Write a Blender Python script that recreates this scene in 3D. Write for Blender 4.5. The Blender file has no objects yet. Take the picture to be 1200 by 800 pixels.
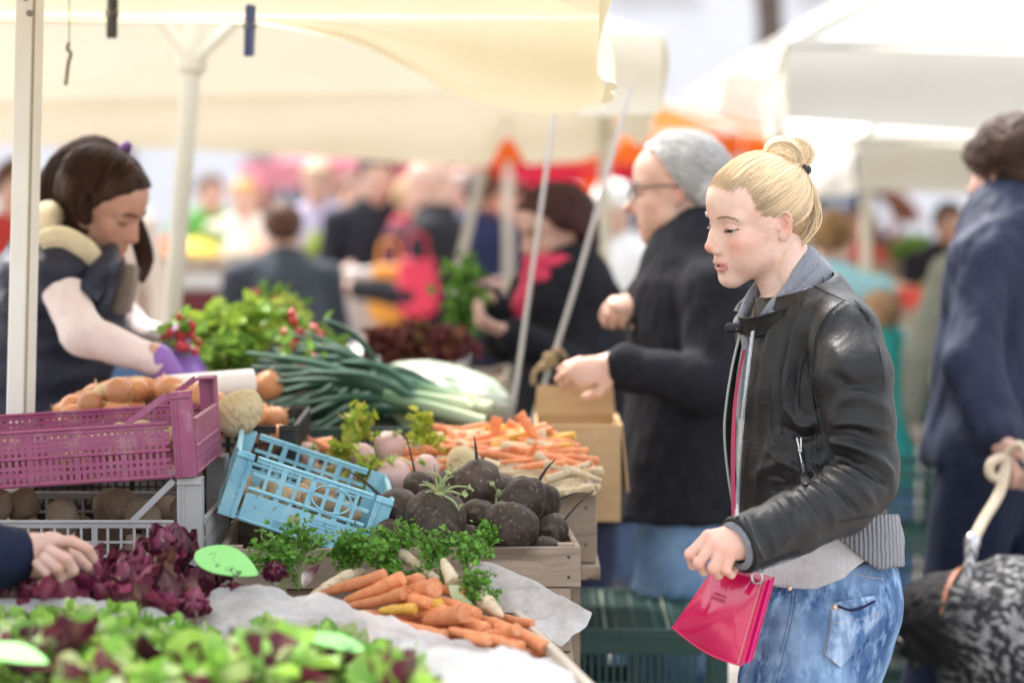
import bpy, math, random
import numpy as np
from mathutils import Vector, Matrix, Quaternion
random.seed(7); RNG = np.random.default_rng(7)
sc = bpy.context.scene
COL = sc.collection
R = math.radians
FP = 2833.0                       # focal length in pixels of the 1200 px wide photograph (85 mm on full frame)
CAMZ = 1.6
TH = math.atan(170.0 / FP)
FWD = np.array([0, math.cos(TH), -math.sin(TH)]); UP = np.array([0, math.sin(TH), math.cos(TH)]); RIGHT = np.array([1.0, 0, 0])
def P(px, py, d):
    """world point seen at photo pixel (px,py) at depth d metres"""
    return np.array([0, 0, CAMZ]) + d * FWD + RIGHT * ((px - 600) / FP * d) - UP * ((py - 400) / FP * d)
def S(n, d): return n * d / FP     # n photo pixels at depth d in metres
def unit(v):
    v = np.asarray(v, float); n = np.linalg.norm(v)
    return v / n if n > 1e-12 else v
# ------------------------------------------------------------------ objects
ORG = {}
def tag(o, label=None, cat=None, group=None, kind=None):
    if label: o['label'] = label
    if cat: o['category'] = cat
    if group: o['group'] = group
    if kind: o['kind'] = kind
    return o
def empty(name, loc, label=None, cat=None, group=None, rot=None):
    o = bpy.data.objects.new(name, None); COL.objects.link(o); o.location = loc
    o.empty_display_size = .05
    if rot is not None: o.rotation_euler = rot
    ORG[o.name] = np.array(loc, float) if rot is None else np.zeros(3)
    return tag(o, label, cat, group)
def mesh_obj(name, V, faces, mat, parent=None, smooth=True, col=None, origin=None, matidx=None, auto=None):
    V = np.asarray(V, float)
    if parent is not None: origin = ORG[parent.name]
    elif origin is None:
        mn, mx = V.min(0), V.max(0); origin = np.array([(mn[0]+mx[0])/2, (mn[1]+mx[1])/2, mn[2]])
    origin = np.asarray(origin, float)
    me = bpy.data.meshes.new(name)
    L = V - origin
    if isinstance(faces, np.ndarray):
        nv, nf, k = len(L), len(faces), faces.shape[1]
        me.vertices.add(nv); me.vertices.foreach_set('co', L.ravel().astype(np.float32))
        me.loops.add(nf*k); me.loops.foreach_set('vertex_index', faces.ravel().astype(np.int32))
        me.polygons.add(nf); me.polygons.foreach_set('loop_start', np.arange(0, nf*k, k, dtype=np.int32))
        me.update(calc_edges=True); me.validate()
    else:
        me.from_pydata([tuple(v) for v in L], [], [tuple(f) for f in faces]); me.update()
    if smooth: me.polygons.foreach_set('use_smooth', np.ones(len(me.polygons), dtype=bool))
    mats = mat if isinstance(mat, (list, tuple)) else [mat]
    for m in mats: me.materials.append(m)
    if matidx is not None: me.polygons.foreach_set('material_index', np.asarray(matidx, dtype=np.int32))
    if col is not None:
        a = me.color_attributes.new('Col', 'FLOAT_COLOR', 'POINT')
        c = np.ones((len(V), 4), np.float32); c[:, :3] = np.asarray(col)[:, :3]
        a.data.foreach_set('color', c.ravel())
    o = bpy.data.objects.new(name, me); COL.objects.link(o)
    if auto and smooth:
        try: me.set_sharp_from_angle(angle=R(auto))
        except Exception: pass
    if parent is not None:
        o.parent = parent; ORG[o.name] = origin
    else:
        o.location = origin; ORG[o.name] = origin
    return o
def dup_tree(o, parent=None):
    c = o.copy(); COL.objects.link(c); c.parent = parent
    ORG[c.name] = ORG.get(o.name, np.zeros(3))
    for ch in list(o.children): dup_tree(ch, c)
    return c
class MB:
    """mesh collector: every add goes into ONE mesh"""
    def __init__(s): s.V = []; s.F = []; s.C = []; s.n = 0; s.hasc = False
    def add(s, V, F, c=None):
        V = np.asarray(V, float); n = s.n
        s.V.append(V); s.F.extend([tuple(int(i)+n for i in f) for f in F]); s.n += len(V)
        if c is None: c = np.ones((len(V), 3))
        else:
            c = np.asarray(c, float); s.hasc = True
            if c.ndim == 1: c = np.tile(c, (len(V), 1))
        s.C.append(c)
        return s
    def box(s, c, size, M=None, bev=0.0, col=None, taper=None):
        hx, hy, hz = [q/2 for q in size]
        if bev > 0:
            b = min(bev, hx*.9, hy*.9, hz*.9); V = []; idx = {}
            for sx in (-1, 1):
                for sy in (-1, 1):
                    for sz in (-1, 1):
                        for a in range(3):
                            p = [sx*(hx-b), sy*(hy-b), sz*(hz-b)]; p[a] = [sx*hx, sy*hy, sz*hz][a]
                            idx[(sx, sy, sz, a)] = len(V); V.append(p)
            F = []
            g = lambda sx, sy, sz, a: idx[(sx, sy, sz, a)]
            for q in (-1, 1):
                F.append([g(q,-1,-1,0), g(q,1,-1,0), g(q,1,1,0), g(q,-1,1,0)][::q])
                F.append([g(-1,q,-1,1), g(1,q,-1,1), g(1,q,1,1), g(-1,q,1,1)][::-q])
                F.append([g(-1,-1,q,2), g(1,-1,q,2), g(1,1,q,2), g(-1,1,q,2)][::q])
            for a_ in (-1, 1):
                for b_ in (-1, 1):
                    F.append([g(a_,b_,-1,0), g(a_,b_,1,0), g(a_,b_,1,1), g(a_,b_,-1,1)][::-a_*b_])
                    F.append([g(a_,-1,b_,0), g(a_,1,b_,0), g(a_,1,b_,2), g(a_,-1,b_,2)][::a_*b_])
                    F.append([g(-1,a_,b_,1), g(1,a_,b_,1), g(1,a_,b_,2), g(-1,a_,b_,2)][::-a_*b_])
            for sx in (-1, 1):
                for sy in (-1, 1):
                    for sz in (-1, 1): F.append([g(sx,sy,sz,0), g(sx,sy,sz,1), g(sx,sy,sz,2)][::sx*sy*sz])
        else:
            V = [(x, y, z) for x in (-hx, hx) for y in (-hy, hy) for z in (-hz, hz)]
            F = [(0,1,3,2), (4,6,7,5), (0,4,5,1), (2,3,7,6), (0,2,6,4), (1,5,7,3)]
        V = np.array(V, float)
        if taper: V[:, :2] *= np.where(V[:, 2:3] > 0, 1.0, taper)
        if M is not None: V = V @ np.asarray(M, float)[:3, :3].T
        return s.add(V + np.asarray(c, float), F, col)
    def bar(s, a, b, w, h=None, upv=(0, 0, 1), col=None, bev=0.0):
        a = np.asarray(a, float); b = np.asarray(b, float); d = b - a; L = np.linalg.norm(d); z = d / L
        x = np.cross(upv, z)
        if np.linalg.norm(x) < 1e-4: x = np.cross((0, 1, 0), z)
        x = unit(x); y = np.cross(z, x)
        return s.box((a+b)/2, (w, h or w, L), np.stack([x, y, z], 1), bev, col)
    def tube(s, pts, rad, n=8, cap=True, col=None, flat=1.0, upv=None):
        pts = np.asarray(pts, float); m = len(pts)
        rad = np.full(m, rad) if np.isscalar(rad) else np.asarray(rad, float)
        T = np.gradient(pts, axis=0); T /= np.linalg.norm(T, axis=1)[:, None] + 1e-12
        u = np.asarray(upv if upv is not None else (0, 0, 1), float)
        if abs(T[0] @ u) > .95: u = np.array([1.0, .2, 0])
        V = []; x = unit(np.cross(u, T[0]))
        ang = np.linspace(0, 2*np.pi, n, endpoint=False)
        for i in range(m):
            x = x - T[i]*(x@T[i]); x = unit(x); y = np.cross(T[i], x)
            V.append(pts[i] + rad[i]*(np.cos(ang)[:, None]*x + flat*np.sin(ang)[:, None]*y))
        V = np.concatenate(V)
        F = [(i*n+j, i*n+(j+1) % n, (i+1)*n+(j+1) % n, (i+1)*n+j) for i in range(m-1) for j in range(n)]
        if cap: F += [tuple(range(n))[::-1], tuple((m-1)*n+j for j in range(n))]
        if col is not None:
            col = np.asarray(col, float)
            if col.ndim == 2 and len(col) == m: col = np.repeat(col, n, axis=0)
        return s.add(V, F, col)
    def sphere(s, c, r, nu=16, nv=10, M=None, fn=None, col=None):
        th = np.linspace(0, np.pi, nv+1); ph = np.linspace(0, 2*np.pi, nu, endpoint=False)
        D = [(0, 0, 1)] + [(math.sin(t)*math.cos(p), math.sin(t)*math.sin(p), math.cos(t)) for t in th[1:-1] for p in ph] + [(0, 0, -1)]
        D = np.array(D); V = D * np.asarray(r, float)
        if fn is not None: V = V * fn(D)[:, None]
        F = [(0, 1+j, 1+(j+1) % nu) for j in range(nu)]
        for i in range(nv-2):
            for j in range(nu): F.append((1+i*nu+j, 1+(i+1)*nu+j, 1+(i+1)*nu+(j+1) % nu, 1+i*nu+(j+1) % nu))
        q = 1+(nv-2)*nu; e = len(D)-1
        F += [(q+j, e, q+(j+1) % nu) for j in range(nu)]
        if callable(col): col = col(D)
        if M is not None: V = V @ np.asarray(M, float)[:3, :3].T
        return s.add(V + np.asarray(c, float), F, col)
    def grid(s, G, col=None, flip=False, thick=0.0):
        """G[i][j] -> xyz ; optional thickness along the normal"""
        G = np.asarray(G, float); a, b = G.shape[:2]
        V = G.reshape(-1, 3)
        F = [(i*b+j, i*b+j+1, (i+1)*b+j+1, (i+1)*b+j) for i in range(a-1) for j in range(b-1)]
        if flip: F = [f[::-1] for f in F]
        if thick:
            du = np.gradient(G, axis=0); dv = np.gradient(G, axis=1)
            N = np.cross(du, dv); N /= np.linalg.norm(N, axis=2)[..., None] + 1e-12
            V2 = (G + N*thick).reshape(-1, 3); n = len(V)
            F2 = [tuple(q+n for q in f[::-1]) for f in F]
            E = []
            for i in range(a-1): E += [(i*b, (i+1)*b, (i+1)*b+n, i*b+n), (i*b+b-1+n, (i+1)*b+b-1+n, (i+1)*b+b-1, i*b+b-1)]
            for j in range(b-1): E += [(j+n, j+1+n, j+1, j), ((a-1)*b+j, (a-1)*b+j+1, (a-1)*b+j+1+n, (a-1)*b+j+n)]
            V = np.concatenate([V, V2]); F = F + F2 + E
            if col is not None and np.asarray(col).ndim == 2: col = np.concatenate([col, col])
        return s.add(V, F, col)
    def prism(s, poly, vec, col=None):
        poly = np.asarray(poly, float); n = len(poly); V = np.concatenate([poly, poly + np.asarray(vec, float)])
        F = [tuple(range(n))[::-1], tuple(range(n, 2*n))] + [(i, (i+1) % n, n+(i+1) % n, n+i) for i in range(n)]
        return s.add(V, F, col)
    def lathe(s, prof, c=(0, 0, 0), n=20, M=None, col=None):
        ang = np.linspace(0, 2*np.pi, n, endpoint=False)
        V = np.concatenate([np.stack([r*np.cos(ang), r*np.sin(ang), np.full(n, z)], 1) for r, z in prof])
        m = len(prof)
        F = [(i*n+j, i*n+(j+1) % n, (i+1)*n+(j+1) % n, (i+1)*n+j) for i in range(m-1) for j in range(n)]
        F += [tuple(range(n))[::-1], tuple((m-1)*n+j for j in range(n))]
        if M is not None: V = V @ np.asarray(M, float)[:3, :3].T
        return s.add(V + np.asarray(c, float), F, col)
    def build(s, name, mat, parent=None, smooth=True, auto=35, origin=None):
        V = np.concatenate(s.V)
        return mesh_obj(name, V, s.F, mat, parent, smooth, np.concatenate(s.C) if s.hasc else None, origin, auto=auto)
def rotm(axis, ang): return np.array(Matrix.Rotation(ang, 3, axis if isinstance(axis, str) else Vector(axis)))
def eul(x, y, z): return rotm('Z', z) @ rotm('Y', y) @ rotm('X', x) if False else np.array((Matrix.Rotation(z, 3, 'Z') @ Matrix.Rotation(y, 3, 'Y') @ Matrix.Rotation(x, 3, 'X')))
def align(z, roll=0.0):
    z = unit(z); u = np.array([0, 0, 1.0]) if abs(z[2]) < .9 else np.array([1.0, 0, 0])
    x = unit(np.cross(u, z)); y = np.cross(z, x); c, s_ = math.cos(roll), math.sin(roll)
    return np.stack([c*x+s_*y, -s_*x+c*y, z], 1)
def catmull(pts, n):
    pts = np.asarray(pts, float); m = len(pts)
    Q = np.concatenate([[2*pts[0]-pts[1]], pts, [2*pts[-1]-pts[-2]]])
    out = []
    for t in np.linspace(0, m-1-1e-9, n):
        i = int(t); f = t-i; p0, p1, p2, p3 = Q[i:i+4]
        out.append(.5*((2*p1)+(-p0+p2)*f+(2*p0-5*p1+4*p2-p3)*f*f+(-p0+3*p1-3*p2+p3)*f**3))
    return np.array(out)
# value noise for shaping
_NT = RNG.random((64, 64, 64)).astype(np.float32)*2-1
def vnoise(p, scale=1.0, seed=0):
    q = np.asarray(p, float)*scale + seed*7.31 + 100.0
    i = np.floor(q).astype(int); f = q-i; f = f*f*(3-2*f); r = 0
    for dx in (0, 1):
        for dy in (0, 1):
            for dz in (0, 1):
                w = (f[..., 0] if dx else 1-f[..., 0])*(f[..., 1] if dy else 1-f[..., 1])*(f[..., 2] if dz else 1-f[..., 2])
                r = r + w*_NT[(i[..., 0]+dx) & 63, (i[..., 1]+dy) & 63, (i[..., 2]+dz) & 63]
    return r
def fbm(p, scale=1.0, oct=3, seed=0):
    r = 0; a = 1.0
    for o in range(oct): r = r + a*vnoise(p, scale*2**o, seed+o*3); a *= .5
    return r
def sst(a, b, x):
    t = np.clip((x-a)/(b-a), 0, 1); return t*t*(3-2*t)
# ------------------------------------------------------------------ signed distance modelling
class SDF:
    def __init__(s, lo, hi, h):
        s.lo = np.asarray(lo, float); s.h = h
        s.n = np.ceil((np.asarray(hi, float)-s.lo)/h).astype(int)+1
        s.D = np.full(s.n, 1.0, np.float32)
    def like(s):
        o = SDF.__new__(SDF); o.lo, o.h, o.n = s.lo, s.h, s.n; o.D = np.full(s.n, 1.0, np.float32); return o
    def _sub(s, lo, hi):
        a = np.clip(np.floor((lo-s.lo)/s.h).astype(int), 0, s.n); b = np.clip(np.ceil((hi-s.lo)/s.h).astype(int)+1, 0, s.n)
        if np.any(b <= a): return None, None
        g = [s.lo[i]+s.h*np.arange(a[i], b[i], dtype=np.float32) for i in range(3)]
        return (slice(a[0], b[0]), slice(a[1], b[1]), slice(a[2], b[2])), np.stack(np.meshgrid(*g, indexing='ij'), -1).astype(np.float32)
    def _mix(s, sl, d, k, op):
        A = s.D[sl]
        if op == 'add':
            if k > 0:
                hh = np.clip(.5+.5*(A-d)/k, 0, 1); s.D[sl] = A*(1-hh)+d*hh-k*hh*(1-hh)
            else: s.D[sl] = np.minimum(A, d)
        elif op == 'sub':
            if k > 0:
                hh = np.clip(.5-.5*(A+d)/k, 0, 1); s.D[sl] = A*(1-hh)-d*hh+k*hh*(1-hh)
            else: s.D[sl] = np.maximum(A, -d)
        elif op == 'int': s.D[sl] = np.maximum(A, d)
    def ell(s, c, r, M=None, k=.01, op='add'):
        c = np.asarray(c, float); r = np.asarray(r, float)*np.ones(3); m = r.max()+k*1.5+2*s.h
        sl, X = s._sub(c-m, c+m)
        if sl is None: return s
        q = X-c.astype(np.float32)
        if M is not None: q = q @ np.asarray(M, np.float32)[:3, :3]
        k0 = np.linalg.norm(q/r, axis=-1); k1 = np.linalg.norm(q/(r*r), axis=-1)+1e-9
        s._mix(sl, (k0*(k0-1)/k1).astype(np.float32), k, op); return s
    def cone(s, a, b, ra, rb, k=.01, op='add', sq=None):
        """round cone a-b; sq=(axis,f): cross section flattened by f along a world axis"""
        a = np.asarray(a, float); b = np.asarray(b, float); m = max(ra, rb)+k*1.5+2*s.h
        sl, X = s._sub(np.minimum(a, b)-m, np.maximum(a, b)+m)
        if sl is None: return s
        ab = b-a; q = X-a.astype(np.float32)
        t = np.clip((q@ab.astype(np.float32))/max(ab@ab, 1e-12), 0, 1)[..., None]
        w = q-t*ab.astype(np.float32)
        f = 1.0
        if sq is not None:
            ax = unit(sq[0]).astype(np.float32); f = sq[1]; wa = (w@ax)[..., None]; w = w+wa*ax*(1/f-1)
        d = np.linalg.norm(w, axis=-1)-(ra+(rb-ra)*t[..., 0])
        s._mix(sl, (d*min(1.0, max(f, .6))).astype(np.float32), k, op); return s
    def chain(s, pts, rad, k=.01, op='add', sq=None):
        for i in range(len(pts)-1): s.cone(pts[i], pts[i+1], rad[i], rad[i+1], k, op, sq)
        return s
    def box(s, c, half, M=None, r=.003, k=0.0, op='add'):
        c = np.asarray(c, float); half = np.asarray(half, float); m = np.linalg.norm(half)+k*1.5+2*s.h
        sl, X = s._sub(c-m, c+m)
        if sl is None: return s
        q = X-c.astype(np.float32)
        if M is not None: q = q @ np.asarray(M, np.float32)[:3, :3]
        q = np.abs(q)-(half-r)
        d = np.linalg.norm(np.maximum(q, 0), axis=-1)+np.minimum(q.max(-1), 0)-r
        s._mix(sl, d.astype(np.float32), k, op); return s
    def plane(s, p, n, op='int', k=0.0):
        """int: keep the side the normal points away from"""
        n = unit(n); g = [s.lo[i]+s.h*np.arange(s.n[i], dtype=np.float32) for i in range(3)]
        d = (g[0]*n[0])[:, None, None]+(g[1]*n[1])[None, :, None]+(g[2]*n[2])[None, None, :]-float(np.dot(n, p))
        if k > 0:
            A = s.D; hh = np.clip(.5-.5*(A-d)/k, 0, 1); s.D = (A*(1-hh)+d*hh+k*hh*(1-hh)).astype(np.float32)
        else: s.D = np.maximum(s.D, d.astype(np.float32))
        return s
    def smax(s, d, k=.004):
        d = np.asarray(d, np.float32); hh = np.clip(.5-.5*(s.D-d)/k, 0, 1); s.D = (s.D*(1-hh)+d*hh+k*hh*(1-hh)).astype(np.float32); return s
    def shell_out(s, other, gap):
        s.D = np.maximum(s.D, -(other.D-gap)); return s
    def mesh(s, relax=2):
        D = s.D.copy(); D[0] = D[-1] = 1; D[:, 0] = D[:, -1] = 1; D[:, :, 0] = D[:, :, -1] = 1
        Sg = D < 0
        c = Sg[:-1, :-1, :-1].astype(np.int8)
        tot = c.copy()
        for dx, dy, dz in [(1,0,0),(0,1,0),(0,0,1),(1,1,0),(1,0,1),(0,1,1),(1,1,1)]:
            tot += Sg[dx:Sg.shape[0]-1+dx, dy:Sg.shape[1]-1+dy, dz:Sg.shape[2]-1+dz]
        I = np.argwhere((tot > 0) & (tot < 8))
        idx = np.full(tot.shape, -1, np.int32); idx[I[:, 0], I[:, 1], I[:, 2]] = np.arange(len(I))
        acc = np.zeros((len(I), 3)); cnt = np.zeros(len(I))
        for ax in range(3):
            o1, o2 = [q for q in range(3) if q != ax]
            for u in (0, 1):
                for v in (0, 1):
                    off = np.zeros(3, int); off[o1] = u; off[o2] = v
                    A = I+off; B = A.copy(); B[:, ax] += 1
                    da = D[A[:, 0], A[:, 1], A[:, 2]]; db = D[B[:, 0], B[:, 1], B[:, 2]]
                    m = (da < 0) != (db < 0); t = da[m]/(da[m]-db[m])
                    p = A[m].astype(float); p[:, ax] += t
                    acc[m] += p; cnt[m] += 1
        V = s.lo+s.h*(acc/cnt[:, None])
        Q = []
        for ax in range(3):
            o1, o2 = [(1, 2), (2, 0), (0, 1)][ax]
            lo = [slice(None)]*3; hi = [slice(None)]*3
            lo[ax] = slice(0, -1); hi[ax] = slice(1, None)
            sa, sb = Sg[tuple(lo)], Sg[tuple(hi)]
            E = np.argwhere(sa != sb)
            E = E[(E[:, o1] > 0) & (E[:, o2] > 0) & (E[:, o1] < s.n[o1]-1) & (E[:, o2] < s.n[o2]-1)]
            def cell(d1, d2):
                C = E.copy(); C[:, o1] += d1; C[:, o2] += d2; return idx[C[:, 0], C[:, 1], C[:, 2]]
            q = np.stack([cell(-1, -1), cell(0, -1), cell(0, 0), cell(-1, 0)], 1)
            fl = ~sa[E[:, 0], E[:, 1], E[:, 2]]
            q[fl] = q[fl][:, ::-1]
            Q.append(q)
        Q = np.concatenate(Q); Q = Q[(Q >= 0).all(1)]
        for _ in range(relax):
            ac = np.zeros_like(V); n = np.zeros(len(V))
            for a, b in ((0, 1), (1, 2), (2, 3), (3, 0)):
                for x, y in ((a, b), (b, a)):
                    ac += np.stack([np.bincount(Q[:, x], V[Q[:, y], i], len(V)) for i in range(3)], 1); n += np.bincount(Q[:, x], minlength=len(V))
            V = .5*V+.5*ac/np.maximum(n, 1)[:, None]
        return V, Q
def vnormals(V, Q):
    a = V[Q[:, 2]]-V[Q[:, 0]]; b = V[Q[:, 3]]-V[Q[:, 1]]; n = np.cross(a, b)
    N = np.zeros_like(V)
    for i in range(4): N += np.stack([np.bincount(Q[:, i], n[:, k], len(V)) for k in range(3)], 1)
    return N/(np.linalg.norm(N, axis=1)[:, None]+1e-12)
def segdist(V, a, b):
    a = np.asarray(a, float); ab = np.asarray(b, float)-a; q = V-a
    t = np.clip(q@ab/max(ab@ab, 1e-12), 0, 1); return np.linalg.norm(q-t[:, None]*ab, axis=1), t
def folds(V, Q, segs):
    """raise (h>0) or sink (h<0) soft creases along polylines [(pts,width,height)]"""
    N = vnormals(V, Q); D = np.zeros(len(V))
    for pts, w, h in segs:
        dm = np.full(len(V), 9.9); tt = np.zeros(len(V)); m = len(pts)-1
        for i in range(m):
            d, t = segdist(V, pts[i], pts[i+1]); u = d < dm; dm[u] = d[u]; tt[u] = (i+t[u])/m
        D += h*np.exp(-(dm/w)**2)*np.sin(np.pi*np.clip(tt*.9+.05, 0, 1))**.6
    return V+N*D[:, None]
# ------------------------------------------------------------------ materials
MATS = {}
def srgb(h):
    h = h.lstrip('#'); c = [int(h[i:i+2], 16)/255 for i in (0, 2, 4)]
    return tuple(x/12.92 if x <= .04045 else ((x+.055)/1.055)**2.4 for x in c)
def mat(name, c1, c2=None, rough=.6, scale=20.0, bump=0.0, bscale=None, detail=4.0, spec=.5, vcol=False, trans=0.0, sss=0.0, sssc=None,
        lo=.35, hi=.65, coat=0.0, metal=0.0, alpha=None, sheen=0.0, rand=0.0, stretch=None, rvar=0.0, spots=None, bdist=.002, coord='Object', wave=None, bump2=None, sssr=(1,.35,.2), sscale=.006):
    if name in MATS: return MATS[name]
    m = bpy.data.materials.new(name); m.use_nodes = True; N = m.node_tree.nodes; Lk = m.node_tree.links
    bs = N['Principled BSDF']; out = N['Material Output']
    tc = N.new('ShaderNodeTexCoord'); src = tc.outputs[coord]
    if stretch:
        mp = N.new('ShaderNodeMapping'); mp.inputs['Scale'].default_value = stretch; Lk.new(src, mp.inputs[0]); src = mp.outputs[0]
    def noise(sc_, det=detail, seed=0.0):
        n = N.new('ShaderNodeTexNoise'); n.inputs['Scale'].default_value = sc_; n.inputs['Detail'].default_value = det; n.inputs['Roughness'].default_value = .6
        Lk.new(src, n.inputs['Vector']); return n.outputs['Fac']
    def ramp(fac, a, b):
        r = N.new('ShaderNodeMapRange'); r.inputs['From Min'].default_value = a; r.inputs['From Max'].default_value = b; Lk.new(fac, r.inputs['Value']); return r.outputs[0]
    def mix(fac, a, b, mode='MIX'):
        x = N.new('ShaderNodeMix'); x.data_type = 'RGBA'; x.blend_type = mode
        for sock, v in ((x.inputs[0], fac), (x.inputs[6], a), (x.inputs[7], b)):
            if isinstance(v, bpy.types.NodeSocket): Lk.new(v, sock)
            elif isinstance(v, (int, float)): sock.default_value = v
            else: sock.default_value = (*v[:3], 1)
        return x.outputs[2]
    nf = noise(scale)
    col = mix(ramp(nf, lo, hi), c1, c2 if c2 is not None else c1)
    if spots:
        for (sc_, a, b, cc) in spots: col = mix(ramp(noise(sc_, 3), a, b), col, cc)
    if vcol:
        at = N.new('ShaderNodeVertexColor'); at.layer_name = 'Col'; col = mix(1.0, col, at.outputs[0], 'MULTIPLY')
    if rand:
        oi = N.new('ShaderNodeObjectInfo'); hv = N.new('ShaderNodeHueSaturation')
        mr = N.new('ShaderNodeMapRange'); mr.inputs['To Min'].default_value = 1-rand; mr.inputs['To Max'].default_value = 1+rand; Lk.new(oi.outputs['Random'], mr.inputs['Value'])
        Lk.new(mr.outputs[0], hv.inputs['Value']); Lk.new(col, hv.inputs['Color']); col = hv.outputs[0]
    if isinstance(col, bpy.types.NodeSocket): Lk.new(col, bs.inputs['Base Color'])
    bs.inputs['Roughness'].default_value = rough; bs.inputs['Specular IOR Level'].default_value = spec; bs.inputs['Metallic'].default_value = metal
    if rvar:
        mr = N.new('ShaderNodeMapRange'); mr.inputs['To Min'].default_value = max(0, rough-rvar); mr.inputs['To Max'].default_value = min(1, rough+rvar); Lk.new(noise(scale*1.7), mr.inputs['Value']); Lk.new(mr.outputs[0], bs.inputs['Roughness'])
    bs.inputs['Coat Weight'].default_value = coat; bs.inputs['Coat Roughness'].default_value = .08
    bs.inputs['Sheen Weight'].default_value = sheen
    if sss:
        bs.inputs['Subsurface Weight'].default_value = sss; bs.inputs['Subsurface Scale'].default_value = sscale; bs.inputs['Subsurface Radius'].default_value = sssr
    hgt = None
    if bump:
        hgt = noise(bscale or scale*3, 5)
        if wave:
            w = N.new('ShaderNodeTexWave'); w.bands_direction = wave[1]; w.inputs['Scale'].default_value = wave[0]; w.inputs['Distortion'].default_value = wave[2]; w.inputs['Detail'].default_value = 1
            Lk.new(src, w.inputs['Vector']); ad = N.new('ShaderNodeMath'); ad.operation = 'MULTIPLY_ADD'; Lk.new(w.outputs['Fac'], ad.inputs[0]); ad.inputs[1].default_value = wave[3]; Lk.new(hgt, ad.inputs[2]); hgt = ad.outputs[0]
        b = N.new('ShaderNodeBump'); b.inputs['Strength'].default_value = bump; b.inputs['Distance'].default_value = bdist; Lk.new(hgt, b.inputs['Height']); Lk.new(b.outputs[0], bs.inputs['Normal'])
    if bump2:
        b2 = N.new('ShaderNodeBump'); b2.inputs['Strength'].default_value = bump2[1]; b2.inputs['Distance'].default_value = bump2[2]
        nz = N.new('ShaderNodeTexNoise'); nz.inputs['Scale'].default_value = bump2[0]; nz.inputs['Detail'].default_value = 3; nz.inputs['Distortion'].default_value = 1.2; Lk.new(src, nz.inputs['Vector'])
        ab = N.new('ShaderNodeMath'); ab.operation = 'SUBTRACT'; Lk.new(nz.outputs['Fac'], ab.inputs[0]); ab.inputs[1].default_value = .5; a2 = N.new('ShaderNodeMath'); a2.operation = 'ABSOLUTE'; Lk.new(ab.outputs[0], a2.inputs[0])
        Lk.new(a2.outputs[0], b2.inputs['Height'])
        if bump: Lk.new(b.outputs[0], b2.inputs['Normal'])
        Lk.new(b2.outputs[0], bs.inputs['Normal'])
    last = bs.outputs[0]
    if trans:
        t = N.new('ShaderNodeBsdfTranslucent')
        if isinstance(col, bpy.types.NodeSocket): Lk.new(col, t.inputs[0])
        ms = N.new('ShaderNodeMixShader'); ms.inputs[0].default_value = trans; Lk.new(last, ms.inputs[1]); Lk.new(t.outputs[0], ms.inputs[2]); last = ms.outputs[0]
    if alpha is not None:
        t = N.new('ShaderNodeBsdfTransparent'); ms = N.new('ShaderNodeMixShader'); Lk.new(t.outputs[0], ms.inputs[1]); Lk.new(last, ms.inputs[2])
        if isinstance(alpha, tuple):
            mr = ramp(noise(alpha[2]), .35, .65); m2 = N.new('ShaderNodeMapRange'); m2.inputs['To Min'].default_value = alpha[0]; m2.inputs['To Max'].default_value = alpha[1]; Lk.new(mr, m2.inputs['Value']); Lk.new(m2.outputs[0], ms.inputs[0])
        else: ms.inputs[0].default_value = alpha
        last = ms.outputs[0]
    if last != bs.outputs[0]: Lk.new(last, out.inputs['Surface'])
    MATS[name] = m; return m
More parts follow.
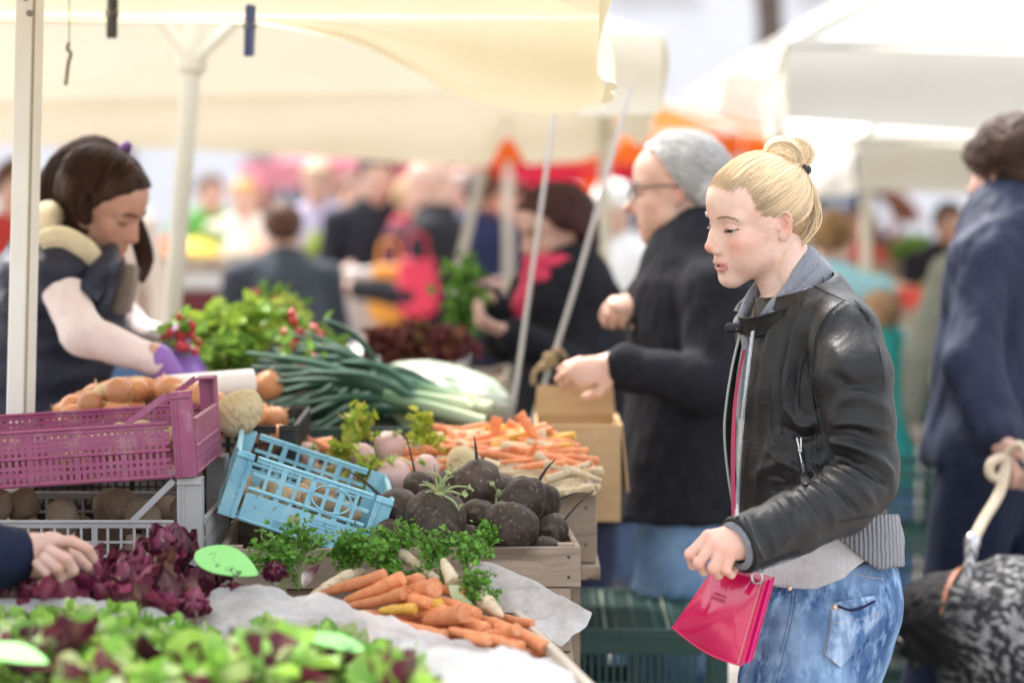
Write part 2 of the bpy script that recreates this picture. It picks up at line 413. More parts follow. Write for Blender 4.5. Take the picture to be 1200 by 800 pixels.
# ------------------------------------------------------------------ people: head
def headframe(yaw, pitch=0, roll=0):
    """columns forward, left, up. yaw = world heading of the face in degrees (180 faces -X, -90 faces the camera); pitch>0 looks down"""
    B = np.array(Matrix.Rotation(R(yaw), 3, 'Z') @ Matrix.Rotation(R(pitch), 3, 'Y') @ Matrix.Rotation(R(roll), 3, 'X'))
    return B
class Head:
    def __init__(h, c, yaw, pitch=0, roll=0, s=1.0, male=False, fine=False):
        h.c = np.asarray(c, float); h.M = headframe(yaw, pitch, roll); h.s = s; h.male = male; h.fine = fine
    def w(h, p): return h.c + (np.asarray(p, float)*h.s) @ h.M.T
    def loc(h, X): return ((np.asarray(X)-h.c) @ h.M)/h.s
    def e(h, F, c, r, k=.01, op='add', rot=None):
        M = h.M if rot is None else h.M @ rot
        F.ell(h.w(c), np.asarray(r, float)*np.ones(3)*h.s, M, k*h.s, op)
    def co(h, F, a, b, ra, rb, k=.01, op='add'): F.cone(h.w(a), h.w(b), ra*h.s, rb*h.s, k*h.s, op)
    def ch(h, F, pts, rad, k=.01, op='add'):
        for i in range(len(pts)-1): h.co(F, pts[i], pts[i+1], rad[i], rad[i+1], k, op)
    def add(h, F):
        e, co, ch = h.e, h.co, h.ch; m = h.male; fine = h.fine
        e(F, (-.006, 0, .028), (.092, .072, .076)); e(F, (.030, 0, .034), (.066, .059, .060), .02)
        e(F, (.036, 0, -.033), (.053, .052, .070), .02)
        jw = .050 if m else .043
        for q in (-1, 1):
            co(F, (.016, q*jw, -.066), (.070, q*.011, -.100), .016, .012, .030)
            co(F, (.008, q*.055, -.01), (.016, q*jw, -.064), .014, .014, .03)
            e(F, (.057, q*.040, -.029), (.021, .019, .017), .022)
            e(F, (.052, q*.034, -.058), (.027, .021, .027), .022)
            co(F, (.084, q*.006, .017), (.068, q*.046, .015), .0085 if m else .0065, .007, .016)
        e(F, (.0785, 0, -.1005), (.0145, .019, .0125), .018)
        e(F, (.073, 0, -.068), (.020, .027, .024), .022)
        for q in (-1, 1):
            e(F, (.093, q*.032, -.003), (.0135, .0165, .0105), .014, 'sub')
        # nose
        for q in (-1, 1): e(F, (.0900, q*.0075, -.034), (.0125, .0095, .0150), .010)
        nl = 1.12 if m else 1.0
        ch(F, [(.088, 0, .006), (.0965, 0, -.014), (.1080*nl-.003*(nl-1), 0, -.033)], [.0060, .0058, .0074], .011)
        e(F, (.1090*nl-.002, 0, -.0370), (.0088, .0090, .0078), .006)
        for q in (-1, 1): e(F, (.0990, q*.0105, -.0435), (.0092, .0060, .0068), .006)
        co(F, (.106, 0, -.0430), (.0955, 0, -.0505), .0040, .0042, .005)
        if fine:
            for q in (-1, 1): e(F, (.1015, q*.0062, -.0512), (.0050, .0030, .0030), .003, 'sub')
        # eyelid bulges
        for q in (-1, 1):
            e(F, (.0705, q*.0315, -.0035), (.0137, .0155, .0128), .004)
            if fine:
                pa = [(.0700, q*.0465, -.0070), (.0790, q*.0400, -.0075), (.0838, q*.0315, -.0085), (.0815, q*.0235, -.0085), (.0790, q*.0180, -.0085)]
                ch(F, pa, [.0010, .0024, .0033, .0027, .0012], .0012, 'sub')
                cr = [(.0715, q*.0470, .0015), (.0800, q*.0400, .0040), (.0835, q*.0310, .0048), (.0815, q*.0220, .0035)]
                ch(F, cr, [.0007, .0010, .0010, .0007], .0025, 'sub')
        # mouth
        up = [(.0850, .0245, -.0705), (.0930, .014, -.0675), (.0968, .0050, -.0652), (.0960, 0, -.0658), (.0968, -.0050, -.0652), (.0930, -.014, -.0675), (.0850, -.0245, -.0705)]
        ch(F, up, [.0020, .0040, .0046, .0043, .0046, .0040, .0020], .0045)
        lw = [(.0850, .0225, -.0725), (.0912, .012, -.0785), (.0938, 0, -.0808), (.0912, -.012, -.0785), (.0850, -.0225, -.0725)]
        ch(F, lw, [.0020, .0046, .0054, .0046, .0020], .0045)
        if fine:
            gp = [(.0860, .0236, -.0716), (.0960, .012, -.0722), (.1010, 0, -.0726), (.0960, -.012, -.0722), (.0860, -.0236, -.0716)]
            ch(F, gp, [.0007, .0026, .0034, .0026, .0007], .001, 'sub'); gi = [(x-.007, y*.9, z) for x, y, z in gp]; ch(F, gi, [.0007, .0026, .0034, .0026, .0007], .001, 'sub')
            co(F, (.096, .009, -.0905), (.096, -.009, -.0905), .0030, .0030, .010, 'sub')
        # ears
        E = np.array([-.010, 0, -.014])
        for q in (-1, 1):
            rot = rotm('Z', q*R(-20)); k_ = .86
            ep = lambda x, y, z: (E[0]+(x-E[0])*k_, q*(y-.0025), E[2]+(z-E[2])*k_)
            e(F, ep(-.011, .0725, -.013), (.0150, .0052, .0265), .006, 'add', rot)
            if fine:
                hx = [ep(.0035, .0740, .000), ep(.0020, .0765, .0110), ep(-.0055, .0790, .0170), ep(-.0140, .0810, .0160), ep(-.0205, .0822, .0090), ep(-.0232, .0825, -.003), ep(-.0215, .0812, -.015), ep(-.0165, .0785, -.027), ep(-.0095, .0750, -.037)]
                ch(F, hx, [.0020, .0024, .0027, .0028, .0028, .0027, .0026, .0026, .0030], .0025)
                e(F, ep(-.0085, .0795, -.012), (.0072, .0060, .0140), .004, 'sub', rot)
                ch(F, [ep(-.0120, .0790, .008), ep(-.0155, .0805, -.002), ep(-.0150, .0795, -.014), ep(-.0095, .0770, -.025)], [.0014, .0020, .0020, .0022], .003)
                e(F, ep(.0030, .0738, -.016), (.0036, .0040, .0055), .003)
            e(F, ep(-.0065, .0730, -.0380), (.0072, .0042, .0080), .005)
        h.lips = (up, lw)
    def face_col(h, X, skin, lips=(.55, .16, .16), blush=.35, hair=None):
        Lc = h.loc(X); n = len(Lc); c = np.tile(np.asarray(skin, float), (n, 1))
        def blend(w, t):
            nonlocal c; c = c*(1-w[:, None])+np.asarray(t)*w[:, None]
        red = np.array(skin)*np.array([1.0, .66, .60])
        w = np.zeros(n)
        for q in (-1, 1):
            w = np.maximum(w, np.exp(-(((Lc-np.array([.062, q*.044, -.036]))/np.array([.03, .022, .020]))**2).sum(1)))
        blend(w*blush, red)
        blend(np.exp(-(((Lc-np.array([.112, 0, -.042]))/.013)**2).sum(1))*blush*1.3, red)
        for q in (-1, 1): blend(np.exp(-(((Lc-np.array([-.012, q*.079, -.012]))/np.array([.02, .012, .03]))**2).sum(1))*.55, red)
        for q in (-1, 1): blend(np.exp(-(((Lc-np.array([.078, q*.032, -.012]))/np.array([.012, .018, .008]))**2).sum(1))*.25, np.array(skin)*np.array([.85, .70, .72]))
        d = np.full(n, 9.9)
        for pl, rr in zip(h.lips, (.0050, .0062)):
            for i in range(len(pl)-1): d = np.minimum(d, segdist(Lc, pl[i], pl[i+1])[0]-rr)
        wl = 1-sst(-.0008, .0012, d); wl[np.abs(Lc[:, 1]) > .0245] = 0
        blend(wl*.85, lips)
        gap = np.full(n, 9.9); gp = [(.0830, .0234, -.0716), (.0870, .012, -.0722), (.0895, 0, -.0726), (.0870, -.012, -.0722), (.0830, -.0234, -.0716)]
        for i in range(4): gap = np.minimum(gap, segdist(Lc, gp[i], gp[i+1])[0])
        if h.fine: blend((1-sst(.0030, .0042, gap)), (.06, .010, .010))
        c *= (1+.05*fbm(Lc, 140, 3)+.04*fbm(Lc, 25, 2))[:, None]; c[:, 1:] *= (1+.07*fbm(Lc, 55, 3, 9))[:, None]
        return c
SKIN = lambda: mat('skin', (1, 1, 1), (.93, .93, .93), rough=.46, scale=60, bump=.28, bscale=700, vcol=True, spec=.42, sss=.22, sssr=(1, .32, .18), sscale=.008, bdist=.0006)
def darkhair(): return mat('dark_hair_strands', (1, 1, 1), (.8, .8, .8), rough=.62, scale=300, vcol=True, spec=.18)
def hairmat(nm='hair_strands'): return mat(nm, (1, 1, 1), (.85, .85, .85), rough=.42, scale=300, vcol=True, spec=.35, trans=.0)
# ------------------------------------------------------------------ the blonde shopper in the leather jacket
WD = 4.0; WPSI = 22.0
def proj(V):
    q = np.asarray(V)-np.array([0, 0, CAMZ]); d = q@FWD
    return np.stack([600+FP*q[..., 0]/d, 400-FP*(q@UP)/d, d], -1)
def onsurf(PV, V, x, y, r=3.0, lift=0.0):
    """front-most vertex of a mesh near photo pixel (x,y); PV=proj(V)"""
    m = (np.abs(PV[:, 0]-x) < r) & (np.abs(PV[:, 1]-y) < r)
    if not m.any():
        i = np.argmin((PV[:, 0]-x)**2+(PV[:, 1]-y)**2); d = PV[i, 2]
    else:
        dd = PV[m, 2]; d = np.mean(dd[dd < dd.min()+.006])
    return P(x, y, d-lift)
def surfline(V, pts, n, lift=.001):
    PV = proj(V); c = catmull(np.array(pts, float), n)
    L = np.array([onsurf(PV, V, x, y, 4.0, lift) for x, y in c])
    for _ in range(2): L[1:-1] = .25*L[:-2]+.5*L[1:-1]+.25*L[2:]
    return L
def skull_r(u):
    """distance from the cranium centre to the skull along unit directions u (head-local)"""
    def hit(c, r):
        o = (SK0-np.array(c))/np.array(r); d = u/np.array(r)
        a = (d*d).sum(-1); b = 2*(d*o).sum(-1); cc = (o*o).sum()-1
        return (-b+np.sqrt(np.maximum(b*b-4*a*cc, 0)))/(2*a)
    return np.maximum(hit((-.006, 0, .028), (.092, .072, .076)), hit((.030, 0, .034), (.066, .059, .060)))
SK0 = np.array([-.006, 0, .028])
HLZ = [-.09, -.06, -.04, -.02, 0.0, .015, .03, .045, .058, .070, .080, .10]
HLX = [-.06, -.048, -.034, -.018, .019, .031, .042, .052, .064, .080, .097, .12]
def hair_cap(H, off=.004, h=.003, hlx=HLX, ext=None):
    c = H.w(SK0); F = SDF(c-.17, c+.17, h)
    H.e(F, SK0, np.array([.092, .072, .076])+off, 0); H.e(F, (.030, 0, .034), np.array([.066, .059, .060])+off, .004)
    H.e(F, (-.050, 0, -.010), (.048+off, .054+off, .060), .02)
    if ext: ext(F)
    g = [F.lo[i]+F.h*np.arange(F.n[i]) for i in range(3)]
    X = np.stack(np.meshgrid(*g, indexing='ij'), -1); Lc = H.loc(X)
    F.D = np.maximum(F.D, (Lc[..., 0]-np.interp(Lc[..., 2], HLZ, hlx)).astype(np.float32)*.7)
    return F
def strand_mesh(mb, pts, r0, col, n=4, prof=None):
    m = len(pts); rr = r0*(prof if prof is not None else np.concatenate([[.12, .6], np.ones(m-3), [.25]]))
    mb.tube(pts, rr, n, False, col)
def woman():
    wx = WD
    px = lambda x, y, d=wx: P(x, y, d)
    H = Head(px(889.6, 252.2), 180+WPSI, 12, -6, .912, fine=True)
    fw = np.array([-math.cos(R(25)), -math.sin(R(25)), 0]); lf = np.array([math.sin(R(25)), -math.cos(R(25)), 0]); up = np.array([0, 0, 1.0])
    # ---- skin: head and neck fine, the rest of the body coarser, one mesh
    lo = H.w((0, 0, 0))-np.array([.17, .17, .21]); hi = H.w((0, 0, 0))+np.array([.17, .17, .16])
    F = SDF(lo, hi, .0019); H.add(F)
    nb = px(936, 352); F.cone(H.w((-.024, 0, -.050)), nb, .046, .048, .018); F.cone(H.w((.008, 0, -.088)), px(918, 362), .012, .024, .024); F.cone(nb, px(938, 410), .046, .07, .01)
    V1, Q1 = F.mesh(2)
    skin = (.78, .52, .42)
    C1 = H.face_col(V1, skin, (.60, .235, .23), .85)
    G = SDF(px(1000, 380, 3.5)-np.array([.75, 0, 1.6]), px(1000, 380, 4.5)+np.array([.3, 0, .15]), .011)
    sq = (fw, .68)
    G.chain([px(934, 400), px(946, 460), px(946, 560), px(952, 700)], [.11, .14, .125, .14], .03, 'add', sq)
    G.cone(px(992, 398, 3.85), px(900, 394, 4.15), .05, .05, .03); G.cone(nb, px(938, 400), .044, .06, .02)
    G.chain([px(992, 400, 3.84), px(1014, 562, 3.80), px(893, 630, 3.68), px(868, 636, 3.665)], [.046, .037, .030, .025], .01)
    G.chain([px(900, 396, 4.16), px(935, 560, 4.21), px(930, 690, 4.2)], [.046, .037, .026], .01)
    for pts in ([(945, 730, 3.95), (925, 1010, 3.93), (945, 1290, 3.95)], [(952, 730, 4.08), (930, 1010, 4.1), (955, 1290, 4.1)]):
        G.chain([px(*p) for p in pts], [.085, .055, .04], .02)
    V2, Q2 = G.mesh(1)
    # ---- hands
    def hand_l():
        f = SDF(px(845, 640, 3.67)-.09, px(845, 640, 3.67)+.10, .0019)
        f.chain([px(878, 634, 3.665), px(866, 632, 3.665)], [.0255, .0250], .01, 'add', (px(866, 600, 3.6)-px(866, 640, 3.7), .8))
        for a, b, r1, r2 in [((864, 628, 3.675), (831, 629, 3.672), .019, .0115), ((864, 632, 3.665), (838, 637, 3.658), .018, .0115), ((864, 638, 3.66), (847, 643, 3.652), .017, .011), ((866, 642, 3.66), (857, 648, 3.652), .016, .0105)]:
            f.cone(px(*a), px(*b), r1, r2, .012)
        fing = [[(830, 628, 3.668), (809, 649, 3.668), (812, 662, 3.682), (822, 662, 3.700)], [(837, 636, 3.655), (819, 659, 3.655), (825, 669, 3.670), (835, 664, 3.692)],
                [(847, 643, 3.648), (836, 665, 3.647), (842, 673, 3.662), (850, 666, 3.682)], [(857, 648, 3.647), (851, 667, 3.646), (857, 673, 3.660), (862, 666, 3.676)]]
        for i, fg in enumerate(fing):
            p = [px(*q) for q in fg]; r = [.0098, .0086, .0074, .0062]
            if i == 3: r = [.0086, .0074, .0064, .0056]
            g = f.like(); g.chain(p, r, .002); g.ell(p[1], r[1]*1.06, None, .003)
            hh = np.clip(.5+.5*(f.D-g.D)/.0035, 0, 1); f.D = (f.D*(1-hh)+g.D*hh-.0035*hh*(1-hh)).astype(np.float32)
        f.chain([px(864, 622, 3.69), px(838, 630, 3.70), px(816, 646, 3.695), px(810, 655, 3.688)], [.015, .0105, .0090, .0075], .006)
        return f.mesh(2)
    V3, Q3 = hand_l()
    C3 = np.tile(np.array(skin)*np.array([1.0, .93, .90]), (len(V3), 1))
    for fx, fy, fd in [(830, 628, 3.66), (837, 636, 3.65), (847, 643, 3.645), (857, 648, 3.64), (809, 649, 3.66), (819, 659, 3.65), (836, 665, 3.64), (851, 667, 3.64)]:
        w = np.exp(-(np.linalg.norm(V3-px(fx, fy, fd), axis=1)/.011)**2)[:, None]*.55; C3 = C3*(1-w)+np.array(skin)*np.array([1, .70, .62])*w
    f = SDF(px(930, 725, 4.2)-.1, px(930, 725, 4.2)+.12, .005)
    f.cone(px(930, 680, 4.2), px(927, 730, 4.2), .026, .034, .01, 'add', (lf, .55))
    for i in range(4): f.chain([px(915+i*8, 735, 4.2), px(912+i*8, 765, 4.19), px(917+i*7, 790-(i == 3)*8, 4.19)], [.009, .008, .007], .003)
    f.chain([px(910, 715, 4.19), px(900, 745, 4.18), px(902, 765, 4.18)], [.012, .009, .008], .004)
    V4, Q4 = f.mesh(1)
    V = np.concatenate([V1, V2, V3, V4]); n1, n2, n3 = len(V1), len(V1)+len(V2), len(V1)+len(V2)+len(V3)
    Q = np.concatenate([Q1, Q2+n1, Q3+n2, Q4+n3])
    C = np.concatenate([C1, np.tile(skin, (len(V2), 1)), C3, np.tile(skin, (len(V4), 1))])
    body = mesh_obj('person', V, Q, SKIN(), col=C, origin=np.array([px(940, 700)[0], WD+.05, 0]))
    tag(body, 'blonde woman with a hair bun, black leather jacket and acid washed jeans', 'person')
    # ---- eyes
    for q in (-1, 1):
        mb = MB(); c = H.w((.0712, q*.0315, -.0042)); gaze = unit(H.M @ np.array([.80, .06*q, -.55])); A = align(gaze)
        def ec(D):
            w = D[:, 2]; cc = np.tile((.75, .72, .70), (len(D), 1)); cc[w > .74] = (.06, .065, .07); cc[w > .93] = (.01, .01, .01); return cc
        mb.sphere(c, .0119*H.s, 32, 24, A, None, ec)
        mb.build('eye', mat('eyeball', (1, 1, 1), rough=.12, vcol=True, spec=.6), body)
    # ---- hair
    best = 9e9
    for a in np.linspace(R(10), R(80), 141):
        u = unit(np.array([-math.cos(a), .03, math.sin(a)])); p = H.w(SK0+u*(skull_r(u[None])[0]+.006)); q = proj(p)
        e_ = (q[0]-934)**2+(q[1]-201)**2
        if e_ < best: best = e_; T = p; ut = u
    mb = MB(); rg = np.random.default_rng(3)
    blond = lambda k: np.array([.88, .69, .45])*k+np.array([.06, .03, 0])*rg.random()
    def scalp_strand(u0, lift, m=16, jit=.0):
        u0 = unit(u0); w = math.acos(np.clip(u0@ut, -1, 1)); t = np.linspace(0, 1, m)
        sw = rg.normal(0, jit)
        U = (np.sin((1-t)*w)[:, None]*u0+np.sin(t*w)[:, None]*ut)/math.sin(w)
        side = unit(np.cross(u0, ut)); U = U+side*(np.sin(np.pi*t)*sw)[:, None]; U /= np.linalg.norm(U, axis=1)[:, None]
        rr = skull_r(U)+.0032+lift*np.sin(np.pi*np.minimum(t*1.15, 1))**.7
        return H.w(SK0+U*rr[:, None])
    cnt = 0
    while cnt < 8200:
        u = unit(rg.normal(size=3)); p = SK0+u*skull_r(u[None])[0]
        hx = np.interp(p[2], HLZ, HLX)
        front = hx-p[0]
        if front < -.001 or p[2] < -.075: continue
        if rg.random() > np.exp(-front/.03)+(.30 if p[2] > .01 else .75): continue
        if np.arccos(np.clip(u@ut, -1, 1)) < .12: continue
        cl = vnoise(u*6.0)                     # locks
        k = .72+.42*rg.random()+.34*cl
        S_ = scalp_strand(u, .002+.0045*rg.random()+.003*cl, 14, .055)
        m = len(S_); cc = np.tile(blond(k), (m, 1)); root = np.clip(1-np.linspace(0, 1, m)*3.0, 0, 1)[:, None]*.55*sst(.04, .0, abs(front)+0*m)
        cc = cc*(1-root)+np.array([.34, .21, .11])*root
        strand_mesh(mb, S_, .00042+.0004*rg.random()**2, cc, 3); cnt += 1
    capF = hair_cap(H, .0006, .0028)
    Vc, Qc = capF.mesh(1)
    # flyaway hairs
    for i in range(170):
        u = unit(np.array([rg.normal(.1, .6), rg.normal(0, .5), abs(rg.normal(.7, .3))])); p = SK0+u*skull_r(u[None])[0]
        if np.interp(p[2], HLZ, HLX)-p[0] < .0: continue
        S_ = scalp_strand(u, .004+.006*rg.random(), 14, .12); strand_mesh(mb, S_, .00026, blond(1.05), 3)
    Tw = T
    e1 = unit(T-H.w((-.04, 0, .02))); back = unit(-(H.M[:, 0])); side = H.M[:, 1]
    # bun: loops leave the tie, go up and forward, roll over and come back
    cam_l = px(880, 180)-px(920, 180); cam_l = unit(cam_l); upv = unit(px(900, 100)-px(900, 200))
    def lobe(k, rad, n, seed):
        ax = catmull([P(x, y, d) for x, y, d in k], 20); tg = np.gradient(ax, axis=0); tg /= np.linalg.norm(tg, axis=1)[:, None]
        s_ = np.linspace(0, 1, 20)
        for i in range(n):
            ph = rg.uniform(0, 2*np.pi); tw = rg.normal(.5, .25); lv = rad*(.93+.14*rg.random()+.10*vnoise(np.array([math.cos(ph)*2.2, math.sin(ph)*2.2, seed])))
            pr = lv*np.sin(np.pi*np.clip(s_*.93+.05, 0, 1))**.62
            aa = ph+tw*s_; x = np.cross(tg, np.array([0, 1.0, 0])); x /= np.linalg.norm(x, axis=1)[:, None]; y = np.cross(tg, x)
            pts = ax+(pr*np.cos(aa))[:, None]*x+(pr*np.sin(aa))[:, None]*y+rg.normal(0, .0004, (20, 3))
            strand_mesh(mb, pts, .0007+.0004*rg.random(), blond(.72+.40*rg.random()+.25*vnoise(np.array([math.cos(ph)*3, math.sin(ph)*3, seed+5]))), 3)
        mb.tube(ax, rad*.9*np.sin(np.pi*np.clip(s_*.93+.05, 0, 1))**.62, 10, True, (.35, .23, .12))
    lobe([(936, 200, WD), (931, 184, WD), (919, 176, WD-.004), (906, 177, WD-.008), (901, 185, WD-.006)], .0205, 620, 1)
    lobe([(936, 199, WD), (943, 188, WD), (945, 178, WD), (936, 168, WD), (924, 164, WD)], .0115, 300, 2)
    # loose locks behind the neck
    for i in range(620):
        a = rg.normal(0, 1); b = rg.normal(0, 1); o = side*(a*.010+.006)
        k = [(936, 204), (943+1.5*b, 216+2*a), (947+2*b, 235+3*a), (944+2.5*b, 254+4*a), (934+3*b, 270+4*a), (922+5*b, 279+5*a)]
        pts = np.array([P(x, y, WD+.012) for x, y in k])+o
        if i % 30 == 0: pts = np.concatenate([pts, [P(916+5*b, 312+5*a, WD-.02)+o, P(912+4*b, 330+5*a, WD-.03)+o]])
        pts = pts+rg.normal(0, .0022, pts.shape); S_ = catmull(pts, 20)
        strand_mesh(mb, S_, (.0006 if i % 5 else .0003), blond(.62+.45*rg.random()))
    PV1 = proj(V1)
    for i in range(7):
        a = rg.normal(0, 1); b = rg.normal(0, 1); x0 = 925+3*a; y0 = 290+4*b
        L = [(x0, y0), (x0-6+b, y0+12), (x0-11+2*a, y0+24+b), (x0-12+3*b, y0+36+3*a)]
        pts = np.array([onsurf(PV1, V1, x, y, 3, .002+.004*rg.random()) for x, y in L]); strand_mesh(mb, catmull(pts, 12), .00028, blond(.9+.3*rg.random()), 3)
    for i in range(1900):      # short fine hairs that blend the hairline into the skin
        z = rg.uniform(-.01, .082); x = np.interp(z, HLZ, HLX)+rg.normal(.003, .004); q = rg.choice([-1, 1])
        yy = rg.uniform(0, .06); u = unit(np.array([x, q*yy, z])-SK0); p = SK0+u*skull_r(u[None])[0]
        if abs(np.interp(p[2], HLZ, HLX)-p[0]) > .009: continue
        S_ = scalp_strand(u, .001, 14, .03)[:5+int(rg.random()*5)]; strand_mesh(mb, S_, .00032, blond(.55+.3*rg.random()), 3)
    Vs = np.concatenate(mb.V); Cs = np.concatenate(mb.C); Fs = mb.F
    capc = np.tile((.42, .28, .15), (len(Vc), 1))
    Vall = np.concatenate([Vs, Vc]); Fall = Fs+[tuple(int(x)+len(Vs) for x in q) for q in Qc]
    hair = mesh_obj('hair', Vall, Fall, hairmat(), body, col=np.concatenate([Cs, capc]))
    mb = MB(); A = align(unit(upv*.8-cam_l*.5))
    mb.lathe([(.012, -.005), (.0165, -.003), (.017, 0), (.0165, .003), (.012, .005)], Tw+upv*.002, 20, A); mb.sphere(Tw-cam_l*.010-upv*.001-np.array([0, .012, 0]), (.0085, .0085, .0085), 16, 10); mb.sphere(Tw-cam_l*.004+upv*.003-np.array([0, .018, 0]), (.0065, .0065, .0065), 16, 10)
    mb.build('hair_tie', mat('hairtie', (.012, .014, .022), rough=.35, scale=200, bump=.3), body)
    mb = MB()
    for q in (-1, 1):
        arc = catmull([(.0935, q*.008, .0115), (.0930, q*.020, .0165), (.0875, q*.034, .0190), (.0790, q*.0460, .0165), (.0735, q*.0510, .0125)], 80)
        for i, p in enumerate(arc):
            for r_ in range(2):
                t = i/79; d = np.array([-.35-.3*t, q*.9, .55-.9*t]); b0 = p+rg.normal(0, .0009*(1.1-.7*t), 3)*np.array([.3, 1, 1]); d = unit(d+rg.normal(0, .2, 3))
                pts = np.array([b0, b0+d*.0040+np.array([.0010, 0, 0]), b0+d*.0072+np.array([.0006, 0, 0])]); strand_mesh(mb, H.w(pts), .00055*(1-.5*t), np.array([.34, .21, .12])*(.7+.5*rg.random()), 3)
    mb.build('eyebrows', hairmat(), body)
    mb = MB()
    for q in (-1, 1):
        arc = catmull([(.0690, q*.0490, -.0050), (.0805, q*.0405, -.0062), (.0850, q*.0315, -.0076), (.0828, q*.0235, -.0076), (.0800, q*.0185, -.0076)], 44)
        mb.tube(H.w(arc), .00085, 5, True, (.022, .015, .012))
        for i, p in enumerate(arc):
            t = i/43; d = unit(np.array([.8, q*(.75-1.1*t), -.35+rg.normal(0, .1)])); L = .0072*(.5+.5*math.sin(math.pi*min(1, t*1.1+.05)))
            pts = np.array([p, p+d*L*.55+np.array([0, 0, -.0006]), p+d*L+np.array([0, 0, .0010])]); strand_mesh(mb, H.w(pts), .00034, (.022, .015, .012), 3)
    mb.build('eyelashes', hairmat(), body)
    if 'HEADONLY' in globals(): return body
    woman_clothes(body, H, px, fw, lf, up, nb)
    return body
def ring(cx, e1, e2, n=40, a0=0, a1=2*math.pi):
    t = np.linspace(a0, a1, n); return cx+np.cos(t)[:, None]*e1+np.sin(t)[:, None]*e2
def woman_clothes(body, H, px, fw, lf, up, nb):
    sq = (fw, .69)
    LEA = mat('black_leather', (.0085, .0085, .0095), (.013, .0125, .013), rough=.44, scale=14, bump=.6, bscale=300, spec=.38, rvar=.12, bdist=.0012, bump2=(24, .28, .008))
    STI = mat('black_thread', (.006, .006, .007), rough=.5)
    # ---- sweater under the jacket (one surface: grey knit and white ribbed top are separate parts)
    lo = px(1075, 300, 3.55)*[0, 1, 0]+[px(790, 0)[0], 0, px(0, 740)[2]]; hi = np.array([px(1090, 0)[0], 4.42, px(0, 300)[2]])
    lo = np.array([px(790, 400)[0], 3.55, px(900, 730)[2]])
    def torso(F, dr, k=.03):
        F.chain([px(940, 392), px(946, 450), px(945, 540), px(949, 645), px(952, 690)], [.128+dr, .158+dr, .155+dr, .158+dr, .163+dr], .02, 'add', sq)
        F.cone(px(988, 397, 3.86), px(904, 392, 4.14), .052+dr, .052+dr, .04)
        F.cone(px(938, 348), px(984, 385, 3.88), .046+dr, .050+dr, .03); F.cone(px(938, 348), px(904, 380, 4.12), .046+dr, .046+dr, .03)
    U = SDF(lo, hi, .0035); torso(U, -.012)
    # jacket
    J = SDF(lo, hi, .0035); torso(J, 0); J.cone(px(940, 352), px(962, 372, 3.93), .058, .050, .02)
    arm = [(990, 396, 3.855), (1000, 440, 3.815), (1007, 490, 3.80), (1015, 545, 3.80), (1014, 566, 3.79)]
    J2 = SDF(lo, hi, .0035)
    J2.chain([px(*p) for p in arm], [.0610, .0600, .0530, .0485, .0480], .02)
    J2.chain([px(1014, 566, 3.79), px(985, 588, 3.76), px(930, 613, 3.71), px(850, 645, 3.65)], [.0480, .0520, .0475, .0450], .012)
    cd = unit(px(868, 638, 3.66)-px(930, 613, 3.71)); J2.plane(px(863, 639, 3.66), cd, 'int', .004)
    Jc = J2.like(); Jc.cone(px(885, 631, 3.68), px(840, 648, 3.64), .036, .037, 0); J2.shell_out(Jc, 0)
    J.chain([px(902, 392, 4.15), px(935, 560, 4.215), px(930, 680, 4.2)], [.055, .047, .040], .02)
    hem_n = unit(np.cross(px(1033, 616)-px(880, 672), lf)); hem_n = hem_n if hem_n[2] < 0 else -hem_n
    J.plane(px(885, 668), hem_n, 'int', .004)
    # front opening: the near edge runs along the zip
    b3 = np.array([px(880, 384, 3.93), px(866, 490, 3.90), px(861, 610, 3.895)])
    J.shell_out(U, .0012)
    zn = unit(np.cross(b3[2]-b3[0], fw)); zn = zn if zn@lf > 0 else -zn
    g = [J.lo[i]+J.h*np.arange(J.n[i]) for i in range(3)]
    X = np.stack(np.meshgrid(*g, indexing='ij'), -1)
    PX = proj(X); depth_f = (X-px(944, 500))@fw; near = (X-b3[1])@zn
    zx = np.interp(PX[..., 1], [380, 430, 480, 530, 575, 610], [883, 878, 872, 868, 865, 864])
    cut = np.maximum(np.maximum((PX[..., 0]-zx)*.0014, PX[..., 2]-4.06), .0-depth_f)
    J.smax(-cut, .004)
    ncut = ((X-px(936, 352))@unit(np.array([-.35, -.1, 1.0])))
    J.smax(ncut-.030, .004)
    hh = np.clip(.5+.5*(J.D-J2.D)/.010, 0, 1); J.D = (J.D*(1-hh)+J2.D*hh-.010*hh*(1-hh)).astype(np.float32)
    V, Q = J.mesh(2)
    PV = proj(V)
    sl = lambda pts, n=24, lift=0.0: surfline(V, pts, n, lift)
    fl = []
    def fold(pts, w, h): fl.append((sl(pts, 10), w*.9, h*1.45))
    # seams
    fold([(952, 333), (970, 343), (988, 353)], .003, -.003)
    fold([(990, 352), (972, 366), (958, 388), (952, 415), (951, 445), (956, 480)], .0035, -.005); fold([(994, 354), (977, 368), (963, 390), (958, 416), (957, 446)], .007, .0022)
    fold([(1000, 352), (1018, 372), (1030, 400)], .005, -.003)
    # drape folds of the front panel
    fold([(943, 355), (930, 395), (922, 440), (919, 500)], .009, .0075); fold([(934, 365), (922, 405), (913, 450), (910, 500)], .008, -.0065); fold([(950, 360), (940, 400), (934, 450), (932, 490)], .008, -.006)
    fold([(905, 375), (893, 430), (888, 500)], .012, .004); fold([(925, 480), (940, 500), (955, 495)], .008, .007); fold([(920, 500), (938, 514), (956, 508)], .006, -.007)
    fold([(880, 560), (905, 545), (930, 540)], .010, .004); fold([(885, 590), (905, 575), (930, 566)], .009, -.004); fold([(900, 520), (890, 555), (880, 590)], .009, .003)
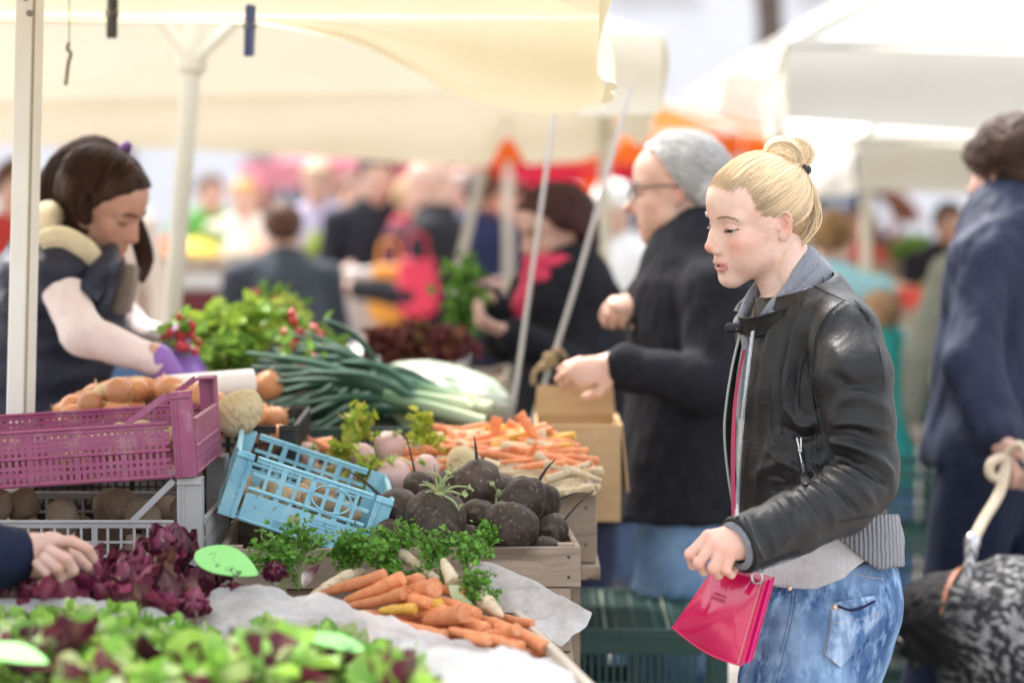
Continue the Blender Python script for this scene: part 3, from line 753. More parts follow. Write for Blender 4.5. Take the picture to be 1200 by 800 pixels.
    # sleeve folds
    for pts, w, h in [([(960, 530), (985, 535), (1015, 552), (1045, 572)], .007, -.006), ([(968, 518), (995, 520), (1025, 535), (1048, 555)], .008, .006), ([(972, 505), (1000, 504), (1030, 515)], .007, -.005),
                      ([(958, 545), (980, 552), (1005, 570), (1025, 590)], .007, .006), ([(955, 560), (975, 570), (995, 588), (1005, 600)], .006, -.0055), ([(942, 566), (958, 578), (972, 598), (978, 612)], .008, .005),
                      ([(925, 575), (938, 590), (948, 612)], .008, -.004), ([(905, 585), (915, 600), (922, 625)], .009, .004), ([(885, 598), (893, 615), (900, 645)], .009, -.003), ([(985, 470), (1010, 465), (1040, 480)], .012, .005),
                      ([(975, 440), (1000, 450), (1035, 445)], .010, -.003), ([(970, 400), (990, 425), (1002, 460)], .014, .003), ([(1020, 375), (1030, 420), (1036, 470)], .012, .003), ([(960, 600), (930, 622), (905, 650)], .010, .003), ([(965, 540), (990, 545), (1020, 563)], .0035, .004), ([(970, 512), (1000, 512), (1038, 528)], .004, -.004), ([(975, 500), (1005, 496), (1042, 505)], .0045, .004), ([(950, 552), (968, 562), (990, 590)], .004, .0045), ([(938, 570), (950, 585), (962, 606)], .0045, -.004), ([(915, 580), (925, 595), (932, 618)], .005, .0035), ([(890, 600), (900, 618), (908, 645)], .004, .003), ([(985, 455), (1008, 452), (1035, 458)], .005, -.003), ([(900, 530), (915, 540), (935, 552)], .004, .003), ([(895, 555), (915, 560), (930, 575)], .004, -.003), ([(905, 440), (900, 480), (903, 520)], .004, -.003), ([(945, 400), (938, 430), (936, 470)], .004, .003), ([(1000, 540), (1020, 546), (1042, 562)], .003, -.003)]: fold(pts, w, h)
    V = folds(V, Q, fl); N_ = vnormals(V, Q)
    V = V+N_*(.0012*fbm(V, 18, 2)+.0005*fbm(V*[1, 1, .5], 70, 2))[:, None]
    jk = mesh_obj('leather_jacket', V, Q, LEA, body)
    PV = proj(V)
    # collar band
    cx = px(917, 355, 3.99); e1 = (px(879, 383, 3.965)-px(956, 330, 4.02))/2; e1 = e1; cx = (px(879, 383, 3.965)+px(956, 330, 4.02))/2
    e2 = lf*.076
    nrm = unit(np.cross(e1, e2)); nrm = nrm if nrm[2] > 0 else -nrm
    t = np.linspace(R(-12), R(322), 60)
    rows = []
    for v in np.linspace(0, 1, 5):
        s_ = 1.20-.09*v; rows.append(cx+np.cos(t)[:, None]*e1*(s_-.06)+np.sin(t)[:, None]*e2*s_+nrm*(v*.028-.010)+0*t[:, None])
    mb = MB(); mb.grid(np.array(rows), thick=.0035); mb.build('collar', LEA, jk)
    mb = MB(); mb.tube(rows[4], .0028, 6); mb.tube(rows[0], .0020, 6); mb.build('collar_seam', LEA, jk)
    # snap tab of the far collar end
    mb = MB(); c0 = px(868, 385, 4.0)
    mb.box(px(862, 384, 3.99), (.034, .012, .016), None, .004); mb.build('collar_tab', LEA, jk)
    mb = MB(); mb.lathe([(.0045, 0), (.0045, .0015), (.003, .0025)], px(858, 383, 3.982), 14, align((-.2, -1, .1))); mb.lathe([(.004, 0), (.004, .0015), (.0025, .0022)], sl([(887, 377), (888, 378)], 2, .004)[0], 14, align((-.4, -1, .2)))
    for nm, pts, n in [('armhole_seam', [(990, 351), (972, 365), (958, 388), (952, 415), (951, 445), (956, 482), (962, 510)], 50), ('yoke_seam', [(953, 334), (970, 343), (989, 352)], 24), ('side_seam', [(957, 500), (956, 530), (957, 556)], 20), ('sleeve_seam', [(1002, 352), (1020, 375), (1031, 410), (1036, 450)], 40), ('hem_seam', [(891, 664), (913, 657), (938, 648)], 24), ('cuff_seam', [(872, 604), (880, 625), (893, 655)], 24)]:
        l = sl(pts, n, -.0002); mb = MB(); mb.tube(l, .0013, 6); mb.build(nm, LEA, jk); l2 = surfline(V, [(x+4, y+1) for x, y in pts], n*2, .0004); mb = MB()
        for i in range(0, n*2-1, 2): mb.bar(l2[i], l2[i+1], .0010)
        mb.build('stitching', STI, jk)
    CH = mat('zip_metal', (.62, .63, .64), rough=.28, metal=1.0, scale=50, rvar=.1)
    mb.build('snap', CH, jk)
    # main zip: tape and teeth
    zl = []
    for (x, y) in catmull([(882, 388), (876.5, 430), (871, 480), (867, 530), (864.5, 575), (863.5, 603)], 70):
        w = (np.abs(PV[:, 1]-y) < 3) & (np.abs(PV[:, 0]-x-3) < 4); d = PV[w, 2].min() if w.any() else 3.9; zl.append(P(x, y, d-.002))
    zl = np.array(zl)
    for _ in range(4): zl[1:-1] = .25*zl[:-2]+.5*zl[1:-1]+.25*zl[2:]
    mb = MB(); mb.tube(zl, .0032, 6, flat=.5)
    for i in range(150):
        f = i/149*(len(zl)-1); a = int(min(f, len(zl)-2)); p = zl[a]+(zl[a+1]-zl[a])*(f-a); mb.box(p+np.array([-.0015 if i % 2 else .0015, -.0016, 0]), (.0036, .0026, .0017))
    mb.build('zip', mat('zip_teeth', (.50, .56, .58), (.62, .66, .68), rough=.35, metal=.6, scale=90), jk)
    # pocket zip with puller
    pl = sl([(936, 513), (938, 530), (941, 548), (944, 566)], 26, .0015)
    mb = MB()
    for o in (-.0032, .0032):
        for i in range(60):
            f = i/59*25; a = int(min(f, 24)); p = pl[a]+(pl[a+1]-pl[a])*(f-a); mb.box(p+np.array([o*(1-.9*min(1, i/25.)) if i < 25 else (o*.25), -.0012, 0]), (.0026, .0022, .0015))
    mb.bar(pl[8]+[0, -.004, 0], pl[14]+[.001, -.0045, 0], .0075, .0022, bev=.0008); mb.box(pl[7]+[0, -.003, 0], (.0085, .005, .008), None, .002)
    mb.build('pocket_zip', CH, jk)
    mb = MB(); mb.tube(pl, .0062, 6, flat=.25); mb.build('pocket_tape', mat('pocket_tape', (.008, .008, .009), rough=.8), jk)
    for nm, pts in [('stitching', [(930, 508), (928, 535), (930, 565)]), ('stitching', [(951, 505), (952, 530), (953, 556)]), ('stitching', [(893, 667), (915, 660), (938, 652)]), ('stitching', [(985, 612), (1010, 607), (1029, 604)]), ('stitching', [(874, 398), (871, 470), (869, 540), (868, 590)]),
                     ('stitching', [(1003, 540), (1022, 545), (1042, 558)]), ('stitching', [(1000, 546), (1020, 552), (1038, 566)])]:
        l = sl(pts, 40, .0004); mb = MB()
        for i in range(0, 39, 2): mb.bar(l[i], l[i+1], .0013)
        mb.build(nm, STI, jk)
    # far front edge of the open jacket, hanging free
    fe = catmull([(867, 392), (858, 430), (851, 475), (849, 510), (853, 555), (860, 598)], 30); rows = []
    for v in np.linspace(0, 1, 6): rows.append([P(x+(26+8*v)*v, y, 4.02+.07*v) for x, y in fe])
    mb = MB(); mb.grid(np.array(rows), thick=.003); mb.build('open_front_panel', LEA, jk)
    mb = MB(); mb.tube(np.array(rows[0]), .0022, 6); mb.build('far_zip_edge', mat('zip_edge', (.34, .38, .36), rough=.4, metal=.4), jk)
    # ---- sweater
    KN = mat('grey_knit', (.165, .175, .205), (.30, .31, .345), rough=.92, scale=260, bump=1.0, bscale=330, sheen=.25, lo=.3, hi=.7, bdist=.0025, spec=.1)
    KR = mat('grey_rib_knit', (.22, .225, .245), (.30, .305, .325), rough=.92, scale=260, bump=.9, bscale=330, sheen=.25, spec=.1, bdist=.004, wave=(42, 'X', 1.2, 2.2))
    WT = mat('white_rib_top', (.60, .60, .61), (.68, .68, .69), rough=.88, scale=60, bump=.6, bscale=300, sheen=.2, spec=.15, bdist=.0022, wave=(110, 'X', .6, 1.2))
    U2 = SDF(lo, hi, .005); torso(U2, -.011); U2.plane(px(936, 352), unit(np.array([-.35, -.1, 1.0]))); U2.plane(px(950, 640), (0, 0, -1))
    Vu, Qu = U2.mesh(1)
    cu = np.ones((len(Vu), 3)); fr = (Vu-b3[1])@zn
    m = (fr > -.030-.02*(Vu[:, 2] < 1.27)); cu[m] = (.30, .30, .33)
    mesh_obj('sweater', Vu, Qu, mat('white_sweater', (.66, .65, .64), rough=.9, scale=200, bump=.6, bscale=260, vcol=True, sheen=.2, spec=.15), body, col=cu)
    # scarf-like double knit collar
    mb = MB()
    for (fx, fy), (bx, by), r0, r1, w_ in [((868, 388), (952, 316), .0055, .023, .058), ((874, 376), (943, 299), .005, .018, .050)]:
        A_, B_ = px(fx, fy, 3.965), px(bx, by, 4.02); cc = (A_+B_)/2; ee = (A_-B_)/2
        t = np.linspace(R(30), R(342), 80); pts = cc+np.cos(t)[:, None]*ee+np.sin(t)[:, None]*lf*w_
        bk = .5-.5*np.cos(t); r_ = (r0+(r1-r0)*bk)*(1+.12*fbm(pts, 38, 2))*np.clip((t-t[0])/.45, .15, 1)*np.clip((t[-1]-t)/.3, .15, 1); mb.tube(pts, r_, 18, flat=1.25)
    drop = catmull([px(872, 392, 3.985), px(874, 410, 3.985), px(870, 445, 3.98), px(867, 490, 3.98)], 20); mb.tube(drop, .013, 10, flat=.5)
    mb.build('knit_collar', KN, body)
    # cuff of the knit at the wrist
    mb = MB(); wc = px(864, 639, 3.66); A = align(cd)
    for k_ in range(2): mb.tube(ring(wc+cd*(.001+.002*k_), A[:, 0]*(.035-.004*k_), A[:, 1]*(.035-.004*k_), 30), .0035, 8, False)
    mb.build('knit_cuff', KN, body)
    # rib hem at the back
    Hm = SDF(px(960, 590, 3.7)*[1, 0, 0]+[0, 3.75, px(0, 700)[2]], np.array([px(1075, 0)[0], 4.35, px(0, 585)[2]]), .0035)
    torso2 = lambda F, dr: F.chain([px(949, 600), px(950, 645), px(953, 690)], [.160+dr, .166+dr, .166+dr], .02, 'add', (fw, .72))
    torso2(Hm, .014)
    Hm.chain([px(965, 628, 3.87), px(1000, 626, 3.90), px(1034, 632, 3.96), px(1042, 634, 4.10)], [.012, .022, .026, .026], .02)
    g = [Hm.lo[i]+Hm.h*np.arange(Hm.n[i]) for i in range(3)]; X = np.stack(np.meshgrid(*g, indexing='ij'), -1); PX = proj(X)
    lim = np.interp(PX[..., 0], [960, 985, 1010, 1030, 1050], [616, 634, 655, 668, 664])
    Hm.D = np.maximum(Hm.D, ((PX[..., 1]-lim)*.0013).astype(np.float32)); Hm.D = np.maximum(Hm.D, ((602-PX[..., 1])*.0013).astype(np.float32)); Hm.D = np.maximum(Hm.D, ((972-PX[..., 0])*.0011).astype(np.float32))
    In = Hm.like(); torso2(In, .003)
    Hm.shell_out(In, 0)
    Vh, Qh = Hm.mesh(2); mesh_obj('rib_hem', Vh, Qh, KR, body)
    # white top below the jacket
    Wt = SDF(px(840, 0, 4)*[1, 0, 0]+[0, 3.7, px(0, 720)[2]], np.array([px(1070, 0)[0], 4.35, px(0, 610)[2]]), .0035)
    torso2(Wt, .001); Wt.cone(px(905, 675, 3.93), px(900, 655, 3.95), .045, .05, .03)
    g = [Wt.lo[i]+Wt.h*np.arange(Wt.n[i]) for i in range(3)]; X = np.stack(np.meshgrid(*g, indexing='ij'), -1); PX = proj(X)
    lim = np.interp(PX[..., 0], [860, 892, 930, 955, 990, 1018, 1040], [672, 683, 692, 691, 678, 652, 640])
    Wt.D = np.maximum(Wt.D, ((PX[..., 1]-lim)*.0013).astype(np.float32)); Wt.D = np.maximum(Wt.D, ((622-PX[..., 1])*.0013).astype(np.float32))
    Vw, Qw = Wt.mesh(2); Nw = vnormals(Vw, Qw); Vw = Vw+Nw*(.0035*fbm(Vw*[1, 1, 2.5], 16, 2))[:, None]
    mesh_obj('white_top', Vw, Qw, WT, body)
    # ---- jeans
    JN = denim('acid_washed_denim', (.028, .075, .20), (.30, .46, .66))
    L = SDF(np.array([px(830, 0)[0], 3.62, .02]), np.array([px(1075, 0)[0], 4.42, px(0, 630)[2]]), .0055)
    L.chain([px(950, 640), px(952, 668), px(953, 705), px(952, 750)], [.145, .152, .163, .150], .02, 'add', (fw, .74))
    L.ell(px(1000, 705, 3.95), (.070, .08, .082), None, .03); L.ell(px(1000, 705, 4.10), (.07, .08, .082), None, .03)
    L.chain([px(950, 740, 3.93), px(938, 800, 3.915), px(925, 1010, 3.92), px(945, 1250, 3.95), px(947, 1312, 3.95)], [.105, .098, .070, .058, .060], .012, 'add')
    L.chain([px(955, 745, 4.08), px(940, 820, 4.09), px(930, 1010, 4.1), px(955, 1250, 4.1), px(957, 1312, 4.1)], [.105, .095, .070, .058, .060], .012)
    wl = unit(np.cross(px(1030, 660)-px(885, 690), lf)); wl = wl if wl[2] > 0 else -wl; L.plane(px(955, 643), wl)
    Vj, Qj = L.mesh(2); PV = proj(Vj); fl = []
    sj = lambda pts, n=24, lift=0.0: surfline(Vj, pts, n, lift)
    for pts, w, h in [([(875, 725), (895, 735), (925, 728)], .009, -.005), ([(872, 742), (900, 752), (925, 744)], .010, .005), ([(875, 762), (905, 775), (930, 768)], .009, -.004), ([(925, 770), (960, 745), (975, 720)], .012, .004), ([(960, 790), (990, 770), (1020, 740)], .009, -.006),
                      ([(955, 775), (985, 755), (1015, 730)], .010, .004), ([(990, 795), (1010, 775), (1022, 755)], .008, -.005), ([(975, 712), (995, 722), (1025, 715)], .008, -.006), ([(930, 692), (928, 720), (920, 760), (915, 790)], .003, -.002), ([(870, 690), (890, 700), (920, 696)], .006, -.003), ([(940, 705), (960, 720), (970, 750)], .010, .004)]: fl.append((sj(pts, 10), w, h))
    Vj = folds(Vj, Qj, fl); Nj = vnormals(Vj, Qj); Vj = Vj+Nj*(.003*fbm(Vj, 14, 3))[:, None]
    jn = mesh_obj('jeans', Vj, Qj, JN, body)
    PJ = Vj
    sj = lambda pts, n=24, lift=0.0: surfline(PJ, pts, n, lift)
    # back pocket
    pk = [(976, 706), (1028, 697), (1032, 722), (1010, 754), (984, 781), (968, 767)]
    rows = []
    for v in np.linspace(0, 1, 12):
        a = np.array(catmull([pk[0], (973, 735), pk[5]], 12))[int(round(v*11))]; b = np.array(catmull([pk[1], pk[2], pk[3], pk[4]], 12))[int(round(v*11))]
        rows.append([onsurf(proj(PJ), PJ, *(a+(b-a)*u), 4, .0045-.003*(abs(u-.5) > .46)) for u in np.linspace(0, 1, 12)])
    G = np.array(rows)
    for _ in range(2): G[1:-1, 1:-1] = (G[:-2, 1:-1]+G[2:, 1:-1]+G[1:-1, :-2]+G[1:-1, 2:])/4
    G[1, 2:-1] -= np.array([0, .004, .002])
    mb = MB(); mb.grid(G, thick=.002); pkt = mb.build('back_pocket', denim('pocket_denim', (.06, .13, .30), (.46, .60, .76)), jn)
    mb = MB(); mb.tube(np.array([onsurf(proj(PJ), PJ, x, y, 4, .0055) for x, y in catmull([(981, 709), (1000, 714), (1026, 703)], 16)]), [.002]+[.0065]*14+[.002], 8, flat=.4); mb.build('pocket_mouth_shade', mat('pocket_shade', (.012, .022, .07), rough=.9), pkt)  # dark strip standing in for the shade in the pocket mouth
    ST = mat('tan_thread', (.46, .36, .26), (.60, .52, .42), rough=.8)
    def stitch(pts, n, parent, nm='stitching', lift=.0012, w=.0013, m=ST):
        l = sj(pts, n, lift); mb = MB()
        for i in range(0, n-1, 2): mb.bar(l[i], l[i+1], w)
        mb.build(nm, m, parent)
    stitch([(978, 730), (1000, 727), (1031, 718)], 44, pkt, lift=.0065); stitch([(975, 708), (972, 738), (967, 766), (984, 780)], 60, pkt, lift=.0045); stitch([(984, 779), (1008, 755), (1030, 723)], 50, pkt, lift=.005)
    stitch([(932, 690), (930, 712), (924, 742), (918, 765), (910, 800)], 90, jn, m=mat('dark_thread', (.03, .05, .11))); stitch([(928, 690), (926, 712), (920, 742), (914, 765)], 70, jn, m=mat('dark_thread', (.03, .05, .11)))
    stitch([(1000, 672), (1020, 676), (1036, 678)], 30, jn); stitch([(868, 686), (890, 690), (925, 693)], 40, jn, m=mat('dark_thread', (.03, .05, .11)))
    mb = MB(); mb.lathe([(.0042, 0), (.0042, .0012), (.0025, .0022)], sj([(979, 711), (980, 711.5)], 2, .007)[0], 14, align((.2, -1, .1))); mb.lathe([(.004, 0), (.004, .0012), (.0022, .002)], sj([(926, 689), (927, 689.5)], 2, .004)[0], 14, align((.2, -1, .1)))
    mb.build('rivet', mat('copper', (.60, .42, .26), rough=.35, metal=1), jn)
    # shoes (below the frame)
    for i, (x, y, d) in enumerate([(935, 1325, 3.94), (945, 1325, 4.1)]):
        F = SDF(px(x, y, d)*[1, 1, 0]+[-.22, -.16, 0], px(x, y, d)*[1, 1, 0]+[.12, .12, .16], .006); c = px(x, y, d)*[1, 1, 0]
        F.chain([c+[.02, .01, .05], c+fw*.06+[0, 0, .045], c+fw*.15+[0, 0, .032]], [.045, .042, .034], .02); F.cone(c+[0, 0, .05], c+[0, 0, .12], .042, .044, .02); F.plane([0, 0, .004], (0, 0, -1))
        Vs, Qs = F.mesh(1); mesh_obj('shoe', Vs, Qs, mat('shoe_black', (.02, .02, .022), rough=.5), body)
    # ---- bag, held below the hand on its strap: a thing of its own
    PKc = mat('pink_patent', (.56, .006, .085), (.64, .012, .10), rough=.20, rvar=.10, scale=9, bump=.10, bscale=22, spec=.6, coat=.7, bdist=.004, sss=0)
    q = [px(837, 664, 3.74), px(896, 681, 3.71), px(869, 779, 3.72), px(788, 734, 3.77)]
    nu, nv = 22, 22; G = np.zeros((nv, nu, 3)); nrm_b = unit(np.cross(q[1]-q[0], q[3]-q[0])); nrm_b = nrm_b if nrm_b[1] < 0 else -nrm_b
    for i, v in enumerate(np.linspace(0, 1, nv)):
        for j, u in enumerate(np.linspace(0, 1, nu)):
            p = (q[0]*(1-u)+q[1]*u)*(1-v)+(q[3]*(1-u)+q[2]*u)*v
            p = p+up*(-.010*math.sin(math.pi*u)*v)+nrm_b*(.016*math.sin(math.pi*u)**.7*math.sin(math.pi*v)**.7+.005*vnoise(np.array([u*3., v*3., 1]))*math.sin(math.pi*u)*math.sin(math.pi*v)); G[i, j] = p
    mb = MB(); mb.grid(G); B = G-nrm_b*.052
    for i in range(nv):
        for j in range(nu):
            u, v = j/(nu-1), i/(nv-1); B[i, j] = B[i, j]-nrm_b*(.02*math.sin(math.pi*u)*math.sin(math.pi*v))
    mb.grid(B, flip=True)
    edge = lambda A: np.concatenate([A[0, :-1], A[:-1, -1], A[-1, :0:-1], A[:0:-1, 0]])
    E1, E2 = edge(G), edge(B); n = len(E1); mid = (E1+E2)/2
    V = np.concatenate([E1, E2]); mb.add(V, [(i, (i+1) % n, n+(i+1) % n, n+i) for i in range(n)])
    bag = mb.build('handbag', PKc, None, auto=60)
    if proj(bag.location)[0] is None: pass
    tag(bag, 'small shiny pink patent handbag with a red strap hanging at the blonde woman\'s hip', 'handbag')
    mb = MB()
    for A, off in ((G, .0012), (B, -.0012)):
        E = np.concatenate([A[:, -1], A[-1, ::-1]])+nrm_b*off; mb.tube(E, .0017, 6)
    mb.build('piping', mat('pink_edge', (.60, .012, .10), rough=.3, coat=.3), bag)
    zz = (G[:, -1]+B[:, -1])/2; mb = MB(); mb.tube(zz+RIGHT*.001, .006, 8, flat=.5); mb.build('bag_zip', mat('pink_zip', (.75, .015, .30), rough=.5, bump=.5, bscale=500), bag)
    def stl(l, w=.0011):
        mb = MB(); l = catmull(l, len(l)*5)
        for i in range(0, len(l)-1, 2): mb.bar(l[i], l[i+1], w)
        return mb
    stl(G[:, -2]+nrm_b*.001).build('bag_stitching', mat('pink_thread', (.80, .45, .50)), bag); stl(G[-1, :]+nrm_b*.0015-up*.001).build('bag_stitching', mat('pink_thread', (.80, .45, .50)), bag)
    # embossed mark: a short row of strokes over a line
    mb = MB(); ex = unit(G[5, 14]-G[5, 4]); ey = unit(G[14, 8]-G[4, 8]); c0 = G[6, 8]+nrm_b*.0012
    for k in range(5): mb.box(c0+ex*(k*.0042-.0085), (.0030, .0008, .0042), np.stack([ex, nrm_b, -ey], 1))
    mb.box(c0+ey*.007, (.022, .0008, .0055), np.stack([ex, nrm_b, -ey], 1)); mb.build('embossed_mark', mat('pink_emboss', (.42, .004, .06), rough=.3), bag)
    tb = px(880, 688, 3.685); A = np.stack([unit(px(885, 680, 3.69)-tb), nrm_b, np.cross(unit(px(885, 680, 3.69)-tb), nrm_b)], 1)
    mb = MB(); mb.box(tb, (.026, .004, .016), A, .0018); mb.build('strap_tab', PKc, bag)
    mb = MB(); rc = px(887, 676, 3.685); mb.tube(ring(rc, np.array([.0075, 0, .003]), np.array([-.003, .001, .0085]), 20), .0016, 6, False); mb.tube(np.array([rc+[.004, 0, .006], px(894, 668, 3.70), px(898, 660, 3.72)]), .0022, 6)
    mb.build('strap_ring', CH, bag)
    sp = np.array([px(862.5, 612, 3.84), px(861, 575, 3.865), px(860.5, 520, 3.90), px(863, 470, 3.94), px(867, 440, 3.955), px(873, 410, 3.97)]); sp = catmull(sp, 40)
    G2 = np.array([sp+RIGHT*(-.0065*np.linspace(1, .6, 40))[:, None], sp+RIGHT*.001]); mb = MB(); mb.grid(G2, thick=.002); mb.build('strap', mat('strap_red', (.33, .012, .055), (.40, .02, .07), rough=.45), bag)
def denim(name, dark, light):
    return mat(name, dark, light, rough=.85, scale=7, detail=9, lo=.36, hi=.66, stretch=(1.3, 1.3, .55), bump=.5, bscale=700, spec=.15, bdist=.0012, spots=[(34, .50, .75, tuple(x*1.15 for x in light)), (20, .60, .78, dark)])
# ------------------------------------------------------------------ the place: ground, buildings, canopies, poles
def hexcol(r, g, b): return (r, g, b)
def ground():
    mb = MB(); mb.grid([[(-160, -30, 0), (160, -30, 0)], [(-160, 260, 0), (160, 260, 0)]][::-1])
    m = mat('paving', (.27, .25, .235), (.36, .34, .32), rough=.85, scale=3.5, bump=.3, bscale=60, spots=[(.6, .45, .7, (.30, .275, .25)), (9, .62, .72, (.20, .185, .175))])
    N = m.node_tree.nodes; Lk = m.node_tree.links; bs = N['Principled BSDF']
    br = N.new('ShaderNodeTexBrick'); br.inputs['Scale'].default_value = 1.6; br.inputs['Mortar Size'].default_value = .012; br.inputs['Color1'].default_value = (1, 1, 1, 1); br.inputs['Color2'].default_value = (.86, .85, .84, 1); br.inputs['Mortar'].default_value = (.5, .48, .46, 1)
    tc = N['Texture Coordinate']; Lk.new(tc.outputs['Object'], br.inputs['Vector'])
    src = bs.inputs['Base Color'].links[0].from_socket; mx = N.new('ShaderNodeMix'); mx.data_type = 'RGBA'; mx.blend_type = 'MULTIPLY'; mx.inputs[0].default_value = 1; Lk.new(src, mx.inputs[6]); Lk.new(br.outputs[0], mx.inputs[7]); Lk.new(mx.outputs[2], bs.inputs['Base Color'])
    o = mb.build('ground', m, None, False, origin=np.zeros(3)); tag(o, kind='structure')
def building(name, x0, x1, y, h, wallc, label, wins, doorx=(), depth=10, floor_h=3.4):
    root = empty(name, ((x0+x1)/2, y, 0), label, 'building')
    W = mat('plaster_'+name+str(int(x0)), wallc, tuple(c*.93 for c in wallc), rough=.9, scale=1.2, bump=.15, bscale=40)
    mb = MB(); holes = []
    # wall split in piers and bands so that every window opening is a real recess
    zs = [(1.0+floor_h*k, 2.7+floor_h*k) for k in range(int(h//floor_h))]
    xs = sorted(wins); ww = 1.1; t = .35
    zprev = 0
    for (za, zb) in zs:
        mb.box(((x0+x1)/2, y+t/2, (zprev+za)/2), (x1-x0, t, za-zprev))
        xp = x0
        for xw in xs:
            mb.box(((xp+xw-ww/2)/2, y+t/2, (za+zb)/2), (xw-ww/2-xp, t, zb-za)); xp = xw+ww/2
        mb.box(((xp+x1)/2, y+t/2, (za+zb)/2), (x1-xp, t, zb-za)); zprev = zb
    mb.box(((x0+x1)/2, y+t/2, (zprev+h)/2), (x1-x0, t, h-zprev))
    mb.box(((x0+x1)/2, y+depth/2+t, h/2), (x1-x0, depth, h))
    mb.build('wall', W, root, False)
    mb = MB(); mb.box(((x0+x1)/2, y+depth/2, h+.25), (x1-x0+.8, depth+1.2, .5)); mb.build('roof', mat('roof_tiles', (.30, .13, .08), (.22, .10, .07), rough=.9), root, False)
    FR = mat('window_frame_white', (.72, .71, .70), rough=.5); GL = mat('window_glass', (.10, .12, .15), (.16, .19, .24), rough=.08, spec=.7, scale=.8)
    for (za, zb) in zs:
        for xw in xs:
            f = MB(); zc = (za+zb)/2
            for q in (-1, 1): f.box((xw+q*(ww/2-.04), y+.12, zc), (.08, .10, zb-za)); f.box((xw, y+.12, (za if q < 0 else zb)-q*.04), (ww-.162, .10, .08))
            f.box((xw, y+.12, zc), (.05, .08, zb-za-.164)); f.box((xw, y-.03, za-.03), (ww+.2, .2, .06))
            fo = f.build('window', FR, root, False)
            g = MB(); g.box((xw, y+.14, zc), (ww-.17, .02, zb-za-.17)); g.build('pane', GL, fo, False)
    return root
def canopy(name, label, cor, apex, vals, mroof, group=None, polez=None, esag=.03, sag=.05, category='canopy', frame=True):
    """cor: four world corners of the eave; apex: list of one or two ridge points; vals: {side: fn(u)->drop}; every panel is sagging cloth"""
    root = empty(name, (np.mean(cor, 0)[0], np.mean(cor, 0)[1], 0), label, category, group)
    n = 14; mb = MB()
    for i in range(4):
        a, b = np.array(cor[i]), np.array(cor[(i+1) % 4]); A = np.array(apex[0]) if len(apex) == 1 else np.array(apex[0] if i in (3,) else apex[1] if i == 1 else apex[0])
        A2 = A if len(apex) == 1 or i in (1, 3) else np.array(apex[1])
        if len(apex) == 2 and i == 2: A, A2 = np.array(apex[1]), np.array(apex[0])
        G = np.zeros((n, n, 3))
        for p, v in enumerate(np.linspace(0, 1, n)):
            for q, u in enumerate(np.linspace(0, 1, n)):
                P_ = (a*(1-u)+b*u)*(1-v)+(A*(1-u)+A2*u)*v; P_ = P_-np.array([0, 0, sag*math.sin(math.pi*v)*(.5+.5*math.sin(math.pi*u))+esag*math.sin(math.pi*u)*(1-v)+.022*math.sin(math.pi*v)*vnoise(P_, 2.2, i)]); G[p, q] = P_
        mb.grid(G)
    mb.build('roof', mroof, root, auto=60)
    ctr = np.mean(cor, 0)
    for i, fn in vals.items():
        a, b = np.array(cor[i]), np.array(cor[(i+1) % 4]); e = unit(b-a); o = unit(np.cross(e, [0, 0, 1.0])); o = o if o@((a+b)/2-ctr) > 0 else -o
        m = 60; rows = []
        for v in np.linspace(0, 1, 9):
            row = []
            for u in np.linspace(0, 1, m):
                dr = fn(u); p = a*(1-u)+b*u; p = p-np.array([0, 0, esag*math.sin(math.pi*u)])
                w = (.022 if frame or i == 0 else .006)*vnoise(np.array([u*np.linalg.norm(b-a)*2.6, i*3.1+v*.35, p[1]*.3]))*v+.010*vnoise(np.array([u*11+v*2, i*5., 2.]))*v
                if not frame and i == 0: w += .030*math.sin(v*7+u*9+2*math.sin(u*5))*v*math.sin(math.pi*min(1, u*1.15+.05))
                row.append(p+o*(.006+w+.012*math.sin(v*5+u*6))-np.array([0, 0, dr*v]))
            rows.append(row)
        mb = MB(); mb.grid(np.array(rows)); mb.build('valance', mroof, root, auto=60)
    mb = MB()
    for i in range(4) if frame else []:
        a, b = np.array(cor[i]), np.array(cor[(i+1) % 4]); mb.bar(a+[0, 0, .012], b+[0, 0, .012], .022); 
        mb.bar(a+[0, 0, .012], np.array(apex[0] if i in (0, 3) else apex[-1])-[0, 0, .01], .02)
    if frame: mb.build('frame', mat('canopy_frame', (.62, .60, .54), rough=.5), root, False)
    if polez:
        for i in polez:
            mb = MB(); p = np.array(cor[i]); c = p+unit(ctr-p)*.06; mb.box((c[0], c[1], p[2]/2), (.042, .042, p[2]), None, .006); mb.box((c[0], c[1], .01), (.14, .14, .02)); mb.build('pole', mat('pole_white', (.62, .58, .47), (.56, .52, .42), rough=.45, scale=8), root, False)
    return root
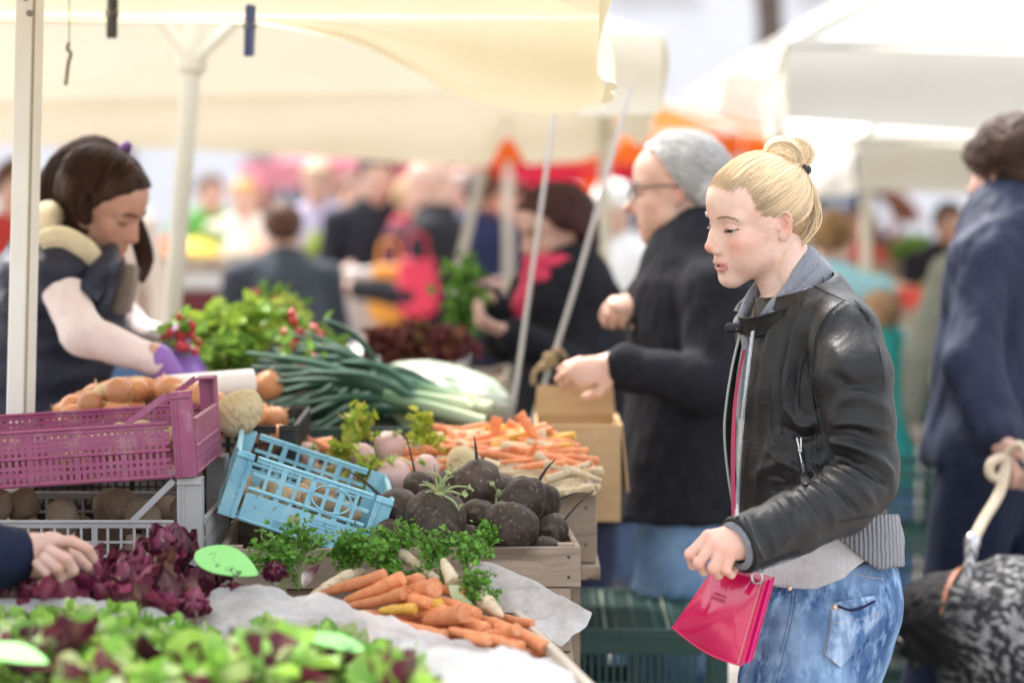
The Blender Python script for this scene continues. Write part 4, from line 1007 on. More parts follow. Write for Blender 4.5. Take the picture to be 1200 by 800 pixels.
def parasol(name, label, c, r, z, h, m, group=None):
    root = empty(name, (c[0], c[1], 0), label, 'parasol', group)
    n = 8; mb = MB(); ang = np.linspace(0, 2*np.pi, n+1)
    for i in range(n):
        a, b = ang[i], ang[i+1]; G = np.zeros((6, 6, 3))
        for p, v in enumerate(np.linspace(0, 1, 6)):
            for q, u in enumerate(np.linspace(0, 1, 6)):
                e = np.array([math.cos(a), math.sin(a)])*(1-u)+np.array([math.cos(b), math.sin(b)])*u
                G[p, q] = [c[0]+e[0]*r*(1-v*.98), c[1]+e[1]*r*(1-v*.98), z+h*v-.08*math.sin(math.pi*v)]
        mb.grid(G, thick=.004)
        e0 = np.array([c[0]+math.cos(a)*r, c[1]+math.sin(a)*r, z]); e1 = np.array([c[0]+math.cos(b)*r, c[1]+math.sin(b)*r, z])
        mb.grid([[e0, e1], [e0-[0, 0, .16], e1-[0, 0, .16]]], thick=.004)
    mb.build('canopy', m, root, auto=50)
    mb = MB(); mb.tube([(c[0], c[1], 0), (c[0], c[1], z+h)], .025, 10); mb.lathe([(.25, 0), (.25, .06), (.05, .1)], (c[0], c[1], 0), 16); mb.build('pole', mat('pole_white', (.7, .68, .62)), root)
    mb = MB()
    for i in range(n): mb.tube([(c[0], c[1], z+h*.55), (c[0]+math.cos(ang[i])*r*.96, c[1]+math.sin(ang[i])*r*.96, z+.02)], .008, 5)
    mb.build('ribs', mat('rib_grey', (.3, .3, .3), rough=.5), root)
    return root
def surroundings():
    ground()
    building('white_building', -26, 7.6, 34, 13, (.84, .83, .86), 'long white plastered building behind the stalls on the left, rows of dark windows', [-24+2.6*i for i in range(12)])
    building('pale_building', 8.0, 30, 33, 12, (.85, .84, .84), 'pale plastered building on the right behind the white canopies', [9.6+2.7*i for i in range(7)])
    CREAM = mat('cream_canvas', (.86, .80, .62), (.82, .75, .56), rough=.8, scale=2.5, bump=.25, bscale=500, trans=.12, spec=.1, bdist=.0006)
    PALE = mat('pale_canvas', (.78, .73, .60), (.75, .69, .56), rough=.8, scale=2.0, bump=.2, bscale=500, trans=.13, spec=.1, bdist=.0006)
    WHITE = mat('white_canvas', (.70, .675, .61), (.67, .64, .57), rough=.8, scale=2.0, bump=.2, bscale=400, trans=.22, spec=.1, bdist=.0006)
    ORA = mat('orange_canvas', (.80, .21, .04), (.74, .17, .03), rough=.8, trans=.5, spec=.1)
    RED = mat('red_canvas', (.62, .035, .075), (.55, .03, .06), rough=.8, trans=.45, spec=.1)
    PNK = mat('pink_canvas', (.78, .30, .38), (.74, .36, .42), rough=.8, trans=.4, spec=.1)
    # nearest canopy; its unseen front edge is placed to shade the front salads
    K = P(706, 20, 5.0); z = K[2]
    cor = [(K[0], K[1], z), (-3.0, K[1], z+.02), (-3.0, 3.5, z), (.134, 3.5, z)]
    def va(u):
        x = 706-u*(K[0]+3.0)/5.0*FP
        hem = np.interp(x, [0, 130, 300, 420, 490, 535, 600, 660, 706], [20, 20, 30, 52, 88, 115, 130, 136, 120]); return max(.02, S(hem-20, 5.0))
    cA = canopy('stall_canopy', 'nearest cream canvas canopy seen from below, its back flap rolled up on the left', cor, [(-1.4, 4.25, z+.5)], {0: va, 3: lambda u: .19}, CREAM, 'market canopies', polez=[1, 2], sag=.04, esag=.0, frame=False)
    # second canopy
    L_ = P(775, 40, 6.0); zb = L_[2]
    cor = [(L_[0], 6.0, zb), (-3.6, 6.0, zb+.27), (-3.6, 9.0, zb), (L_[0]+.02, 9.0, zb)]
    def v0(u):
        x = 775-u*(L_[0]+3.6)/6.0*FP; return S(np.interp(x, [300, 520, 600, 680, 705, 775], [4, 6, 30, 100, 100, 92]), 6.0)
    def v2(u):
        x = 600+(-3.6+u*(L_[0]+3.62))/9.0*FP; y = np.interp(x, [0, 200, 300, 420, 480, 578, 582, 598, 602, 680, 716], [160, 166, 172, 181, 187, 192, 150, 150, 192, 188, 176]); return S(y-(230-(zb-1.6)/9.0*FP), 9.0)
    canopy('stall_canopy', 'pale cream canopy behind the nearest one, grey shaded flap at its right corner', cor, [(-1.6, 7.5, zb+.8)], {0: v0, 2: v2, 3: lambda u: .20-.02*math.sin(u*9)}, PALE, 'market canopies', polez=[2, 3], sag=.08, frame=False)
    # right hand canopies
    c0 = P(923, 56, 7.0); zc = c0[2]
    cor = [(c0[0], c0[1], zc), (c0[0]+3.0, c0[1]-.45, zc-.02), (c0[0]+3.6, c0[1]+2.5, zc), (c0[0]+.25, c0[1]+2.9, zc)]
    canopy('stall_canopy', 'large white canopy on the right above the man in navy, its front flap in shade', cor, [(c0[0]+1.5, c0[1]+1.3, zc+.85)], {0: lambda u: .205+.03*math.sin(u*4), 3: lambda u: .20, 1: lambda u: .2}, WHITE, 'market canopies', polez=[2, 3], sag=.04)
    c0 = P(1004, 166, 10.0); zd = c0[2]
    cor = [(c0[0], c0[1], zd), (c0[0]+2.6, c0[1]-.5, zd), (c0[0]+3.2, c0[1]+2.3, zd), (c0[0]-.225, c0[1]+2.6, zd)]
    canopy('stall_canopy', 'low white canopy further back, right of the blonde woman\'s hair bun', cor, [(c0[0]+.9, c0[1]+1.2, zd+.8)], {0: lambda u: .20, 3: lambda u: .21, 1: lambda u: .2}, WHITE, 'market canopies', polez=[0, 1, 2, 3], sag=.03)
    c0 = P(846, 92, 12.5); ze = c0[2]
    cor = [(c0[0], c0[1], ze), (c0[0]+2.9, c0[1], ze), (c0[0]+2.9, c0[1]+2.8, ze), (c0[0], c0[1]+2.8, ze)]
    canopy('stall_canopy', 'white canopy far back whose left corner shows beside the tree trunk', cor, [(c0[0]+1.45, c0[1]+1.4, ze+.9)], {0: lambda u: .26, 3: lambda u: .26}, WHITE, 'market canopies', polez=[0, 1, 2, 3], sag=.03)
    c0 = P(868, 157, 11.0); zo = c0[2]
    cor = [(c0[0]-1.1, c0[1]+.1, zo-.02), (c0[0], c0[1], zo), (c0[0]+.5, c0[1]+1.2, zo), (c0[0]-1.3, c0[1]+1.6, zo)]
    canopy('orange_canopy', 'bright orange canopy behind the grey haired man\'s head', cor, [(c0[0]-.42, c0[1]+.6, zo+.20)], {0: lambda u: .10, 3: lambda u: .1, 1: lambda u: .1}, ORA, 'market canopies', polez=[0, 1, 2, 3], sag=.02)
    c0 = P(490, 178, 14.0); c1 = P(770, 176, 13.0)
    cor = [tuple(c0), tuple(c1), (c1[0]+.3, c1[1]+2.5, c1[2]), (c0[0], c0[1]+2.5, c0[2])]
    canopy('red_canopy', 'crimson canopy far back between the pink parasol and the orange canopy', cor, [((c0[0]+c1[0])/2, 14.9, c0[2]+.55)], {0: lambda u: .16, 3: lambda u: .16}, RED, 'market canopies', polez=[0, 1, 2, 3], sag=.02)
    c = P(392, 200, 15.0); parasol('market_parasol', 'pale pink parasol with wide segments behind the left hand stalls', (c[0], c[1]), .58, c[2]+.05, .24, PNK)
    # hanging orange cloths
    for px_, y0, y1, d, lb, m in [(590, 128, 205, 12.2, 'narrow orange cloth hanging in the gap between the two cream flaps', ORA), (690, 205, 262, 12.6, 'orange cloth hanging under the crimson canopy beside the rope', ORA)]:
        a, b = P(px_-9, y0, d), P(px_+9, y1, d); G = [[(a[0]+(b[0]-a[0])*u, a[1]+.02*math.sin(u*7+v*3), a[2]+(b[2]-a[2])*v) for u in np.linspace(0, 1, 6)] for v in np.linspace(0, 1, 8)]
        mb = MB(); mb.grid(G, thick=.004); tag(mb.build('hanging_cloth', m), lb, 'cloth')
    # posts and braces
    PW = mat('pole_white', (.62, .58, .47), (.56, .52, .42), rough=.45, scale=8)
    a, b = P(36, -30, 4.3), P(24, 492, 4.3); root = empty('tent_pole', (b[0]-.03, b[1], 0), 'white square tent pole in front of the vegetable seller, at the left edge', 'pole')
    dn = unit(b-a); foot = b+dn*(b[2]/-dn[2])
    mb = MB(); mb.bar(a+(a-b)*.02, foot, .040, .040, bev=.005); mb.build('shaft', mat('pole_bright', (.80, .78, .72), (.74, .72, .66), rough=.45, scale=8), root)
    mb = MB(); mb.bar(a+[.012, -.0225, 0], foot+[.012, -.0225, 0], .004, .003); mb.build('groove', mat('pole_groove', (.35, .30, .20), rough=.6), root)
    mb = MB()
    for t in (.055, .09): mb.lathe([(.006, 0), (.006, .004), (.004, .006)], a+(b-a)*t+[(.004 if t > .06 else -.004), -.0205, 0], 12, align((0, -1, 0)))
    mb.build('bolt', mat('bolt', (.25, .24, .22), rough=.4, metal=.7), root)
    a, b = P(231, 5, 5.8), P(199, 400, 5.8); dn = unit(b-a); foot = b+dn*(b[2]/-dn[2])
    root = empty('tent_pole', (foot[0], foot[1], 0), 'round cream tent pole behind the seller, with two braces spreading at its top', 'pole')
    mb = MB(); mb.tube([a-dn*.05, foot], .0225, 14); mb.build('shaft', PW, root)
    mb = MB(); mb.tube([P(226, 73, 5.78), P(176, 8, 5.78)], .014, 8); mb.tube([P(226, 73, 5.78), P(290, 13, 5.78)], .014, 8); mb.build('brace', PW, root)
    mb = MB(); mb.tube([P(226.5, 62, 5.8), P(225, 84, 5.8)], .034, 12); mb.build('collar', mat('pole_collar', (.55, .50, .40), rough=.5), root)
    # straps
    RP = mat('webbing', (.50, .47, .44), (.58, .55, .52), rough=.85, scale=150, bump=.5, bscale=400)
    def strap(pts, w, label, knot=None):
        p = np.array([P(*q) for q in pts]); mb = MB(); mb.tube(catmull(p, 24), w, 8, flat=.35, upv=(0, 1, .01)); o = mb.build('tie_strap', RP); tag(o, label, 'strap')
        if knot is not None:
            k = P(*knot); mb = MB()
            for i in range(6): mb.sphere(k+np.array([.012*math.sin(i*2.1), -.004, .012*math.cos(i*1.7)]), (.013, .010, .011), 10, 8)
            mb.tube(catmull([k, k+[-.03, -.01, -.02], k+[-.035, -.01, -.05]], 10), .006, 6); mb.tube(catmull([k, k+[.02, -.01, .03], k+[.04, -.01, .01]], 10), .006, 6)
            mb.build('knot', mat('rope_knot', (.42, .30, .17), (.36, .25, .14), rough=.9, bump=.5, scale=120), o)
    strap([(654, 100, 5.6), (622, 330, 5.55), (598, 500, 5.5)], .0052, 'grey webbing strap hanging down in front of the red scarf')
    strap([(740, 100, 5.6), (676, 330, 5.55), (622, 500, 5.5)], .0058, 'grey webbing strap with a brown rope knot, slanting beside the man in black', (643, 424, 5.5))
    strap([(566, 200, 8.6), (548, 270, 8.5), (530, 350, 8.4)], .016, 'grey strap slanting down above the bunch of herbs')
    # clothes pegs and the string hung from the hem
    for (x, y0, y1, d, c, lb) in [(132, -2, 45, 4.9, (.045, .045, .04), 'dark clip hanging from the hem of the near canopy'), (294, 6, 66, 4.9, (.05, .085, .25), 'blue plastic clip on the hem of the near canopy')]:
        root = empty('hem_clip', P(x, y1, d), lb, 'clip'); mb = MB(); a, b = P(x-1, y0, d), P(x+(0 if x < 200 else -1), y1, d)
        m = mat('clip_%d' % x, c, rough=.45)
        mb.bar(a+[0, -.012, 0], b+[.003, -.006, 0], .022, .008, bev=.002); mb.build('jaw', m, root); mb = MB(); mb.bar(a+[0, .012, 0], b+[-.003, .008, 0], .022, .008, bev=.002); mb.build('jaw', m, root)
        mb = MB(); mb.tube([(a+b)/2+[-.014, 0, .01], (a+b)/2+[.014, 0, .01]], .006, 8); mb.build('spring', mat('spring', (.4, .4, .4), metal=1, rough=.4), root)
    mb = MB(); mb.tube(np.array([P(81, -6, 4.6), P(81, 50, 4.6)]), .0012, 5); mb.tube(catmull([P(81, 50, 4.6), P(79, 58, 4.6), P(83, 63, 4.6), P(80, 75, 4.6), P(77, 100, 4.6)], 16), .0042, 6); tag(mb.build('hook_string', mat('string_green', (.26, .28, .18), rough=.7)), 'thin string with a small metal hook hanging beside the left pole', 'string')
    # bare tree
    root = empty('tree', P(903, 230, 22)*[1, 1, 0], 'dark tree trunk in front of the white buildings, above the white canopies', 'tree'); b = ORG[root.name]
    BK = mat('bark', (.085, .062, .05), (.14, .11, .085), rough=.95, scale=8, bump=.8, bscale=30, bdist=.02)
    mb = MB(); tr = catmull([b, b+[.06, 0, 2.0], b+[-.05, 0, 4.0], b+[.1, .1, 6.5], b+[0, 0, 9]], 26); mb.tube(tr, np.linspace(.20, .05, 26)*(1+.12*np.sin(np.arange(26)*1.7)), 12); mb.build('trunk', BK, root)
    mb = MB(); rg = np.random.default_rng(5)
    for i in range(34):
        t = rg.uniform(.5, 1); s_ = tr[int(t*25)]; a = rg.uniform(0, 6.28); L = rg.uniform(1, 2.6)*(1.3-t); e = s_+np.array([math.cos(a)*L, math.sin(a)*L, L*.8]); mb.tube(catmull([s_, (s_+e)/2+[0, 0, .1], e], 8), np.linspace(.05, .012, 8), 6)
        for k in range(4):
            f = e+rg.normal(0, .5, 3); mb.tube([(s_+e)/2+(e-s_)*.1*k, f], np.array([.014, .004]), 4)
    mb.build('crown', BK, root)
# ------------------------------------------------------------------ crates and vegetables
PR = np.random.default_rng(21)
def inst(o0, name, loc, rot=None, scale=1.0, label=None, cat=None, group=None):
    """a further copy of a thing (children copied too)"""
    o = o0.copy(); o.name = name; COL.objects.link(o); o.location = loc; o.scale = (scale,)*3 if np.isscalar(scale) else scale
    if rot is not None: o.rotation_euler = Matrix(rot.tolist()).to_euler() if isinstance(rot, np.ndarray) else rot
    for ch in list(o0.children): dup_tree(ch, o)
    for k in ('label', 'category', 'group'):
        if k in o: del o[k]
    return tag(o, label, cat, group)
def wall_bars(mb, w, h, t, bars, solid, M, c, dz=0.0):
    """wall panel in local x (width) z (height); solid: list of (x0,x1,z0,z1) plates as fractions, bars: list of ('v'|'h',pos,a,b,width)"""
    M = np.asarray(M)
    def put(x0, x1, z0, z1, tt):
        mb.box(np.asarray(c)+M@np.array([(x0+x1)/2, 0, (z0+z1)/2]), (x1-x0, tt, z1-z0), M, min(.0012, tt*.3))
    for (x0, x1, z0, z1) in solid: put(-w/2+x0*w, -w/2+x1*w, z0*h, z1*h, t)
    for (k, p, a, b, bw) in bars:
        if k == 'v': put(-w/2+p*w-bw/2, -w/2+p*w+bw/2, a*h, b*h, t*.72)
        else: put(-w/2+a*w, -w/2+b*w, p*h-bw/2, p*h+bw/2, t*.66)
def crate(name, label, c, w, d, h, yaw, m, cells=5, rows=(6, 4), group=None, tilt=None, fine=.0035, post=.05, post_h=1.0, gusset=False, solidlow=.0, t=.004, floor=True, cat='crate', band=.5, topband=.10):
    rot = Matrix.Rotation(yaw, 3, 'Z') if tilt is None else tilt
    root = empty(name, c, label, cat, group, rot=rot.to_euler())
    Mx = np.eye(3); My = np.array([[0, -1, 0], [1, 0, 0], [0, 0, 1.0]])
    for nm, ww, off, M in [('front_wall', w, (0, -d/2+t/2, 0), Mx), ('back_wall', w, (0, d/2-t/2, 0), Mx), ('side_wall', d, (-w/2+t/2, 0, 0), My), ('side_wall', d, (w/2-t/2, 0, 0), My)]:
        mb = MB(); inner = ww-2*t-.002; pf = post/inner; nc = cells if ww == w else max(2, int(cells*d/w))
        solid = [(pf, 1-pf, 1-topband, 1.0), (pf, 1-pf, 0, .07+solidlow), (pf, 1-pf, band-.03, band+.03)]
        bars = []
        for i in range(nc+1):
            p = pf+(1-2*pf)*i/nc
            if 0 < i < nc: bars.append(('v', p, .0, .999, .010))
            if i < nc:
                nv = rows[0]
                for k in range(1, nv): bars.append(('v', p+(1-2*pf)/nc*k/nv, .05+solidlow, 1-topband+.02, fine))
        for z in np.linspace(.09+solidlow, band-.05, rows[1]//2+1)[1:-1] if rows[1] > 1 else []: bars.append(('h', z, pf, 1-pf, fine))
        for z in np.linspace(band+.04, 1-topband, rows[1]//2+2)[1:-1] if rows[1] > 1 else []: bars.append(('h', z, pf, 1-pf, fine))
        wall_bars(mb, inner, h, t, bars, solid, M, off)
        # rims
        for z, e in ((h-.003, .010), (.004, .008), (h*band, .007)):
            mb.box(np.array(off)+M@np.array([0, 0, z]), (inner-2*post, t+e*.5, .004), M, .0012)
        if gusset and ww == w:
            for q in (-1, 1):
                x1 = q*(inner/2-post); x0 = q*(inner/2-post-.068)
                mb.bar(np.array(off)+np.array([x0, 0, h*.985]), np.array(off)+np.array([x1, 0, h*post_h-.004]), .010, t*.9, upv=(0, 1, 0))
        mb.build(nm, m, root, True)
    for sx in (-1, 1):
        for sy in (-1, 1):
            mb = MB(); ph = h*post_h
            mb.box((sx*(w/2-post/2), sy*(d/2-t/2-.0005), ph/2), (post, t+.001, ph), None, .001); mb.box((sx*(w/2-t/2-.0005), sy*(d/2-t-post*.35), ph/2), (t+.001, post*.7, ph), None, .001)
            mb.box((sx*(w/2-post/2), sy*(d/2+.001), ph-.008), (post, .006, .005), None, .001); mb.box((sx*(w/2-post*.75), sy*(d/2+.0015), ph/2), (.003, .004, ph*.96), None, .0008)
            if post_h > 1: mb.box((sx*(w/2-post/2), sy*(d/2-.02), ph-.003), (post, .036, .004), None, .001)
            mb.build('corner_post', m, root, True)
    if floor:
        mb = MB()
        for i in range(int(d/.022)): mb.box((0, -d/2+.012+i*.022, .004), (w-.01, .014, .004))
        mb.build('bottom', m, root, True)
    return root
def wood_crate(name, label, c, w, d, h, yaw, group=None, t=.010, boards=1, rot=None):
    WD_ = WOOD(); root = empty(name, c, label, 'crate', group, rot=(0, 0, yaw) if rot is None else rot)
    for nm, sx, sy, L, ax in [('front_board', 0, -1, w, 'x'), ('back_board', 0, 1, w, 'x'), ('side_board', -1, 0, d, 'y'), ('side_board', 1, 0, d, 'y')]:
        mb = MB()
        for k in range(boards):
            bh = h/boards-(.008 if boards > 1 else 0); z = h/boards*k+bh/2
            if ax == 'x': mb.box((0, sy*(d/2-t/2), z), (w, t, bh), None, .0015)
            else: mb.box((sx*(w/2-t/2), 0, z), (t, d-2*t-.002, bh), None, .0015)
        o = mb.build(nm, WD_, root, True)
        mb = MB()
        if ax == 'x':
            for q in (-1, 1):
                for z in (.25, .75): mb = MB(); mb.lathe([(.0028, 0), (.0028, .001), (.001, .0016)], (q*(w/2-.02), sy*(d/2), h*z), 8, align((0, sy, 0))); mb.build('nail', mat('nail', (.08, .07, .065), rough=.5, metal=.6), o)
    mb = MB()
    for i in range(4): mb.box((0, -d/2+d*(i+.5)/4, .004), (w-2*t-.002, d/4-.01, .006))
    mb.build('bottom', WD_, root, True)
    for sx in (-1, 1):
        for sy in (-1, 1): mb = MB(); mb.box((sx*(w/2-t-.014), sy*(d/2-t-.014), h*.52), (.025, .025, h*1.04)); mb.build('corner_post', WD_, root, True)
    return root
def WOOD(): return mat('weathered_wood', (.30, .225, .16), (.42, .345, .27), rough=.85, scale=26, bump=.6, bscale=110, stretch=(.16, 1, 1), bdist=.002, spots=[(18, .60, .70, (.16, .115, .085))], spec=.2, rand=.12)
def WOODY(): return mat('weathered_wood_plank', (.33, .25, .18), (.45, .37, .29), rough=.85, scale=26, bump=.6, bscale=110, stretch=(1, .16, 1), bdist=.002, spots=[(18, .60, .70, (.17, .12, .09))], spec=.2)
def root_veg(mb, pts, rad, n=14, wob=.06, col=None, seed=0, ringed=True):
    p = np.asarray(pts); m = len(p); rg = np.random.default_rng(seed+100)
    rr = np.asarray(rad)*(1+wob*fbm(p*1.0, 90, 2, seed)) 
    if ringed: rr = rr*(1+.018*rg.normal(size=m))
    mb.tube(p, rr, n, True, col)
def carrot(name, a, b, ra, rb, label, group, c1=(.72, .22, .07), bend=.0, seed=0, kind='carrot', cut=True, m=None):
    """a = thin end, b = crown"""
    a = np.asarray(a); b = np.asarray(b); ax = unit(b-a); sd = unit(np.cross(ax, (0, 0, 1))); L = np.linalg.norm(b-a); n = 26; t = np.linspace(0, 1, n); rg = np.random.default_rng(seed)
    pts = a+(b-a)*t[:, None]+sd*(bend*L*np.sin(np.pi*t))[:, None]+np.array([0, 0, 1])*(.012*L*np.sin(np.pi*t*1.7+seed))[:, None]
    r = ra+(rb-ra)*t**.55; r[-1] *= .90; r[-2] *= .98
    r = np.concatenate([[ra*.35], r]); pts = np.concatenate([[a-ax*ra*.8], pts])
    c = np.tile(np.ones(3), (len(pts), 1))*(.93+.14*rg.random((len(pts), 1)))
    mb = MB(); root_veg(mb, pts, r, 16, .10, c, seed)
    if cut: mb.lathe([(r[-1]*.99, 0), (r[-1]*.80, .0008), (r[-1]*.42, .0006), (r[-1]*.36, .0014), (0.0003, .0010)], pts[-1], 16, align(ax), np.tile((1.05, 1.12, 1.2), (80, 1)))
    mm = m or mat('carrot_skin', (.74, .29, .125), (.66, .23, .10), rough=.55, scale=60, bump=.5, bscale=160, vcol=True, spec=.3, rand=.14, bdist=.0014, spots=[(210, .62, .70, (.28, .11, .05)), (35, .58, .72, (.74, .36, .20))], sss=.08, sscale=.004)
    o = mb.build(name, mm); return tag(o, label, kind, group)
def leaf_grid(L, W, cup, curl, nu=6, nv=5, shape=None, fold=0.0, ruff=0.0, seed=0):
    """local leaf: x along, y across, z up"""
    t = np.linspace(0, 1, nu); s = np.linspace(-1, 1, nv)
    w = (np.sin(np.pi*np.clip(t, 0.02, 1)**.75)**.8*(1-.25*t)+.10*(1-t)) if shape is None else np.interp(t, np.linspace(0, 1, len(shape)), shape)
    G = np.zeros((nu, nv, 3))
    ang = curl*t; x = np.cumsum(np.cos(ang))*L/nu; z = np.cumsum(np.sin(ang))*L/nu
    for i in range(nu):
        for j in range(nv):
            y = s[j]*W*.5*w[i]; zz = cup*(s[j]**2)*w[i]*W+fold*abs(s[j])*W+ruff*W*math.sin(t[i]*17+seed+s[j]*4)*abs(s[j])
            G[i, j] = [x[i]-math.sin(ang[i])*zz, y, z[i]+math.cos(ang[i])*zz]
    return G
def leafpile(name, label, cat, spots, mats_cols, Lr, Wr, mtl, kind=None, parent=None, seed=0, cupr=(.1, .5), curlr=(-.5, 1.2), shape=None, ruff=0.0):
    rg = np.random.default_rng(seed); mb = MB()
    for p in spots:
        G = leaf_grid(rg.uniform(*Lr), rg.uniform(*Wr), rg.uniform(*cupr), rg.uniform(*curlr), shape=shape, ruff=ruff, seed=rg.uniform(0, 6))
        M = eul(rg.normal(0, .7), rg.uniform(-1.1, .5), rg.uniform(0, 6.28)); c = mats_cols[rg.integers(len(mats_cols))]*(.75+.5*rg.random())
        nu, nv = G.shape[:2]; cc = np.tile(c, (nu*nv, 1)); ss = np.abs(np.tile(np.linspace(-1, 1, nv), nu)); cc = cc+np.array([.10, .10, .05])*((ss < .2)*.6)[:, None]
        mb.grid(G@M.T+p, cc)
    o = mb.build(name, mtl, parent, auto=None)
    if parent is None: tag(o, label, cat, kind=kind)
    return o
def radicchio(name, c, r, label, seed, dark=.5, openness=.5, tall=1.0, group='radicchio heads'):
    rg = np.random.default_rng(seed); mb = MB()
    n = 26
    for i in range(n):
        f = i/n; a = i*2.4+rg.normal(0, .25); out = .15+.95*f*openness*1.3
        L = r*(1.25+.5*rg.random())*tall; W = r*(1.15+.5*rg.random())
        G = leaf_grid(L, W, .26*rg.uniform(.5, 1.4), rg.uniform(.5, 2.3), 9, 9, ruff=.075, seed=rg.uniform(0, 6), shape=[.22, .40, .66, .9, 1.0, 1.0, .85, .5, .2])
        nu, nv = 9, 9; t = np.repeat(np.linspace(0, 1, nu), nv); s = np.tile(np.linspace(-1, 1, nv), nu)
        base = np.array([.20, .025, .065])*(1-dark)+np.array([.085, .022, .035])*dark
        base = base*(.6+.9*rg.random()); pink = np.array([.42, .06, .16])
        k = (rg.random() < .45)*.65; cc = np.tile(base*(1-k)+pink*k*.7, (nu*nv, 1))
        rib = np.clip(1-np.abs(s)/(.16*(1.2-t)), 0, 1)*np.clip(1.1-t*1.05, 0, 1); cc = cc*(1-rib[:, None])+np.array([.70, .60, .52])*rib[:, None]
        vein = (np.abs(np.sin(s*7+t*3)) > .96)*.35; cc = cc*(1-vein[:, None])+np.array([.45, .16, .24])*vein[:, None]
        tiltv = R(88)-out*R(78)
        M = rotm('Z', a)@rotm('Y', -tiltv)@rotm('X', rg.normal(0, .25)); off = np.array([math.cos(a), math.sin(a), 0])*r*.16*(.3+f)
        mb.grid(G@M.T+np.asarray(c)-[0, 0, r*.55]+off, cc)
    mb.lathe([(r*.18, -r*.7), (r*.24, -r*.5), (r*.1, -r*.2)], c, 10, None, (.6, .5, .4))
    o = mb.build(name, mat('radicchio_leaf', (1, 1, 1), (.8, .78, .8), rough=.42, scale=50, bump=.5, bscale=120, vcol=True, spec=.4, trans=.18, bdist=.002), auto=None); return tag(o, label, 'radicchio', group)
def parsley(name, base, dirs, L, label, seed, n=9, group='bunches of parsley', leaf=.008, dark=1.0):
    root = empty(name, base, label, 'parsley', group); rg = np.random.default_rng(seed); st = MB(); lf_ = MB()
    for i in range(n):
        d = unit(np.asarray(dirs, float)+rg.normal(0, .38, 3)); l = L*rg.uniform(.65, 1.1); e = base+d*l+np.array([0, 0, .02*rg.random()]); mid = (base+e)/2+np.array([0, 0, .18*l])
        c = catmull([base+rg.normal(0, .004, 3), mid, e], 12); st.tube(c, np.linspace(.0016, .0007, 12), 5, False)
        for k in range(7):
            t = .42+.58*k/6; q = c[int(t*11)]; sd = rg.normal(0, 1, 3); sd = unit(sd-d*(sd@d)+d*.4); q2 = q+sd*L*.20*rg.uniform(.5, 1.1); st.tube([q, q2], .0006, 4, False)
            for j in range(7):
                s_ = leaf*rg.uniform(.7, 1.5); o = q2+rg.normal(0, leaf*.85, 3); G = leaf_grid(s_*1.5, s_*1.5, rg.uniform(-.2, .4), rg.uniform(-.6, .9), 4, 5, shape=[.15, .7, 1.0, .55], ruff=.12, seed=rg.uniform(0, 6))
                M = eul(rg.normal(0, .7), rg.normal(-.2, .6), rg.uniform(0, 6.28)); g = np.array([.075, .19, .028])*(.6+.9*rg.random())*dark+np.array([.06, .05, .01])*rg.random(); lf_.grid(G@M.T+o, np.tile(g, (20, 1)))
    st.build('stems', mat('parsley_stem', (.26, .36, .10), (.34, .42, .16), rough=.6, trans=.1), root); lf_.build('leaves', mat('parsley_leaf', (1, 1, 1), (.85, .9, .8), rough=.5, scale=80, vcol=True, spec=.35, trans=.25), root, auto=None)
    return root
def sheet(name, rows, m, label, cat='plastic sheet', n=(26, 60), ruff=.004, seed=0, sc_=14, parent=None):
    """rows: list of polylines (each a list of (px,py,d)); lofted and crumpled"""
    A = np.array([catmull(np.array([P(*q) for q in r]), n[1]) for r in rows]); G = np.array([catmull(A[:, j], n[0]) for j in range(n[1])]).transpose(1, 0, 2)
    Nn = np.cross(np.gradient(G, axis=0), np.gradient(G, axis=1)); Nn /= np.linalg.norm(Nn, axis=2)[..., None]+1e-9
    w = np.abs(fbm(G.reshape(-1, 3), sc_, 4, seed)).reshape(G.shape[:2])*1.4-.5
    G = G+Nn*(ruff*w)[..., None]
    mb = MB(); mb.grid(G); o = mb.build(name, m, parent, auto=None); return tag(o, label, cat) if parent is None else o
def lumpy(D, a, seed): return 1+a*fbm(D, 1.6, 3, seed)
def tagboard(name, c, ex, ey, size, strokes, label, seed=0, m=None):
    """leaf shaped green price tag; ex along the leaf, ey across (unit vectors), strokes in leaf coordinates"""
    ex = unit(ex); ey = unit(ey-ex*(ey@ex)); nz = unit(np.cross(ex, ey)); nz = nz if nz[1] < 0 else -nz
    n = 60; t = np.linspace(0, 1, n); L, W = size
    w = np.sin(np.pi*t**.80)**.75*(1+.05*np.cos(t*np.pi))
    w = w*W/2*(1+.030*np.abs(np.sin(np.arange(n)*1.57)))
    top = [ex*(x-.5)*L+ey*y for x, y in zip(t, w)]; bot = [ex*(x-.5)*L-ey*y for x, y in zip(t, w)][::-1]
    poly = np.array(top+bot[1:-1])+c
    mb = MB(); ctr = poly.mean(0); k = len(poly); bend = lambda X: X+nz*(.05*((X-c)@ey)**2/W*4)[:, None]
    V = np.concatenate([bend(poly), bend(poly)-nz*.0016]); F = [tuple(range(k)), tuple(range(k, 2*k))[::-1]]+[(i, (i+1) % k, k+(i+1) % k, k+i) for i in range(k)]
    mb.add(V, F); o = mb.build(name, m or mat('green_card', (.27, .64, .20), (.25, .60, .18), rough=.6, scale=12), auto=20)
    mb = MB()
    for s_ in strokes:
        p = np.array([c+ex*(x*L)+ey*(y*W) for x, y in s_]); p = bend(p)+nz*.0009; mb.tube(catmull(p, max(6, len(p)*5)), .0011, 5)
    if strokes: mb.build('handwriting', mat('pencil', (.035, .05, .04), rough=.7), o)
    return tag(o, label, 'price tag')
